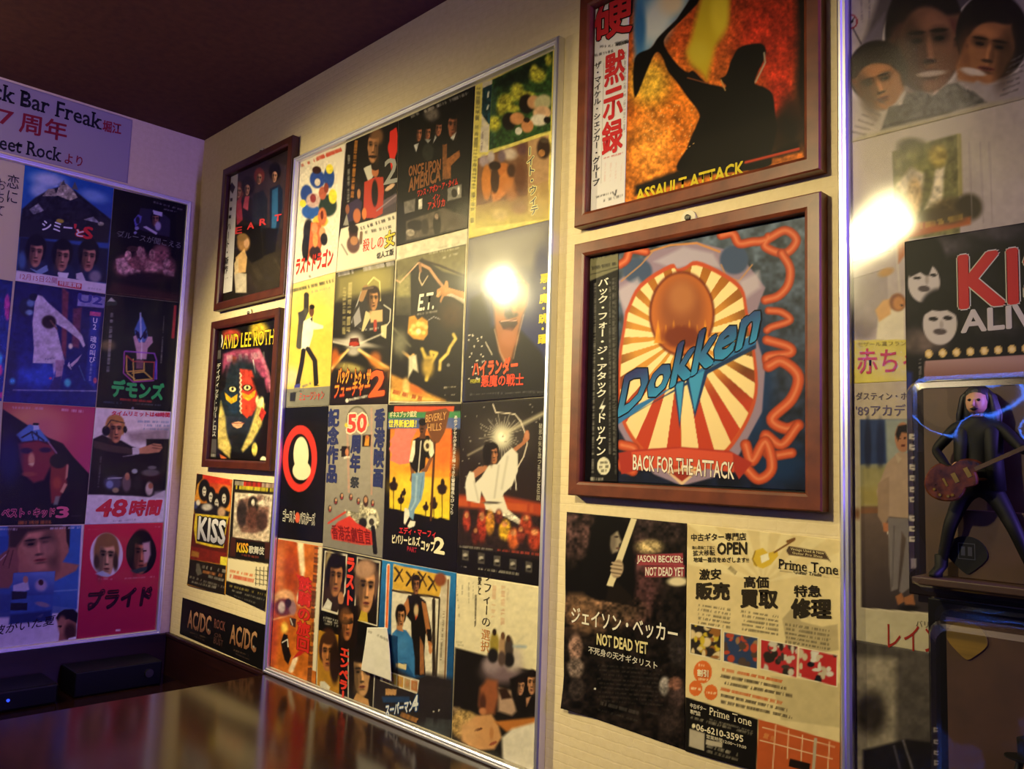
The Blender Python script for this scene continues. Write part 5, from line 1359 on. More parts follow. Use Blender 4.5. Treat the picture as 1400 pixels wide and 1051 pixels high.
# slanted title
s.P('190,735 612,480 612,505 190,728', '#15305c', 1, 4)
s.P('360,610 395,600 378,750', '#143060', 1, 3).P('366,615 390,606 379,730', '#3a8cc0', 1, 3).P('395,590 470,560 425,715', '#143060', 1, 3).P('405,592 455,570 424,700', '#3a8cc0', 1, 3)
s.P('185,740 610,455 612,492 195,705', '#2a6aa8', 1, 4)
s.P('80,200 175,215 190,905 70,905', '#0a0a0e', .0)
s.T('Dokken', 190, 712, 610, 478, 118, '#262a60', .05, .22, o='#0c1020', ob=.035, c2='#2f86bc')
s.T('BACK FOR THE ATTACK', 236, 876, 545, 905, 46, '#e0d5c8', .02, 0, o='#4a1412', ob=.03)
o = s.done('record sleeve with a rayed shield, blue slanted title and orange ribbons', 'record sleeve', GR)
b = obi(o, [(803.5, 347.5), (845.5, 339), (844.5, 661), (797.5, 659.5)], DK, '#0e0c0e')
b.P('100,225 190,205 195,262 102,300', '#6e6a52', 1, 4).R(105, 262, 190, 245, 10, '#2a2824').R(110, 232, 190, 214, 8, '#3a3830').L('100,282 195,255', 2, '#25231f', 1, 3)
b.B(146, 865, 20, 27, '#d0cab4', soft=.1).R(132, 855, 160, 853, 8, '#4a463c', .8).R(132, 868, 160, 866, 8, '#4a463c', .8).R(136, 880, 156, 878, 8, '#4a463c', .8)
b.R(120, 300, 112, 890, 7, '#8c8880', .7).R(175, 290, 178, 830, 7, '#8c8880', .6).R(165, 300, 165, 830, 6, '#8c8880', .6).R(182, 290, 182, 890, 5, '#77736c', .5).R(106, 905, 118, 905, 14, '#a8a49a', .9, 1).R(122, 905, 145, 905, 8, '#a8a49a', .8)
b.V('バック・フォー・ジ・アタック', 146, 290, 140, 655, 34, '#dcd8cc', .02).V('ドッケン', 140, 700, 138, 835, 32, '#dcd8cc', .02)
b.P('150,655 132,690 142,690 134,712 152,680 141,680', '#dcd8cc', 1, 2)
b.done()

# fiery silhouette
s = sleeve(1.255, 1.6015, 0.7465, 1.078, MS, '#a5441c', .0011)
s.G((600, -200), '#8c2f18', (500, 800), '#b0621f', 1)
s.B(560, 560, 190, 280, '#c2681f', soft=1.1).B(430, 380, 90, 110, '#c99a34', soft=1.2).B(1000, 150, 160, 240, '#a52a18', soft=1.1).B(1040, 420, 60, 200, '#a82c18', soft=1.0).B(640, 60, 120, 200, '#b5481c', soft=1.2).B(900, -150, 400, 160, '#8c2a16', soft=1.2).B(440, 680, 90, 150, '#d08030', soft=1.2).N(.35, 40).N(.35, 12)
s.P('365,-100 660,-100 600,60 490,160 440,230 366,280', '#4a7ca8', 1, 30).B(470, 90, 70, 130, '#b9bcc0', 20, 1.1).B(540, 10, 60, 60, '#c9b49a', soft=1.2).B(390, 130, 26, 110, '#2f5f94', soft=1.1)
s.P('700,-120 820,-120 790,120 740,220 700,370 640,300 610,240 640,120', '#b39a22', 1, 30).B(660, 250, 50, 60, '#b5a02c', soft=1.1).B(760, 60, 40, 100, '#c9b030', soft=1.1)
s.P('1100,-150 1200,-150 1200,800 1130,650 1110,400 1120,150', '#160d0a', 1, 40).B(1090, 560, 60, 120, '#2a1712', soft=1.1)
s.P(curve_pts('636,-25 662,5 590,85 512,165 505,215 560,295 610,335 640,330 700,385 780,410 820,500 700,560 650,500 610,450 560,380 520,330 492,262 462,245 425,320 366,450 366,272 440,222 478,170 560,90'), '#0c0908', 1, 8)
s.P(curve_pts('700,390 760,412 790,400 762,366 790,345 815,275 850,222 905,204 955,204 974,236 958,290 938,330 922,385 968,405 1005,440 1018,540 1025,590 1000,700 960,780 580,800 610,680 660,560 690,470'), '#0c0908', 1, 8).L('965,245 970,290 925,380', 8, '#a89a88', .9, 6).L('765,370 785,418', 5, '#b08a5a').L('610,360 700,385', 4, '#8a4a28')
s.P('366,860 620,770 900,740 1130,650 1130,700 366,905', '#15100e', 1, 20).P('600,790 640,640 800,600 1050,520 1130,560 1130,690', '#15110e', .85, 50)
for i in range(60):
    s.B(400 + 240 * s.rng.random(), 480 + 240 * s.rng.random(), 3, 3, '#e0b070', a=.8)
s.L('880,752 1125,690', 12, '#b03a24', 1, 4)
s.T('ASSAULT ATTACK', 374, 938, 872, 808, 56, '#c9b42c', .04)
o = s.done('record sleeve with a dark figure raising an arm before flames', 'record sleeve', GR)
b = Sheet('paper_band', MAIN, [(1.2738, 1.0588), (1.3335, 1.0588), (1.3325, .7655), (1.2738, .7655)], .0060, MS, res=.0014, base='#cfcace', plane=True, parent=o, clip=OBI_CLIP[-1])
b.R(205, 215, 265, 212, 10, '#5c585c', .8).R(275, 205, 338, 190, 16, '#2c2a2c', .9, .9).R(178, 258, 265, 235, 12, '#4a464a', .9, .9).R(345, 235, 335, 690, 9, '#77727a', .7, .6).R(322, 240, 316, 610, 9, '#77727a', .7, .6).R(165, 310, 160, 790, 8, '#9a4a4e', .6, .3).L('222,290 208,850', 2, '#8a868c', .8, 3).R(185, 915, 255, 895, 8, '#3a363a', .9, .9).R(220, 930, 310, 905, 10, '#3a363a', .6, .5).L('262,890 275,905 280,880', 5, '#26242a').R(218, 735, 310, 708, 7, '#a5343a', .9, .5)
for x in (230, 255, 280, 305):
    b.R(x, 750, x - 4, 840, 6, '#c9a8ac', .6)
b.V('黙示録', 274, 232, 258, 712, 96, '#b52a2e', .03).V('ザ・マイケル・シェンカー・グループ', 196, 285, 186, 862, 34, '#2a272c', .015)
b.T('硬', 178, 200, 350, 140, 190, '#b0262c', .03, o='#1a1618', ob=.03)
b.T('¥2,500', 280, 218, 338, 202, 15, '#2c2a2c', .01)
b.done()

# ================================================================ handbills pinned straight on the wall
GK = 'concert handbills on the cream wall'
s = Sheet('concert_handbill', MAIN, [(269, 647), (317.5, 655.5), (308, 813), (256.5, 799.5)], .0009, KL, base='#3a1512', mat='matte', curl=lambda u, v: .004 * np.clip(v - .85, 0, 1) * 6 * (1 - u) ** 2 * .5 + .0015 * np.abs(np.sin(u * 3)) * v)
s.G((300, 60), '#a5241c', (280, 300), '#c98a28', 1).B(200, 140, 60, 90, '#d08a2a', soft=1.1).B(400, 120, 50, 110, '#c9622a', soft=1.1).P('195,40 235,35 235,70 200,110 185,180', '#1a1412', 1, 10).P('240,50 420,75 430,120 250,90', '#b8281e', .9, 14)
for x, y, r in ((247, 150, 40), (292, 190, 34), (332, 235, 34), (382, 200, 40)):
    s.B(x, y, r, r * 1.9, '#120e10', soft=.3).B(x, y + 8, 14, 34, '#b9b0a8', soft=.4).B(x - 5, y, 4, 5, '#15110f').B(x + 5, y, 4, 5, '#15110f').B(x, y + 24, 6, 4, '#5c2a26')
s.P('170,240 300,240 420,300 410,340 180,310', '#15121a', 1, 14).B(265, 265, 36, 24, '#a8a0a0', soft=.8).B(365, 300, 26, 36, '#b08a70', soft=.8).B(185, 250, 20, 26, '#3a3f70', soft=.8).B(205, 235, 14, 20, '#c9c0bc', soft=.8)
s.P('155,310 420,340 400,640 150,620', '#4a1614', 1, 10).P('185,310 415,330 400,400 380,545 310,540 190,510 175,420', '#c0a52c', 1, 5).P('200,325 400,348 375,535 195,498', '#16141c', 1, 5)
s.P('150,530 400,580 395,660 150,620', '#6a1c18', 1, 6).P('160,560 215,575 210,610 155,600', '#8a5a26', 1, 8).P('360,602 405,608 400,668 355,660', '#c9b93a', 1, 3).P('145,620 395,665 385,870 130,790', '#1a1412', 1, 6).R(205, 665, 395, 705, 22, '#8a827c').R(240, 705, 380, 735, 20, '#a8683c').R(270, 735, 380, 765, 18, '#8a8480').P('195,650 215,650 235,720 205,735 190,700', '#55504c', 1, 8).R(150, 740, 390, 815, 16, '#7a746e', .7).R(165, 775, 330, 815, 14, '#9a948c', .7).N(.15, 20)
s.T('KISS', 205, 480, 386, 520, 150, '#cfccd4', .05, o='#0d0c10', ob=.04, c2='#9a98ac')
s.done('tattered red and black handbill with four white faces over silver letters', 'handbill', GK)
s = Sheet('concert_handbill', MAIN, [(319, 655), (376, 660.5), (362, 833.5), (308.5, 812)], .0013, KL, base='#1c1614', mat='matte', curl=lambda u, v: .004 * np.clip(v - .9, 0, 1) * 8 * u ** 2)
s.P('445,75 730,95 728,140 445,118', '#1a1210', 1, 6).R(455, 100, 515, 105, 30, '#cfc6b8', .9, .95).R(515, 108, 640, 115, 36, '#b52a24', .95, .98).R(640, 115, 725, 120, 32, '#c9a89a', .9, .9).R(450, 128, 725, 150, 26, '#c9b82e', .95, .95).P('455,165 715,180 690,505 440,470', '#b9aa9a', 1, 5)
s.P('480,220 540,200 620,195 690,270 680,400 600,450 500,440 470,350', '#6e4a44', .9, 20).B(505, 310, 36, 90, '#2a2024', soft=.5).B(580, 250, 36, 60, '#1c1618', soft=.4).B(580, 235, 12, 24, '#b5aca4', soft=.5).B(575, 340, 44, 80, '#4a2c2a', soft=.6).B(640, 360, 36, 70, '#3a2626', soft=.6).R(610, 195, 690, 215, 40, '#5a3c38', .7).B(645, 240, 40, 22, '#c9b8a8', soft=.9).P('450,430 560,450 680,430 685,495 450,462', '#b09a88', .8, 20).N(.35, 18, '455,165 715,180 690,505 440,470')
s.P('430,470 700,510 690,620 420,600', '#3a1a18', 1, 10).P('462,485 660,510 660,640 460,605', '#0e0c0c', 1, 8).R(500, 590, 620, 610, 14, '#8c3a2c').P('405,612 690,655 695,840 395,770', '#d2c4a4', 1, 5).R(420, 700, 590, 735, 18, '#c2603a', .8).R(420, 735, 585, 770, 26, '#b8442c', .85, .9)
for k in range(4):
    s.L([(602 + k * 26, 675), (598 + k * 26, 800)], 4, '#2c2822').L([(595, 695 + k * 30), (690, 706 + k * 32)], 4, '#2c2822')
s.P('395,770 690,848 665,965 385,870', '#12100f', 1, 5).R(410, 800, 680, 870, 16, '#b5a050', .6).R(420, 830, 660, 900, 12, '#9a948c', .6).R(450, 870, 600, 920, 10, '#77726c', .6)
s.T('KISS', 470, 570, 545, 578, 62, '#d08a2a', .05, c2='#c9b02c').T('歌舞伎', 552, 580, 655, 592, 52, '#b9b4ac', .03)
s.done('handbill with a street photo, orange letters and a cream map panel', 'handbill', GK)

s = Sheet('ticket_strip', MAIN, [(249.6, 816.5), (364, 854.5), (361.5, 917), (245.5, 866)], .0009, AC, base='#0d0b0c', mat='gloss')
s.R(190, 190, 1160, 530, 10, '#3a2024', .4).L('270,250 520,340', 2, '#2a1a1c').R(260, 560, 450, 625, 14, '#7a5c50', .6).R(290, 600, 430, 660, 12, '#6a4a44', .6).R(780, 770, 960, 840, 14, '#7a5c50', .6).R(800, 810, 970, 890, 12, '#7a5c50', .6)
s.B(480, 545, 12, 26, '#8a8078', soft=.7).B(1018, 750, 16, 30, '#9a9088', soft=.7)
s.T('AC/DC', 232, 500, 505, 590, 210, '#a87a64', .035, c2='#6a4438').T('ROCK', 552, 505, 680, 548, 110, '#6a3f3a', .02).T('OR', 555, 612, 640, 640, 50, '#4a302e', .02).T('BUST', 545, 690, 655, 735, 75, '#4a302e', .02).T('AC/DC', 738, 690, 1050, 800, 230, '#a87e5c', .035, c2='#7a5038')
s.done('long black strip with copper lettering low on the wall beside the corner', 'sticker')

s = Sheet('concert_handbill', MAIN, [(775, 699.5), (939, 715.5), (936, 1025), (770.5, 967)], .0009, JB, base='#15100f', mat='gloss', res=.0011, curl=lambda u, v: .0014 * np.abs(np.sin(v * 7)) * np.clip(1 - u / .15, 0, 1) + .006 * np.clip(v - .84, 0, 1) * 6 * np.clip(.3 - u, 0, 1) * 3)
s.B(110, 130, 60, 90, '#3f2c2c', soft=1.1).B(350, 330, 70, 160, '#3a2426', soft=1.2).B(430, 110, 120, 60, '#2a2021', soft=1.2).B(150, 440, 110, 80, '#5a4232', soft=1.2).B(290, 440, 80, 50, '#4a372c', soft=1.2).N(1.1, 22)
s.P('165,110 200,70 270,70 310,100 330,200 340,330 330,400 200,400 90,360 90,290 150,220', '#0c090a', 1, 14).B(110, 330, 70, 60, '#0d0a0b', soft=.6)
s.P('240,125 268,128 276,155 284,172 274,182 270,208 248,216 236,180', '#8f8272', 1, 10).B(262, 152, 9, 4, '#2a2020', soft=.8).B(268, 196, 8, 4, '#5a403a', soft=.8).B(248, 170, 14, 40, '#5c5048', soft=1.2, a=.7).P('210,100 260,85 292,112 262,132 240,150 234,210 215,220', '#0c090a', 1, 10)
s.P('320,78 342,84 250,348 224,340', '#cdbf9c', 1, 3).P('232,350 262,322 320,380 330,420 220,400', '#17110f', 1, 8).P('226,338 246,300 262,306 250,346', '#cdbf9c', 1, 3).B(266, 276, 24, 36, '#8f7a64', 12, .3).L('246,252 282,258', 6, '#b39c80').L('242,266 284,272', 6, '#b39c80').L('242,282 282,288', 6, '#b39c80').L('244,297 276,302', 5, '#b39c80').L('246,259 282,265', 2, '#4a3a30', .8, 2).L('243,274 283,280', 2, '#4a3a30', .8, 2).L('243,290 280,296', 2, '#4a3a30', .8, 2)
s.B(390, 190, 50, 26, '#a8926a', soft=1).N(.5, 12, '340,160 440,160 440,215 340,215')
s.P('342,222 520,215 522,265 344,262', '#8c3a44', 1, 4).P('372,268 528,262 526,308 374,308', '#8c3a44', 1, 4).B(500, 325, 40, 18, '#cfc0a0', soft=.8)
s.P('80,370 130,370 200,430 160,520 80,480', '#6a4e3a', .8, 24).N(.4, 16, '70,380 330,400 330,500 70,500')
for x, y, w_, h_, c in ((105, 580, 26, 50, '#8a6a5c'), (105, 660, 30, 40, '#6a5a52'), (110, 740, 30, 40, '#2c2422'), (500, 590, 34, 60, '#2a2424'), (450, 730, 22, 36, '#8c8480'), (495, 760, 34, 60, '#3a2c2a'), (490, 720, 26, 26, '#6e4a3e'), (470, 860, 40, 60, '#2a211f')):
    s.B(x, y, w_, h_, c, soft=.6)
s.N(.6, 14, '70,540 150,540 150,800 60,800').N(.5, 14, '430,560 530,560 530,960 430,960')
for k in range(9):
    s.R(190 + 6 * (k % 3), 650 + k * 17, 440 - 5 * (k % 4), 668 + k * 17, 7, '#3a3432', .6)
s.R(200, 795, 350, 835, 14, '#4a4542', .7).R(190, 820, 345, 865, 8, '#3a3634', .6).R(380, 830, 430, 840, 8, '#3a3634', .6).B(180, 740, 4, 4, '#c9c4bc')
s.T('JASON BECKER:', 344, 256, 520, 260, 32, '#dccfc4', .02).T('NOT DEAD YET', 376, 302, 524, 304, 32, '#dccfc4', .03)
s.T('ジェイソン・ベッカー', 90, 485, 500, 566, 62, '#d9d2c4', .015).T('NOT DEAD YET', 188, 568, 384, 606, 42, '#d2c48e', .04).T('不死身の天才ギタリスト', 155, 602, 422, 666, 28, '#c9c2b4', .01)
s.done('black handbill with a long-haired guitarist and white title beside the beige one', 'handbill', GK)

s = Sheet('concert_handbill', MAIN, [(940, 715.5), (1150, 738), (1148.5, 1085), (936.5, 1026)], .0014, JB, base='#c9b485', mat='gloss', res=.0011, curl=lambda u, v: .0012 * np.abs(np.sin(u * 5)) * v)
s.G((560, 120), '#c6b184', (1000, 500), '#d2bf90', 1)
for k in range(7):
    a = -2.9 + k * .42
    s.P([(830, 330), (830 + 900 * math.cos(a), 330 + 900 * math.sin(a)), (830 + 900 * math.cos(a + .2), 330 + 900 * math.sin(a + .2))], '#d8c89c', .8, 8)
s.P('905,470 940,430 980,480 1060,500 1120,490 1125,590 1060,600 920,560', '#9a8a68', .7, 6).P('860,690 1130,720 1130,890 900,860', '#a89870', .6, 8)
s.P('788,235 800,205 830,195 850,215 885,205 890,225 860,260 830,275 795,262', '#c8a838', 1, 3).P('820,225 850,215 855,240 825,255', '#e0d8c0', 1, 3).L('875,212 950,165', 7, '#6e4a28', 1, 3).L('925,170 952,160', 10, '#6e4a28', 1, 3).L('800,208 790,240 805,265', 4, '#5a4018', .7)
s.P('930,188 1070,210 1095,252 1080,240 930,222 920,206', '#4a3a2c', 1, 3).L('895,285 945,292', 2, '#3a3026', 1, 2).L('1065,305 1125,312', 2, '#3a3026', 1, 2).R(700, 270, 735, 300, 16, '#5c5038', .6)
for (x0, y0, n, dx, dy) in ((575, 415, 5, 130, 20), (745, 440, 5, 145, 22), (915, 490, 5, 175, 28)):
    for k in range(n):
        s.R(x0 + 4 * (k % 2), y0 + k * 17, x0 + dx, y0 + dy + k * 17, 9, '#5c5340', .8)
cols = (('#8a5a2c', '#b9a030', '#2a2420', '#c9b48a'), ('#4a3a34', '#a5402c', '#2c3a5c', '#8a6a4a'), ('#3a3230', '#b8b0a4', '#a82c30', '#2a2422'), ('#1a1a22', '#c4c0b8', '#a82a2c', '#b5a890'))
for k, (x0, y0, x1, y1) in enumerate(((552, 490, 668, 510), (682, 522, 810, 545), (824, 550, 964, 578), (972, 582, 1118, 612))):
    q = [(x0, y0), (x1, y1), (x1 - 3, y1 + 118), (x0 - 2, y0 + 110)]
    s.P([(x0 - 4, y0 - 4), (x1 + 4, y1 - 4), (x1 + 1, y1 + 122), (x0 - 6, y0 + 114)], '#d8cdb0', 1, 3).P(q, cols[k][2], 1, 3)
    m_ = s.cover(q, 3)
    keep = s.C.copy()
    for i in range(34):
        s.B(x0 + (x1 - x0) * s.rng.random(), y0 + 130 * s.rng.random(), 6 + 12 * s.rng.random(), 6 + 14 * s.rng.random(), cols[k][int(4 * s.rng.random())], soft=.5)
    s.C = keep + (s.C - keep) * m_[..., None]
s.B(598, 675, 36, 44, '#c8642c', soft=.06).B(570, 738, 26, 30, '#c8642c', soft=.06).B(630, 754, 26, 30, '#c8642c', soft=.06).R(580, 648, 620, 652, 9, '#e6d8b4', .8).R(580, 702, 618, 706, 9, '#e6d8b4', .8).R(552, 738, 590, 742, 9, '#e6d8b4', .8).R(612, 754, 650, 758, 9, '#e6d8b4', .8)
for k in range(6):
    s.R(668, 664 + k * 25, 905 + 20 * (k % 3), 712 + k * 28, 12, '#4a4030' if k not in (0, 3) else '#b8562a', .9, .85)
s.P('530,772 812,858 806,1060 525,985', '#14110f', 1, 3).P('815,858 1132,948 1130,1110 806,1062', '#b0522a', 1, 3)
for a in ('830,890 1110,965', '820,940 1100,1010', '880,880 868,1050', '985,920 975,1075', '1090,945 1080,1090', '930,900 925,1010'):
    s.L(a, 4, '#d6b490', 1, 3)
s.L('1035,935 1025,1090', 12, '#a89a84', 1, 3).P('935,1010 1015,1030 1012,1060 930,1040', '#1c1512', 1, 3).R(835, 920, 875, 935, 20, '#c98a50', .7)
s.R(552, 850, 790, 915, 10, '#8c8474', .8).R(625, 858, 790, 905, 7, '#8c8474', .7).R(615, 960, 735, 995, 14, '#b5ad9a', .7).R(615, 980, 735, 1015, 10, '#8c8474', .7).P('612,935 676,948 674,968 610,955', '#a89e8c', 1, 3).P('546,895 606,912 604,980 544,962', '#a89e8c', 1, 3)
s.N(.04, 30)
D = '#2c251c'
s.T('中古ギター専門店', 553, 168, 765, 165, 28, D, .02).T('東心斎橋二丁目に', 556, 200, 645, 200, 13, D, .01).T('拡大移転', 560, 226, 645, 224, 22, D, .01).T('OPEN', 655, 220, 768, 218, 44, D, .05).T('地域一番店をめざします!!', 562, 250, 775, 252, 20, D, .02)
s.T('激安', 585, 318, 668, 316, 40, D, .03).T('販売', 572, 392, 700, 395, 62, D, .05).T('高価', 758, 348, 852, 350, 44, D, .03).T('買取', 746, 424, 886, 428, 66, D, .05).T('特急', 952, 384, 1056, 384, 44, D, .03).T('修理', 942, 464, 1094, 468, 72, D, .05)
s.T('Prime Tone', 893, 275, 1122, 300, 38, D, .01, serif=True).T('Guitar Trade', 950, 293, 1058, 306, 13, D, .01, serif=True).T('Vintage Used & New', 938, 206, 1068, 224, 13, '#d8c898', .0).T('Guitar Pro Shop', 945, 220, 1062, 236, 11, '#d8c898', .0)
s.T('割引', 578, 690, 620, 694, 26, '#e6d8b4', .04).T('中古ギター', 550, 812, 612, 828, 18, '#d2c8b0', .02).T('専門店', 550, 836, 590, 846, 17, '#d2c8b0', .02).T('Prime Tone', 626, 840, 788, 885, 30, '#d8ccae', .0, serif=True)
s.B(562, 884, 7, 9, '#d8ccae').T('06-6210-3595', 574, 899, 756, 946, 24, '#d8ccae', .03).T('営業時間12:00〜19:00', 614, 930, 768, 974, 15, '#c9bfa6', .01)
s.done('beige guitar shop handbill with a small yellow guitar and an orange map corner', 'handbill', GK)
# ================================================================ flyers in the frame behind the toy packs
R1, R2, R3, R4 = (1130, 0, .3045), (1130, 280, .2665), (1130, 500, .3425), (1050, 800, .25)
GP = 'film flyers in the frame behind the toy packs'
CX0, CX1 = 1.6300, 1.8120
ROWS = (1.0285, .7725, .5155, .2575, .0115)


def rflyer(k, view, base, off=.0044):
    return Sheet('film_flyer', MAIN, [(CX0, ROWS[k]), (CX1, ROWS[k]), (CX1, ROWS[k + 1] + .0002), (CX0, ROWS[k + 1] + .0002)], off, view, res=.0012, base=base, plane=True)


s = rflyer(0, R1, '#a89c90')
s.G((100, 500), '#b0a290', (600, 0), '#9a8e86', 1).P('160,205 250,-60 420,-200 900,-200 640,60 300,180', '#3a3236', .8, 30).P('150,205 260,60 255,180', '#6a6068', .8, 20)
s.B(440, 190, 190, 235, '#c0b4a6', soft=.05).B(235, 340, 145, 150, '#c0b4a6', 20, .05).B(735, 175, 175, 205, '#c0b4a6', soft=.05)
s.B(440, 150, 178, 260, '#1c1614', soft=.08).P('285,180 330,110 600,60 612,180 590,300 540,370 460,405 380,380 320,290', '#6e4a34', 1, 20).B(450, 130, 140, 50, '#5a2a26', -6, .7).B(380, 220, 44, 20, '#2c1a14', -6, .8).B(540, 200, 44, 20, '#2c1a14', -6, .8).B(370, 205, 60, 10, '#1a100d', -8, .8).B(545, 180, 60, 10, '#1a100d', -6, .8).B(470, 260, 40, 50, '#80563c', soft=1).B(470, 322, 70, 16, '#a5806a', -6, .7).B(470, 340, 60, 12, '#4a281f', -6, .8).B(320, 260, 40, 120, '#3a261c', soft=1.2)
s.B(230, 320, 135, 140, '#1c1612', 20, .1).P('110,360 180,330 280,290 330,330 350,400 310,460 230,470 150,430', '#a06a40', 1, 16).B(265, 345, 26, 14, '#3a2416', -20, .8).B(185, 390, 26, 14, '#3a2416', -20, .8).B(270, 432, 40, 14, '#7c4030', -15, .8).B(230, 390, 26, 40, '#b07a4c', soft=1)
s.B(745, 160, 165, 195, '#1a1412', soft=.08).P('630,170 700,110 830,110 840,220 760,320 660,370 590,360 580,300', '#a0683c', 1, 16).B(660, 210, 34, 14, '#3a2214', 8, .8).B(760, 230, 34, 14, '#3a2214', 10, .8).B(660, 325, 60, 18, '#d2c0a8', 14, .6).B(690, 270, 30, 40, '#b57a4a', soft=1).B(640, 240, 50, 100, '#7a4a2a', soft=1.2, a=.6)
s.face(455, 205, 300, 420, '#7a523a', '#1a100d', -5, .05, 0, '#4a281f').face(228, 380, 230, 230, '#a06a40', '#1c1612', -20, .1, 0).face(738, 225, 260, 300, '#a0683c', '#1a1412', 9, -.25, 0)
s.B(470, 330, 66, 13, '#b5a08c', -6, .6).B(662, 322, 54, 14, '#d2c0a8', 14, .6)
s.P('245,585 280,480 340,470 360,420 420,410 480,430 540,380 590,370 620,400 660,410 720,460 480,525', '#55524a', 1, 12).N(.5, 16, '245,585 340,440 600,370 720,460 480,525').L('290,560 560,500', 12, '#2c2a28', .7, 10)
for k in range(7):
    s.R(110 + k * 16, 590 - k * 26, 180 + k * 16, 606 - k * 22, 9, '#5a524c', .7, .9).R(780 + k * 8, 430 - k * 26, 860 + k * 8, 400 - k * 28, 9, '#5a524c', .7, .9)
s.P('95,630 700,470 890,440 890,520 100,690', '#a59a68', .7, 30).R(230, 620, 720, 500, 30, '#7c7040', .75, .8).R(320, 640, 880, 510, 20, '#8a8058', .6, .7).R(160, 100, 155, -60, 10, '#6a6068', .6).R(190, 110, 195, -60, 10, '#6a6068', .6)
s.B(107, 97, 34, 34, '#8c3436', soft=.05).B(107, 97, 26, 26, '#a89c90', soft=.05).P('85,105 95,90 110,95 125,75 120,100 100,112', '#1c1614', 1, 4).L('120,130 155,195', 7, '#3a3234')
s.N(.06, 40)
s.done('pale film flyer under the ceiling with three big heads over dark fir trees', 'flyer', GP)

s = rflyer(1, R1, '#b0a4a2', .0041)
s.G((200, 700), '#b5a896', (200, 1050), '#a89aa0', 1).P('295,680 590,600 600,1050 310,1080', '#6e6a40', 1, 8).B(380, 660, 60, 40, '#4c4a2c', soft=.9).B(420, 720, 90, 70, '#7c7a44', soft=1).P('310,830 380,750 440,780 430,860 340,870', '#c4b496', 1, 20).P('490,760 530,750 520,920 440,940 470,870', '#cdbf9e', 1, 16).B(500, 700, 40, 50, '#a89448', soft=.8).B(395, 880, 34, 80, '#c9a874', soft=.7).P('585,600 605,600 612,880 590,880', '#9a9058', 1, 6).B(560, 940, 90, 50, '#5a4a2c', soft=.8).B(640, 930, 60, 60, '#332a1a', soft=.6).N(.3, 26, '295,680 590,600 600,1050 310,1080')
for x in (640, 690, 730):
    s.L([(x, 640), (x + 15, 1000)], 5, '#8a7e80', .6, 8)
s.view(*R2).L('120,155 290,120', 6, '#6a5a60', .8, 6).L('120,300 330,235', 6, '#6a5a60', .8, 6).P('140,165 280,135 285,190 145,220', '#a0949a', .8, 6).P('118,390 310,330 320,600 118,700', '#8c7f86', .9, 10).L('118,385 300,330', 6, '#5c4e54', .7, 6).L('345,60 375,440', 10, '#bdb0ae', .8, 8).B(190, 640, 60, 50, '#7a6c72', soft=1)
s.P('360,120 480,90 740,60 740,100 470,160 420,170 400,260 370,300', '#a8562a', 1, 14).B(600, 60, 110, 40, '#4a3a22', soft=.9).R(480, 110, 700, 60, 30, '#c09a40', .6)
s.P('255,690 265,580 320,540 400,520 400,700', '#cfc3b4', 1, 10).P('250,540 290,490 330,480 330,560 270,600', '#c4935e', 1, 12).B(365, 500, 42, 46, '#7a4420', soft=.4).B(370, 505, 28, 34, '#b5763e', soft=.6).B(385, 515, 8, 5, '#3a2010').B(305, 345, 40, 20, '#a5783c', -20, .9)
s.P('110,695 420,690 1000,680 1000,945 110,950', '#c4b44e', 1, 4).L('195,926 420,922', 3, '#3a3420', .9, 3).R(190, 926, 215, 926, 8, '#2a2418', 1, 1)
s.T('セザール賞フランス', 160, 728, 440, 722, 24, '#8c7c34', .0).T('赤ちゃん', 160, 866, 620, 862, 126, '#b02f3e', .015)
s.N(.05, 40).done('film flyer of pale panelled doors over a yellow band with red characters', 'flyer', GP)

s = rflyer(2, R3, '#a89c8a')
s.G((100, 100), '#a99a8c', (100, 1050), '#b0a68c', 1).P('132,215 420,212 420,985 138,965', '#5a4c48', 1, 3)
s.G((200, 215), '#5a6a8c', (200, 560), '#8a8468', 1, [(132, 215), (420, 213), (420, 560), (134, 560)]).P('132,215 235,215 240,390 134,395', '#26345c', 1, 10).B(165, 320, 14, 110, '#161c38', soft=.8).B(215, 320, 16, 100, '#1a2244', soft=.8).P('235,215 420,213 420,420 245,400', '#8c9088', .8, 14).P('134,400 420,400 420,500 134,500', '#8a7f50', .8, 30).P('134,490 420,490 420,560 134,560', '#8c7a3c', .7, 30).B(180, 590, 90, 26, '#6e4a34', soft=1)
s.G((200, 600), '#5c4c46', (250, 960), '#332b2e', 1, [(134, 590), (420, 580), (420, 985), (138, 965)])
s.P('240,390 285,345 330,350 340,610 245,600 225,640 200,500', '#9a8272', 1, 6).P('205,470 250,440 250,600 230,640 205,600', '#8a7262', 1, 6).P('225,625 255,630 250,665 228,660', '#a5684a', 1, 5).L('245,665 255,690', 6, '#cfc4b4').P('275,350 300,370 285,390', '#a89482', .9, 5).B(305, 285, 32, 60, '#9c6a50', soft=.2).P('275,275 285,240 330,232 340,270 300,265 285,300', '#1a1416', 1, 6).B(290, 290, 6, 4, '#3a2018').B(312, 288, 6, 4, '#3a2018').B(305, 318, 10, 4, '#5a2c24')
s.P('245,605 340,610 340,880 300,910 290,900 318,690 300,660 285,890 258,900 250,800', '#6c6468', 1, 6).L('270,640 262,880', 5, '#4a4448', .8, 6).P('275,920 300,905 312,940 285,955', '#8c5a3c', 1, 5).P('308,925 345,910 355,960 318,970', '#8c5a3c', 1, 5).B(330, 965, 40, 12, '#1a1618', soft=.9)
s.L('130,212 136,968', 4, '#c4b8a0', .9, 3).L('136,967 420,990', 5, '#c4b8a0', .9, 3)
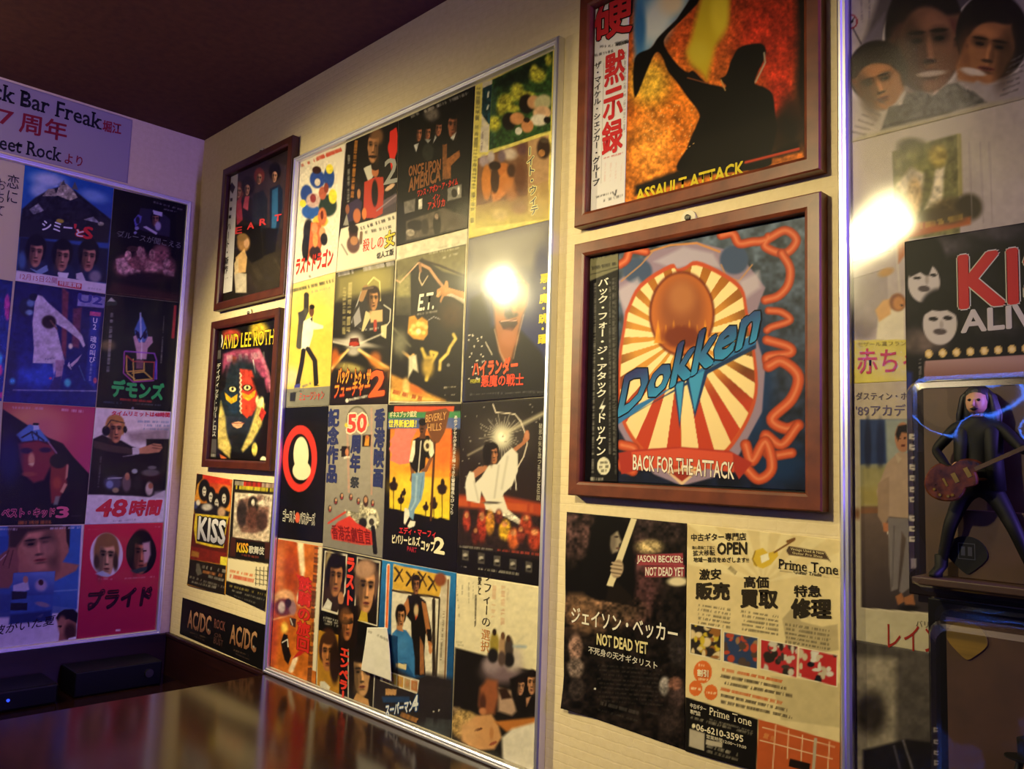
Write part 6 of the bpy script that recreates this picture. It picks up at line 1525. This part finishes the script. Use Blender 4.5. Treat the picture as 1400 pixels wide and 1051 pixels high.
s.T('ダスティン・ホフマン', 118, 136, 420, 136, 30, '#5a4e5c', .015).T("'89アカデミー賞", 118, 202, 470, 200, 46, '#5c5270', .01).T('バリー', 358, 1040, 440, 1050, 26, '#4a4238', .0)
s.view(*R4).T('レインマン', 655, 345, 1180, 405, 140, '#8c2620', .0)
s.N(.05, 40).done('film flyer with a photo of a man walking along a road', 'flyer', GP)

s = rflyer(3, R4, '#4a4440', .0041)
s.P('480,385 700,400 700,1200 480,1200', '#8a8070', 1, 40).P('520,900 760,840 900,860 900,1200 520,1200', '#1a1718', 1, 20).L('740,850 790,1004', 12, '#6a6466', .8, 10).L('690,880 720,1000', 12, '#4a464a', .8, 10).B(560, 700, 90, 120, '#2a2422', soft=1).N(.2, 40)
s.done('dim film flyer below the walking man flyer', 'flyer', GP)

# ================================================================ two toy packs hanging on that frame
MT['blister'] = make_pane('clear_blister', 0.05, 0.8, 9.0, 1.5)
MT['blister_rim'] = make_pane('clear_blister_rim', 0.16, 0.0, 1.0, 2.6)
MT['toy_black'] = mat('toy_black', '#0a0a0c', 0.6, spec=.25)
MT['toy_skin'] = mat('toy_skin', '#b98a6c', 0.5)
MT['toy_hair'] = noise_color(mat('toy_hair', rough=0.5), '#0c0b0d', '#1c1a1e', (30, 30, 4), 20, bump=0.4)
MT['tray'] = noise_color(mat('tray_board', rough=0.55), '#3c2713', '#4a301a', nscale=30)
MT['sunburst'] = noise_color(mat('sunburst_wood', rough=0.25), '#241008', '#6a3612', (8, 1, 8), 14)
MT['pick2'] = noise_color(mat('pick_print', rough=0.4), '#1c180c', '#8a6c22', (1, 1, 40), 1.2)
MT['gold'] = mat('brass_hardware', '#b08a3c', 0.3, metal=1.0)


def rounded_rect(x0, x1, z0, z1, r, n=6):
    P = []
    for cx, cz, a0 in ((x1 - r, z1 - r, 0), (x0 + r, z1 - r, 90), (x0 + r, z0 + r, 180), (x1 - r, z0 + r, 270)):
        for k in range(n + 1):
            a = math.radians(a0 + 90 * k / n)
            P.append((cx + r * math.cos(a), cz + r * math.sin(a)))
    return P


def blister_vf(x0, x1, z0, z1, o0, o1, r=.012):
    """a vacuum formed box: flange on the card, sloping sides, rounded front"""
    rings = [(x0, x1, z0, z1, o0, r), (x0 + .004, x1 - .004, z0 + .004, z1 - .004, o0, r), (x0 + .0055, x1 - .0055, z0 + .0055, z1 - .0055, o0 + .006, r), (x0 + .009, x1 - .009, z0 + .009, z1 - .009, o1 - .006, r),
             (x0 + .011, x1 - .011, z0 + .011, z1 - .011, o1 - .0015, r), (x0 + .016, x1 - .016, z0 + .016, z1 - .016, o1, r)]
    V, F = [], []
    for (a, b, c, d, o, rr) in rings:
        V += [(x, -o, z) for x, z in rounded_rect(a, b, c, d, rr)]
    n = 28
    for i in range(len(rings) - 1):
        for k in range(n):
            F.append((i * n + k, i * n + (k + 1) % n, (i + 1) * n + (k + 1) % n, (i + 1) * n + k))
    F.append(tuple((len(rings) - 1) * n + k for k in range(n)))
    return V, F


def pick_vf(cx, cz, off, w, h, t=.0012):
    P = []
    for k in range(30):
        a = 2 * math.pi * k / 30
        x, z = math.sin(a), math.cos(a)
        zz = z * .5 * h
        wd = w * .5 * (1 - .62 * max(0, -z) ** 1.3)
        P.append((cx + x * wd * (1.0 if z > -.2 else 1.0), cz + zz - (.0 if z < 0 else .06 * h * (1 - abs(x)) * .4)))
    V = [(x, -off, z) for x, z in P] + [(x, -off - t, z) for x, z in P]
    F = [tuple(range(30)), tuple(range(30, 60))[::-1]] + [(k, 30 + k, 30 + (k + 1) % 30, (k + 1) % 30) for k in range(30)]
    return V, F


def lump(sections, n=14):
    """closed surface through elliptical sections (x, y, z, rx, ry) stacked along z"""
    V, F = [], []
    for (x, y, z, rx, ry) in sections:
        for k in range(n):
            a = 2 * math.pi * k / n
            V.append((x + rx * math.cos(a), y + ry * math.sin(a), z))
    m = len(sections)
    for i in range(m - 1):
        for k in range(n):
            F.append((i * n + k, i * n + (k + 1) % n, (i + 1) * n + (k + 1) % n, (i + 1) * n + k))
    F.append(tuple(range(n))[::-1])
    F.append(tuple((m - 1) * n + k for k in range(n)))
    return V, F


def skin_body(name, joints, bones, m, parent, root=0):
    """one continuous body grown over a posed skeleton"""
    me = bpy.data.meshes.new(name)
    P = np.array([j[:3] for j in joints])
    c = P.mean(0)
    me.from_pydata((P - c).tolist(), bones, [])
    o = bpy.data.objects.new(name, me)
    COL.objects.link(o)
    put(o, c, parent)
    me.materials.append(m)
    o.modifiers.new('skin', 'SKIN').use_smooth_shade = True
    for k, j in enumerate(joints):
        v = me.skin_vertices[0].data[k] if me.skin_vertices else None
        if v is None:
            break
        v.radius = (j[3], j[3] if len(j) < 5 else j[4])
        v.use_root = (k == root)
    sb = o.modifiers.new('smooth', 'SUBSURF')
    sb.levels = sb.render_levels = 2
    return o


def add_skin_layer(me):
    import bmesh
    bm = bmesh.new()
    bm.from_mesh(me)
    bm.verts.layers.skin.verify()
    bm.to_mesh(me)
    bm.free()


def toy_pack(X0, X1, Z0, Z1, label, BZ0, BZ1, paint):
    o0 = .0160
    root = tag(empty('toy_pack', ((X0 + X1) / 2, -o0, Z0)), label, 'toy pack', 'blister packs of guitarist figures')
    card = Sheet('card', MAIN, [(X0, Z1), (X1, Z1), (X1, Z0), (X0, Z0)], o0, R2, res=.0012, base='#121013', plane=True, parent=root, thick=.0012)
    paint(card)
    card.done()
    V, F = blister_vf(X0 + .006, X1 - .006, BZ0, BZ1, o0 + .001, o0 + .050)
    bl = obj('blister', V, F, None, root, mats=[MT['blister'], MT['blister_rim']])
    for q in bl.data.polygons:
        q.material_index = 1 if q.index < 28 or 84 <= q.index < 140 else 0
    # printed board liner and the step the figure stands on
    xa, xb = X0 + .016, X1 - .016
    box('backing_insert', (xa, -o0 - .0012, BZ0 + .012), (xb, -o0 - .0022, BZ1 - .012), MT['tray'], root)
    box('plinth', (xa, -o0 - .0023, BZ0 + .0105), (xb, -o0 - .040, BZ0 + .017), MT['tray'], root, bevel=.001)
    box('plinth_step', (xa + .030, -o0 - .0023, BZ0 + .0171), (xb - .040, -o0 - .012, BZ0 + .078), MT['tray'], root, bevel=.001)
    return root


def card_a(c):
    c.B(560, 210, 160, 50, '#4a4244', soft=1.3).B(850, 130, 160, 50, '#3a3436', soft=1.3).B(480, 700, 120, 60, '#5a4c44', soft=1.3).B(900, 600, 160, 60, '#2c282a', soft=1.2).N(.3, 50)
    c.B(500, 290, 110, 150, '#0d0b0d', soft=.3).B(500, 400, 82, 102, '#b9b0a4', soft=.12).P('410,330 460,260 590,260 590,320 545,310 520,370 480,345 430,370', '#0d0b0d', 1, 8).B(500, 430, 30, 16, '#4a403e', soft=.5).B(515, 385, 10, 24, '#9a9084', soft=1).B(465, 375, 20, 8, '#1c181a', soft=.6).B(548, 360, 18, 8, '#1c181a', soft=.6)
    c.B(585, 560, 110, 130, '#0d0b0d', soft=.3).B(582, 610, 88, 108, '#b9b0a4', soft=.12).P('490,570 530,480 640,480 672,570 620,540 580,545 540,540', '#0d0b0d', 1, 8).B(548, 585, 24, 11, '#1c181a', soft=.5).B(622, 580, 24, 11, '#1c181a', soft=.5).B(582, 650, 34, 16, '#4a403e', soft=.5).B(590, 615, 10, 22, '#9a9084', soft=1)
    for k in range(9):
        c.B(525 + k * 71, 764 - k * 4, 20, 22, '#c9a860', soft=.2).B(525 + k * 71, 764 - k * 4, 11, 12, '#dcc48c', soft=.6)
    c.P('505,800 1100,765 1500,745 1500,855 500,898', '#8a6058', 1, 4).G((505, 800), '#a08078', (505, 900), '#6a4438', .8, [(505, 800), (1500, 745), (1500, 855), (500, 898)]).P('430,900 500,898 1500,855 1500,2200 430,2200', '#181014', 1, 6).R(482, 790, 478, 890, 12, '#8a847c', .7)
    c.P('405,850 440,860 440,1100 405,1100', '#1c2a7a', .8, 20)
    c.view(*R3)
    for y in (283, 324, 404, 448, 494, 533, 607, 650, 690):
        c.P([(330, y - 11), (351, y - 9), (351, y + 12), (332, y + 10)], '#b5ab9c', 1, 2).P([(338, y - 3), (350, y - 2), (350, y + 4), (339, y + 3)], '#15131a', 1, 2)
    c.P('338,768 360,768 360,808 338,808', '#7a7078', 1, 3).R(336, 365, 350, 368, 8, '#b5ab9c', 1, 1)
    c.view(*R2)
    c.T('KISS', 688, 528, 1390, 462, 262, '#b02a2a', .045, 0, o='#b9b2ac', ob=.022).T('ALIVE', 695, 655, 1180, 610, 108, '#b5aca6', .045)


def card_b(c):
    c.view(*R4).P('1100,400 1500,420 1500,1100 1100,1100', '#1c1410', 1, 20)
    for y in (790, 855, 915, 970):
        c.P([(905, y - 14), (930, y - 12), (930, y + 14), (907, y + 12)], '#8a8278', 1, 2).P([(914, y - 4), (929, y - 3), (929, y + 5), (915, y + 4)], '#15131a', 1, 2)


def axis(p, q, t):
    return tuple(np.array(p) * (1 - t) + np.array(q) * t)


def guitar(label, group, c, ang, scale, tilt=0.0):
    """a small solid guitar: contoured body, neck with fret board, headstock, pickups, bridge, knobs; c = body centre (x, y, z)"""
    g = tag(empty('toy_guitar', c), label, 'toy guitar', group)
    ca, sa = math.cos(ang), math.sin(ang)

    def tr(P):
        return [(c[0] + (x * ca - z * sa) * scale, c[1] + y * scale + tilt * x * scale, c[2] + (x * sa + z * ca) * scale) for (x, y, z) in P]
    out = []
    for k in range(40):
        t = 2 * math.pi * k / 40
        x = math.cos(t)
        wz = .30 if x < 0 else .235
        pinch = 1 - .24 * math.exp(-((x - .12) / .28) ** 2)
        z = math.sin(t) * wz * pinch
        if x > .55 and z < 0:
            x -= .30 * (x - .55) / .45 + .02
        out.append((x * .42, z))
    n = len(out)
    V = [(x * .96, .035, z * .96) for x, z in out] + [(x, .025, z) for x, z in out] + [(x, -.025, z) for x, z in out] + [(x * .94, -.04, z * .94) for x, z in out]
    F = [(i * n + k, i * n + (k + 1) % n, (i + 1) * n + (k + 1) % n, (i + 1) * n + k) for i in range(3) for k in range(n)] + [tuple(range(n))[::-1], tuple(range(3 * n, 4 * n))]
    obj('guitar_body', tr(V), F, MT['sunburst'], g, smooth=False)
    V, F = box_vf((.30, -.052, -.028), (1.18, -.020, .028))
    obj('neck', tr(V), F, MT['tray'], g)
    V, F = box_vf((1.1805, -.045, -.05), (1.36, -.022, .05))
    hd = obj('headstock', tr(V), F, MT['toy_black'], g)
    for k in range(3):
        for sg in (-1, 1):
            V, F = box_vf((1.21 + k * .05, -.04, sg * .0505), (1.23 + k * .05, -.028, sg * .078))
            obj('tuning_peg', tr(V), F, MT['gold'], hd)
    for x in (.02, .2):
        V, F = box_vf((x - .03, -.056, -.07), (x + .03, -.0405, .07))
        obj('pickup', tr(V), F, MT['gold'], g)
    V, F = box_vf((-.14, -.056, -.06), (-.11, -.0405, .06))
    obj('bridge', tr(V), F, MT['gold'], g)
    for (x, z) in ((-.27, -.13), (-.18, -.19), (-.30, -.03), (-.12, -.20)):
        V, F = tube_vf([(x, -.0385, z), (x, -.062, z)], .02, 10)
        obj('volume_knob', tr(V), F, MT['gold'], g)
    return g


def figure(cx, cy, zf, h, label, guitar_label, hat=False):
    """a posed plastic guitarist, feet apart, playing; cx, zf = middle of the stance and the sole height"""
    k = h
    GF = 'plastic guitarist figures in blister packs'
    root = tag(empty('action_figure', (cx, cy, zf)), label, 'action figure', GF)

    def p(x, y, z, r, r2=None):
        return (cx + x * k, cy + y * k, zf + z * k, r * k, (r2 or r) * k)
    J = [p(0, 0, .50, .062, .05), p(.0, -.005, .60, .055, .045), p(.0, -.005, .70, .072, .05), p(.0, 0, .79, .068, .045), p(.0, -.004, .845, .028),  # pelvis .. neck 0-4
         p(-.105, 0, .785, .036), p(-.20, -.03, .66, .028), p(-.115, -.125, .575, .020), p(-.075, -.14, .555, .017),   # strumming arm 5-8
         p(.105, 0, .785, .036), p(.215, -.04, .66, .028), p(.27, -.135, .685, .020), p(.285, -.15, .715, .017),       # fretting arm 9-12
         p(-.065, 0, .46, .052), p(-.135, -.03, .27, .036), p(-.19, .0, .06, .026), p(-.20, -.01, .03, .026), p(-.215, -.06, .018, .020),  # leg 13-17
         p(.065, 0, .46, .052), p(.165, -.04, .27, .036), p(.235, .0, .06, .026), p(.24, -.01, .03, .026), p(.26, -.06, .018, .020)]
    B = [(0, 1), (1, 2), (2, 3), (3, 4), (3, 5), (5, 6), (6, 7), (7, 8), (3, 9), (9, 10), (10, 11), (11, 12), (0, 13), (13, 14), (14, 15), (15, 16), (16, 17), (0, 18), (18, 19), (19, 20), (20, 21), (21, 22)]
    me = bpy.data.meshes.new('body')
    P = np.array([j[:3] for j in J])
    c = P.mean(0)
    me.from_pydata((P - c).tolist(), B, [])
    add_skin_layer(me)
    for i, j in enumerate(J):
        v = me.skin_vertices[0].data[i]
        v.radius = (j[3], j[4])
        v.use_root = (i == 0)
    me.materials.append(MT['toy_black'])
    o = bpy.data.objects.new('body', me)
    COL.objects.link(o)
    put(o, c, root)
    sk = o.modifiers.new('skin', 'SKIN')
    sk.use_smooth_shade = True
    sb = o.modifiers.new('smooth', 'SUBSURF')
    sb.levels = sb.render_levels = 2
    # neck and tipped back head with face
    hz = zf + .90 * k
    V, F = lump([(cx, cy - .006 * k, zf + .82 * k, .030 * k, .030 * k), (cx, cy - .008 * k, zf + .86 * k, .029 * k, .029 * k), (cx, cy - .022 * k, hz - .045 * k, .030 * k, .034 * k), (cx, cy - .020 * k, hz - .02 * k, .046 * k, .050 * k),
                 (cx, cy - .014 * k, hz + .012 * k, .053 * k, .056 * k), (cx, cy - .008 * k, hz + .045 * k, .050 * k, .054 * k), (cx, cy, hz + .075 * k, .030 * k, .034 * k)])
    hd = obj('head', V, F, MT['toy_skin'], root, smooth=True)
    V, F = lump([(cx, cy - .085 * k, hz - .012 * k, .010 * k, .012 * k), (cx, cy - .078 * k, hz + .01 * k, .008 * k, .012 * k), (cx, cy - .066 * k, hz + .026 * k, .005 * k, .006 * k)], 8)
    obj('nose', V, F, MT['toy_skin'], hd, smooth=True)
    for sx in (-1, 1):
        V, F = lump([(cx + sx * .021 * k, cy - .064 * k, hz + .014 * k, .004 * k, .004 * k), (cx + sx * .021 * k, cy - .066 * k, hz + .021 * k, .011 * k, .006 * k), (cx + sx * .021 * k, cy - .062 * k, hz + .028 * k, .004 * k, .004 * k)], 8)
        obj('eye', V, F, MT['toy_black'], hd, smooth=True)
    V, F = lump([(cx, cy - .068 * k, hz - .034 * k, .006 * k, .004 * k), (cx, cy - .070 * k, hz - .026 * k, .022 * k, .008 * k), (cx, cy - .068 * k, hz - .018 * k, .006 * k, .004 * k)], 10)
    obj('mouth', V, F, MT['toy_black'], hd, smooth=True)
    rng = np.random.default_rng(5)
    VV, FF = lump([(cx, cy + .030 * k, hz - .14 * k, .075 * k, .035 * k), (cx, cy + .030 * k, hz - .05 * k, .088 * k, .050 * k), (cx, cy + .022 * k, hz + .03 * k, .078 * k, .066 * k), (cx, cy + .012 * k, hz + .075 * k, .058 * k, .060 * k), (cx, cy + .008 * k, hz + .098 * k, .022 * k, .026 * k)], 18)
    for i in range(34):
        a = math.pi * (-.12 + 1.24 * i / 33)
        x, y = cx + .072 * k * math.cos(a), cy + .012 * k + .055 * k * math.sin(a)
        pts = [(cx + .03 * k * math.cos(a), y * .4 + (cy + .01 * k) * .6, hz + .088 * k), (x, y, hz + .04 * k), (cx + (x - cx) * 1.25 + rng.normal() * .004 * k, y + .004 * k, hz - .05 * k), (cx + (x - cx) * (1.25 + .2 * rng.random()), y + .006 * k, hz - (.13 + .06 * rng.random()) * k)]
        v, f = tube_vf(pts, [.012 * k, .016 * k, .014 * k, .004 * k], 6)
        FF = FF + [tuple(t + len(VV) for t in q) for q in f]
        VV = VV + v
    obj('hair', VV, FF, MT['toy_hair'], root, smooth=True)
    if hat:
        V, F = lump([(cx, cy - .01 * k, hz + .052 * k, .135 * k, .080 * k), (cx, cy - .01 * k, hz + .060 * k, .135 * k, .080 * k), (cx, cy - .01 * k, hz + .064 * k, .074 * k, .066 * k), (cx, cy - .01 * k, hz + .15 * k, .078 * k, .068 * k), (cx, cy - .01 * k, hz + .158 * k, .06 * k, .062 * k)], 24)
        obj('hat', V, F, MT['toy_black'], root, smooth=False)
    # hands: palm with five short fingers each
    for (wx, wy, wz, dx) in ((-.075, -.14, .555, 1), (.285, -.15, .715, 1)):
        V, F = lump([(cx + wx * k - .004 * k, cy + wy * k, zf + (wz - .02) * k, .012 * k, .012 * k), (cx + wx * k, cy + wy * k, zf + wz * k, .020 * k, .012 * k), (cx + (wx + .012) * k, cy + wy * k, zf + (wz + .022) * k, .016 * k, .011 * k)], 10)
        for q in range(5):
            bx, bz = (wx + .012, wz - .018 + .011 * q) if q < 4 else (wx - .006, wz + .026)
            ln = (.030, .036, .034, .028, .024)[q]
            pts = [(cx + bx * k, cy + (wy - .006) * k, zf + bz * k), (cx + (bx + ln * .6) * k, cy + (wy - .016) * k, zf + (bz + (.004 if q < 4 else .012)) * k), (cx + (bx + ln) * k, cy + (wy - .008) * k, zf + (bz + (-.004 if q < 4 else .016)) * k)]
            v, f = tube_vf(pts, [.0062 * k, .0058 * k, .0042 * k], 6)
            F = F + [tuple(t + len(V) for t in r) for r in f]
            V = V + v
        obj('hand', V, F, MT['toy_skin'], root, smooth=True)
    # boots, belt, and an open jacket
    for (ax, ay, az, bx, by) in ((-.19, .0, .075, -.215, -.062), (.235, .0, .075, .26, -.062)):
        V, F = lump([(cx + (ax * .35 + bx * .65) * k, cy + (ay * .4 + by * .6) * k, zf + .001 * k, .030 * k, .050 * k), (cx + (ax * .4 + bx * .6) * k, cy + (ay * .45 + by * .55) * k, zf + .022 * k, .031 * k, .050 * k), (cx + ax * k, cy + ay * k, zf + .052 * k, .032 * k, .034 * k), (cx + ax * k * .99, cy + ay * k, zf + .11 * k, .034 * k, .034 * k), (cx + ax * .985 * k, cy + ay * k, zf + .115 * k, .030 * k, .030 * k)], 14)
        obj('boot', V, F, MT['toy_black'], root, smooth=True)
    V, F = tube_vf([(cx + .062 * k * math.cos(t), cy + .054 * k * math.sin(t), zf + .515 * k) for t in np.linspace(0, 2 * math.pi, 25)], .008 * k, 8)
    obj('belt', V, F, MT['gold'], root, smooth=True)
    for sx in (-1, 1):
        V, F = lump([(cx + sx * .085 * k, cy - .012 * k, zf + .46 * k, .040 * k, .052 * k), (cx + sx * .072 * k, cy - .010 * k, zf + .62 * k, .042 * k, .056 * k), (cx + sx * .066 * k, cy - .006 * k, zf + .76 * k, .050 * k, .052 * k), (cx + sx * .05 * k, cy, zf + .815 * k, .026 * k, .028 * k)], 14)
        obj('jacket', V, F, MT['toy_black'], root, smooth=True)
    guitar(guitar_label, 'toy guitars held by the figures', (cx - .07 * k, cy - .155 * k, zf + .515 * k), math.radians(27), .36 * k, .02)
    return root


def card_z(px, py):
    return MAIN.at(px, py, .016)


XA = card_z(1239, 500)[0]
ZT, ZB = card_z(1240, 330)[1], card_z(1250, 838)[1]
BT, BB = card_z(1262, 515)[1], card_z(1265, 808)[1]
ZB = BB - .004
toy_pack(XA, XA + .205, ZB, ZT, 'black toy pack with a red lettered header and a clear window, the upper one', BB, BT, card_a)
XB = card_z(1270, 900)[0]
ZT2 = ZB + .0005
toy_pack(XB, XB + .205, 0.004, ZT2 - .002, 'dark toy pack with a hatted figure, hanging under the other pack', 0.012, ZT2 - .005, card_b)
FZ = BB + .0173
fx = MAIN.at(1338, 650, .036)[0]
figure(fx, -.034, FZ, .172, 'black clad long-haired guitarist figure in the upper toy pack', 'tiny brown sunburst guitar held by the bare-headed figure')
figure(XB + .088, -.0345, 0.012 + .0173, .170, 'black guitarist figure wearing a broad hat in the lower toy pack', 'tiny brown guitar held by the hatted figure', hat=True)
c = MAIN.at(1322, 758, .0285)
V, F = pick_vf(c[0], c[1], .0282, .034, .034)
p1 = tag(obj('guitar_pick', V, F, MT['toy_black']), 'black guitar pick standing in the upper toy pack below the figure', 'guitar pick')
for dx0, dx1, dz0, dz1 in ((-.007, .007, .0065, .0072), (-.007, .007, -.0072, -.0065), (-.007, -.0063, -.0065, .0065), (.0063, .007, -.0065, .0065), (-.0045, -.0012, -.004, .004), (.001, .0045, -.004, .004)):
    V, F = box_vf((c[0] + dx0, -.0295, c[1] + .003 + dz0), (c[0] + dx1, -.02945, c[1] + .003 + dz1))
    obj('pick_print', V, F, MT['metal'], p1)
c = MAIN.at(1322, 875, .0190)
V, F = pick_vf(c[0], c[1], .0185, .034, .034)
p2 = tag(obj('guitar_pick', V, F, MT['pick2']), 'dark yellowish guitar pick in the top of the lower toy pack', 'guitar pick')
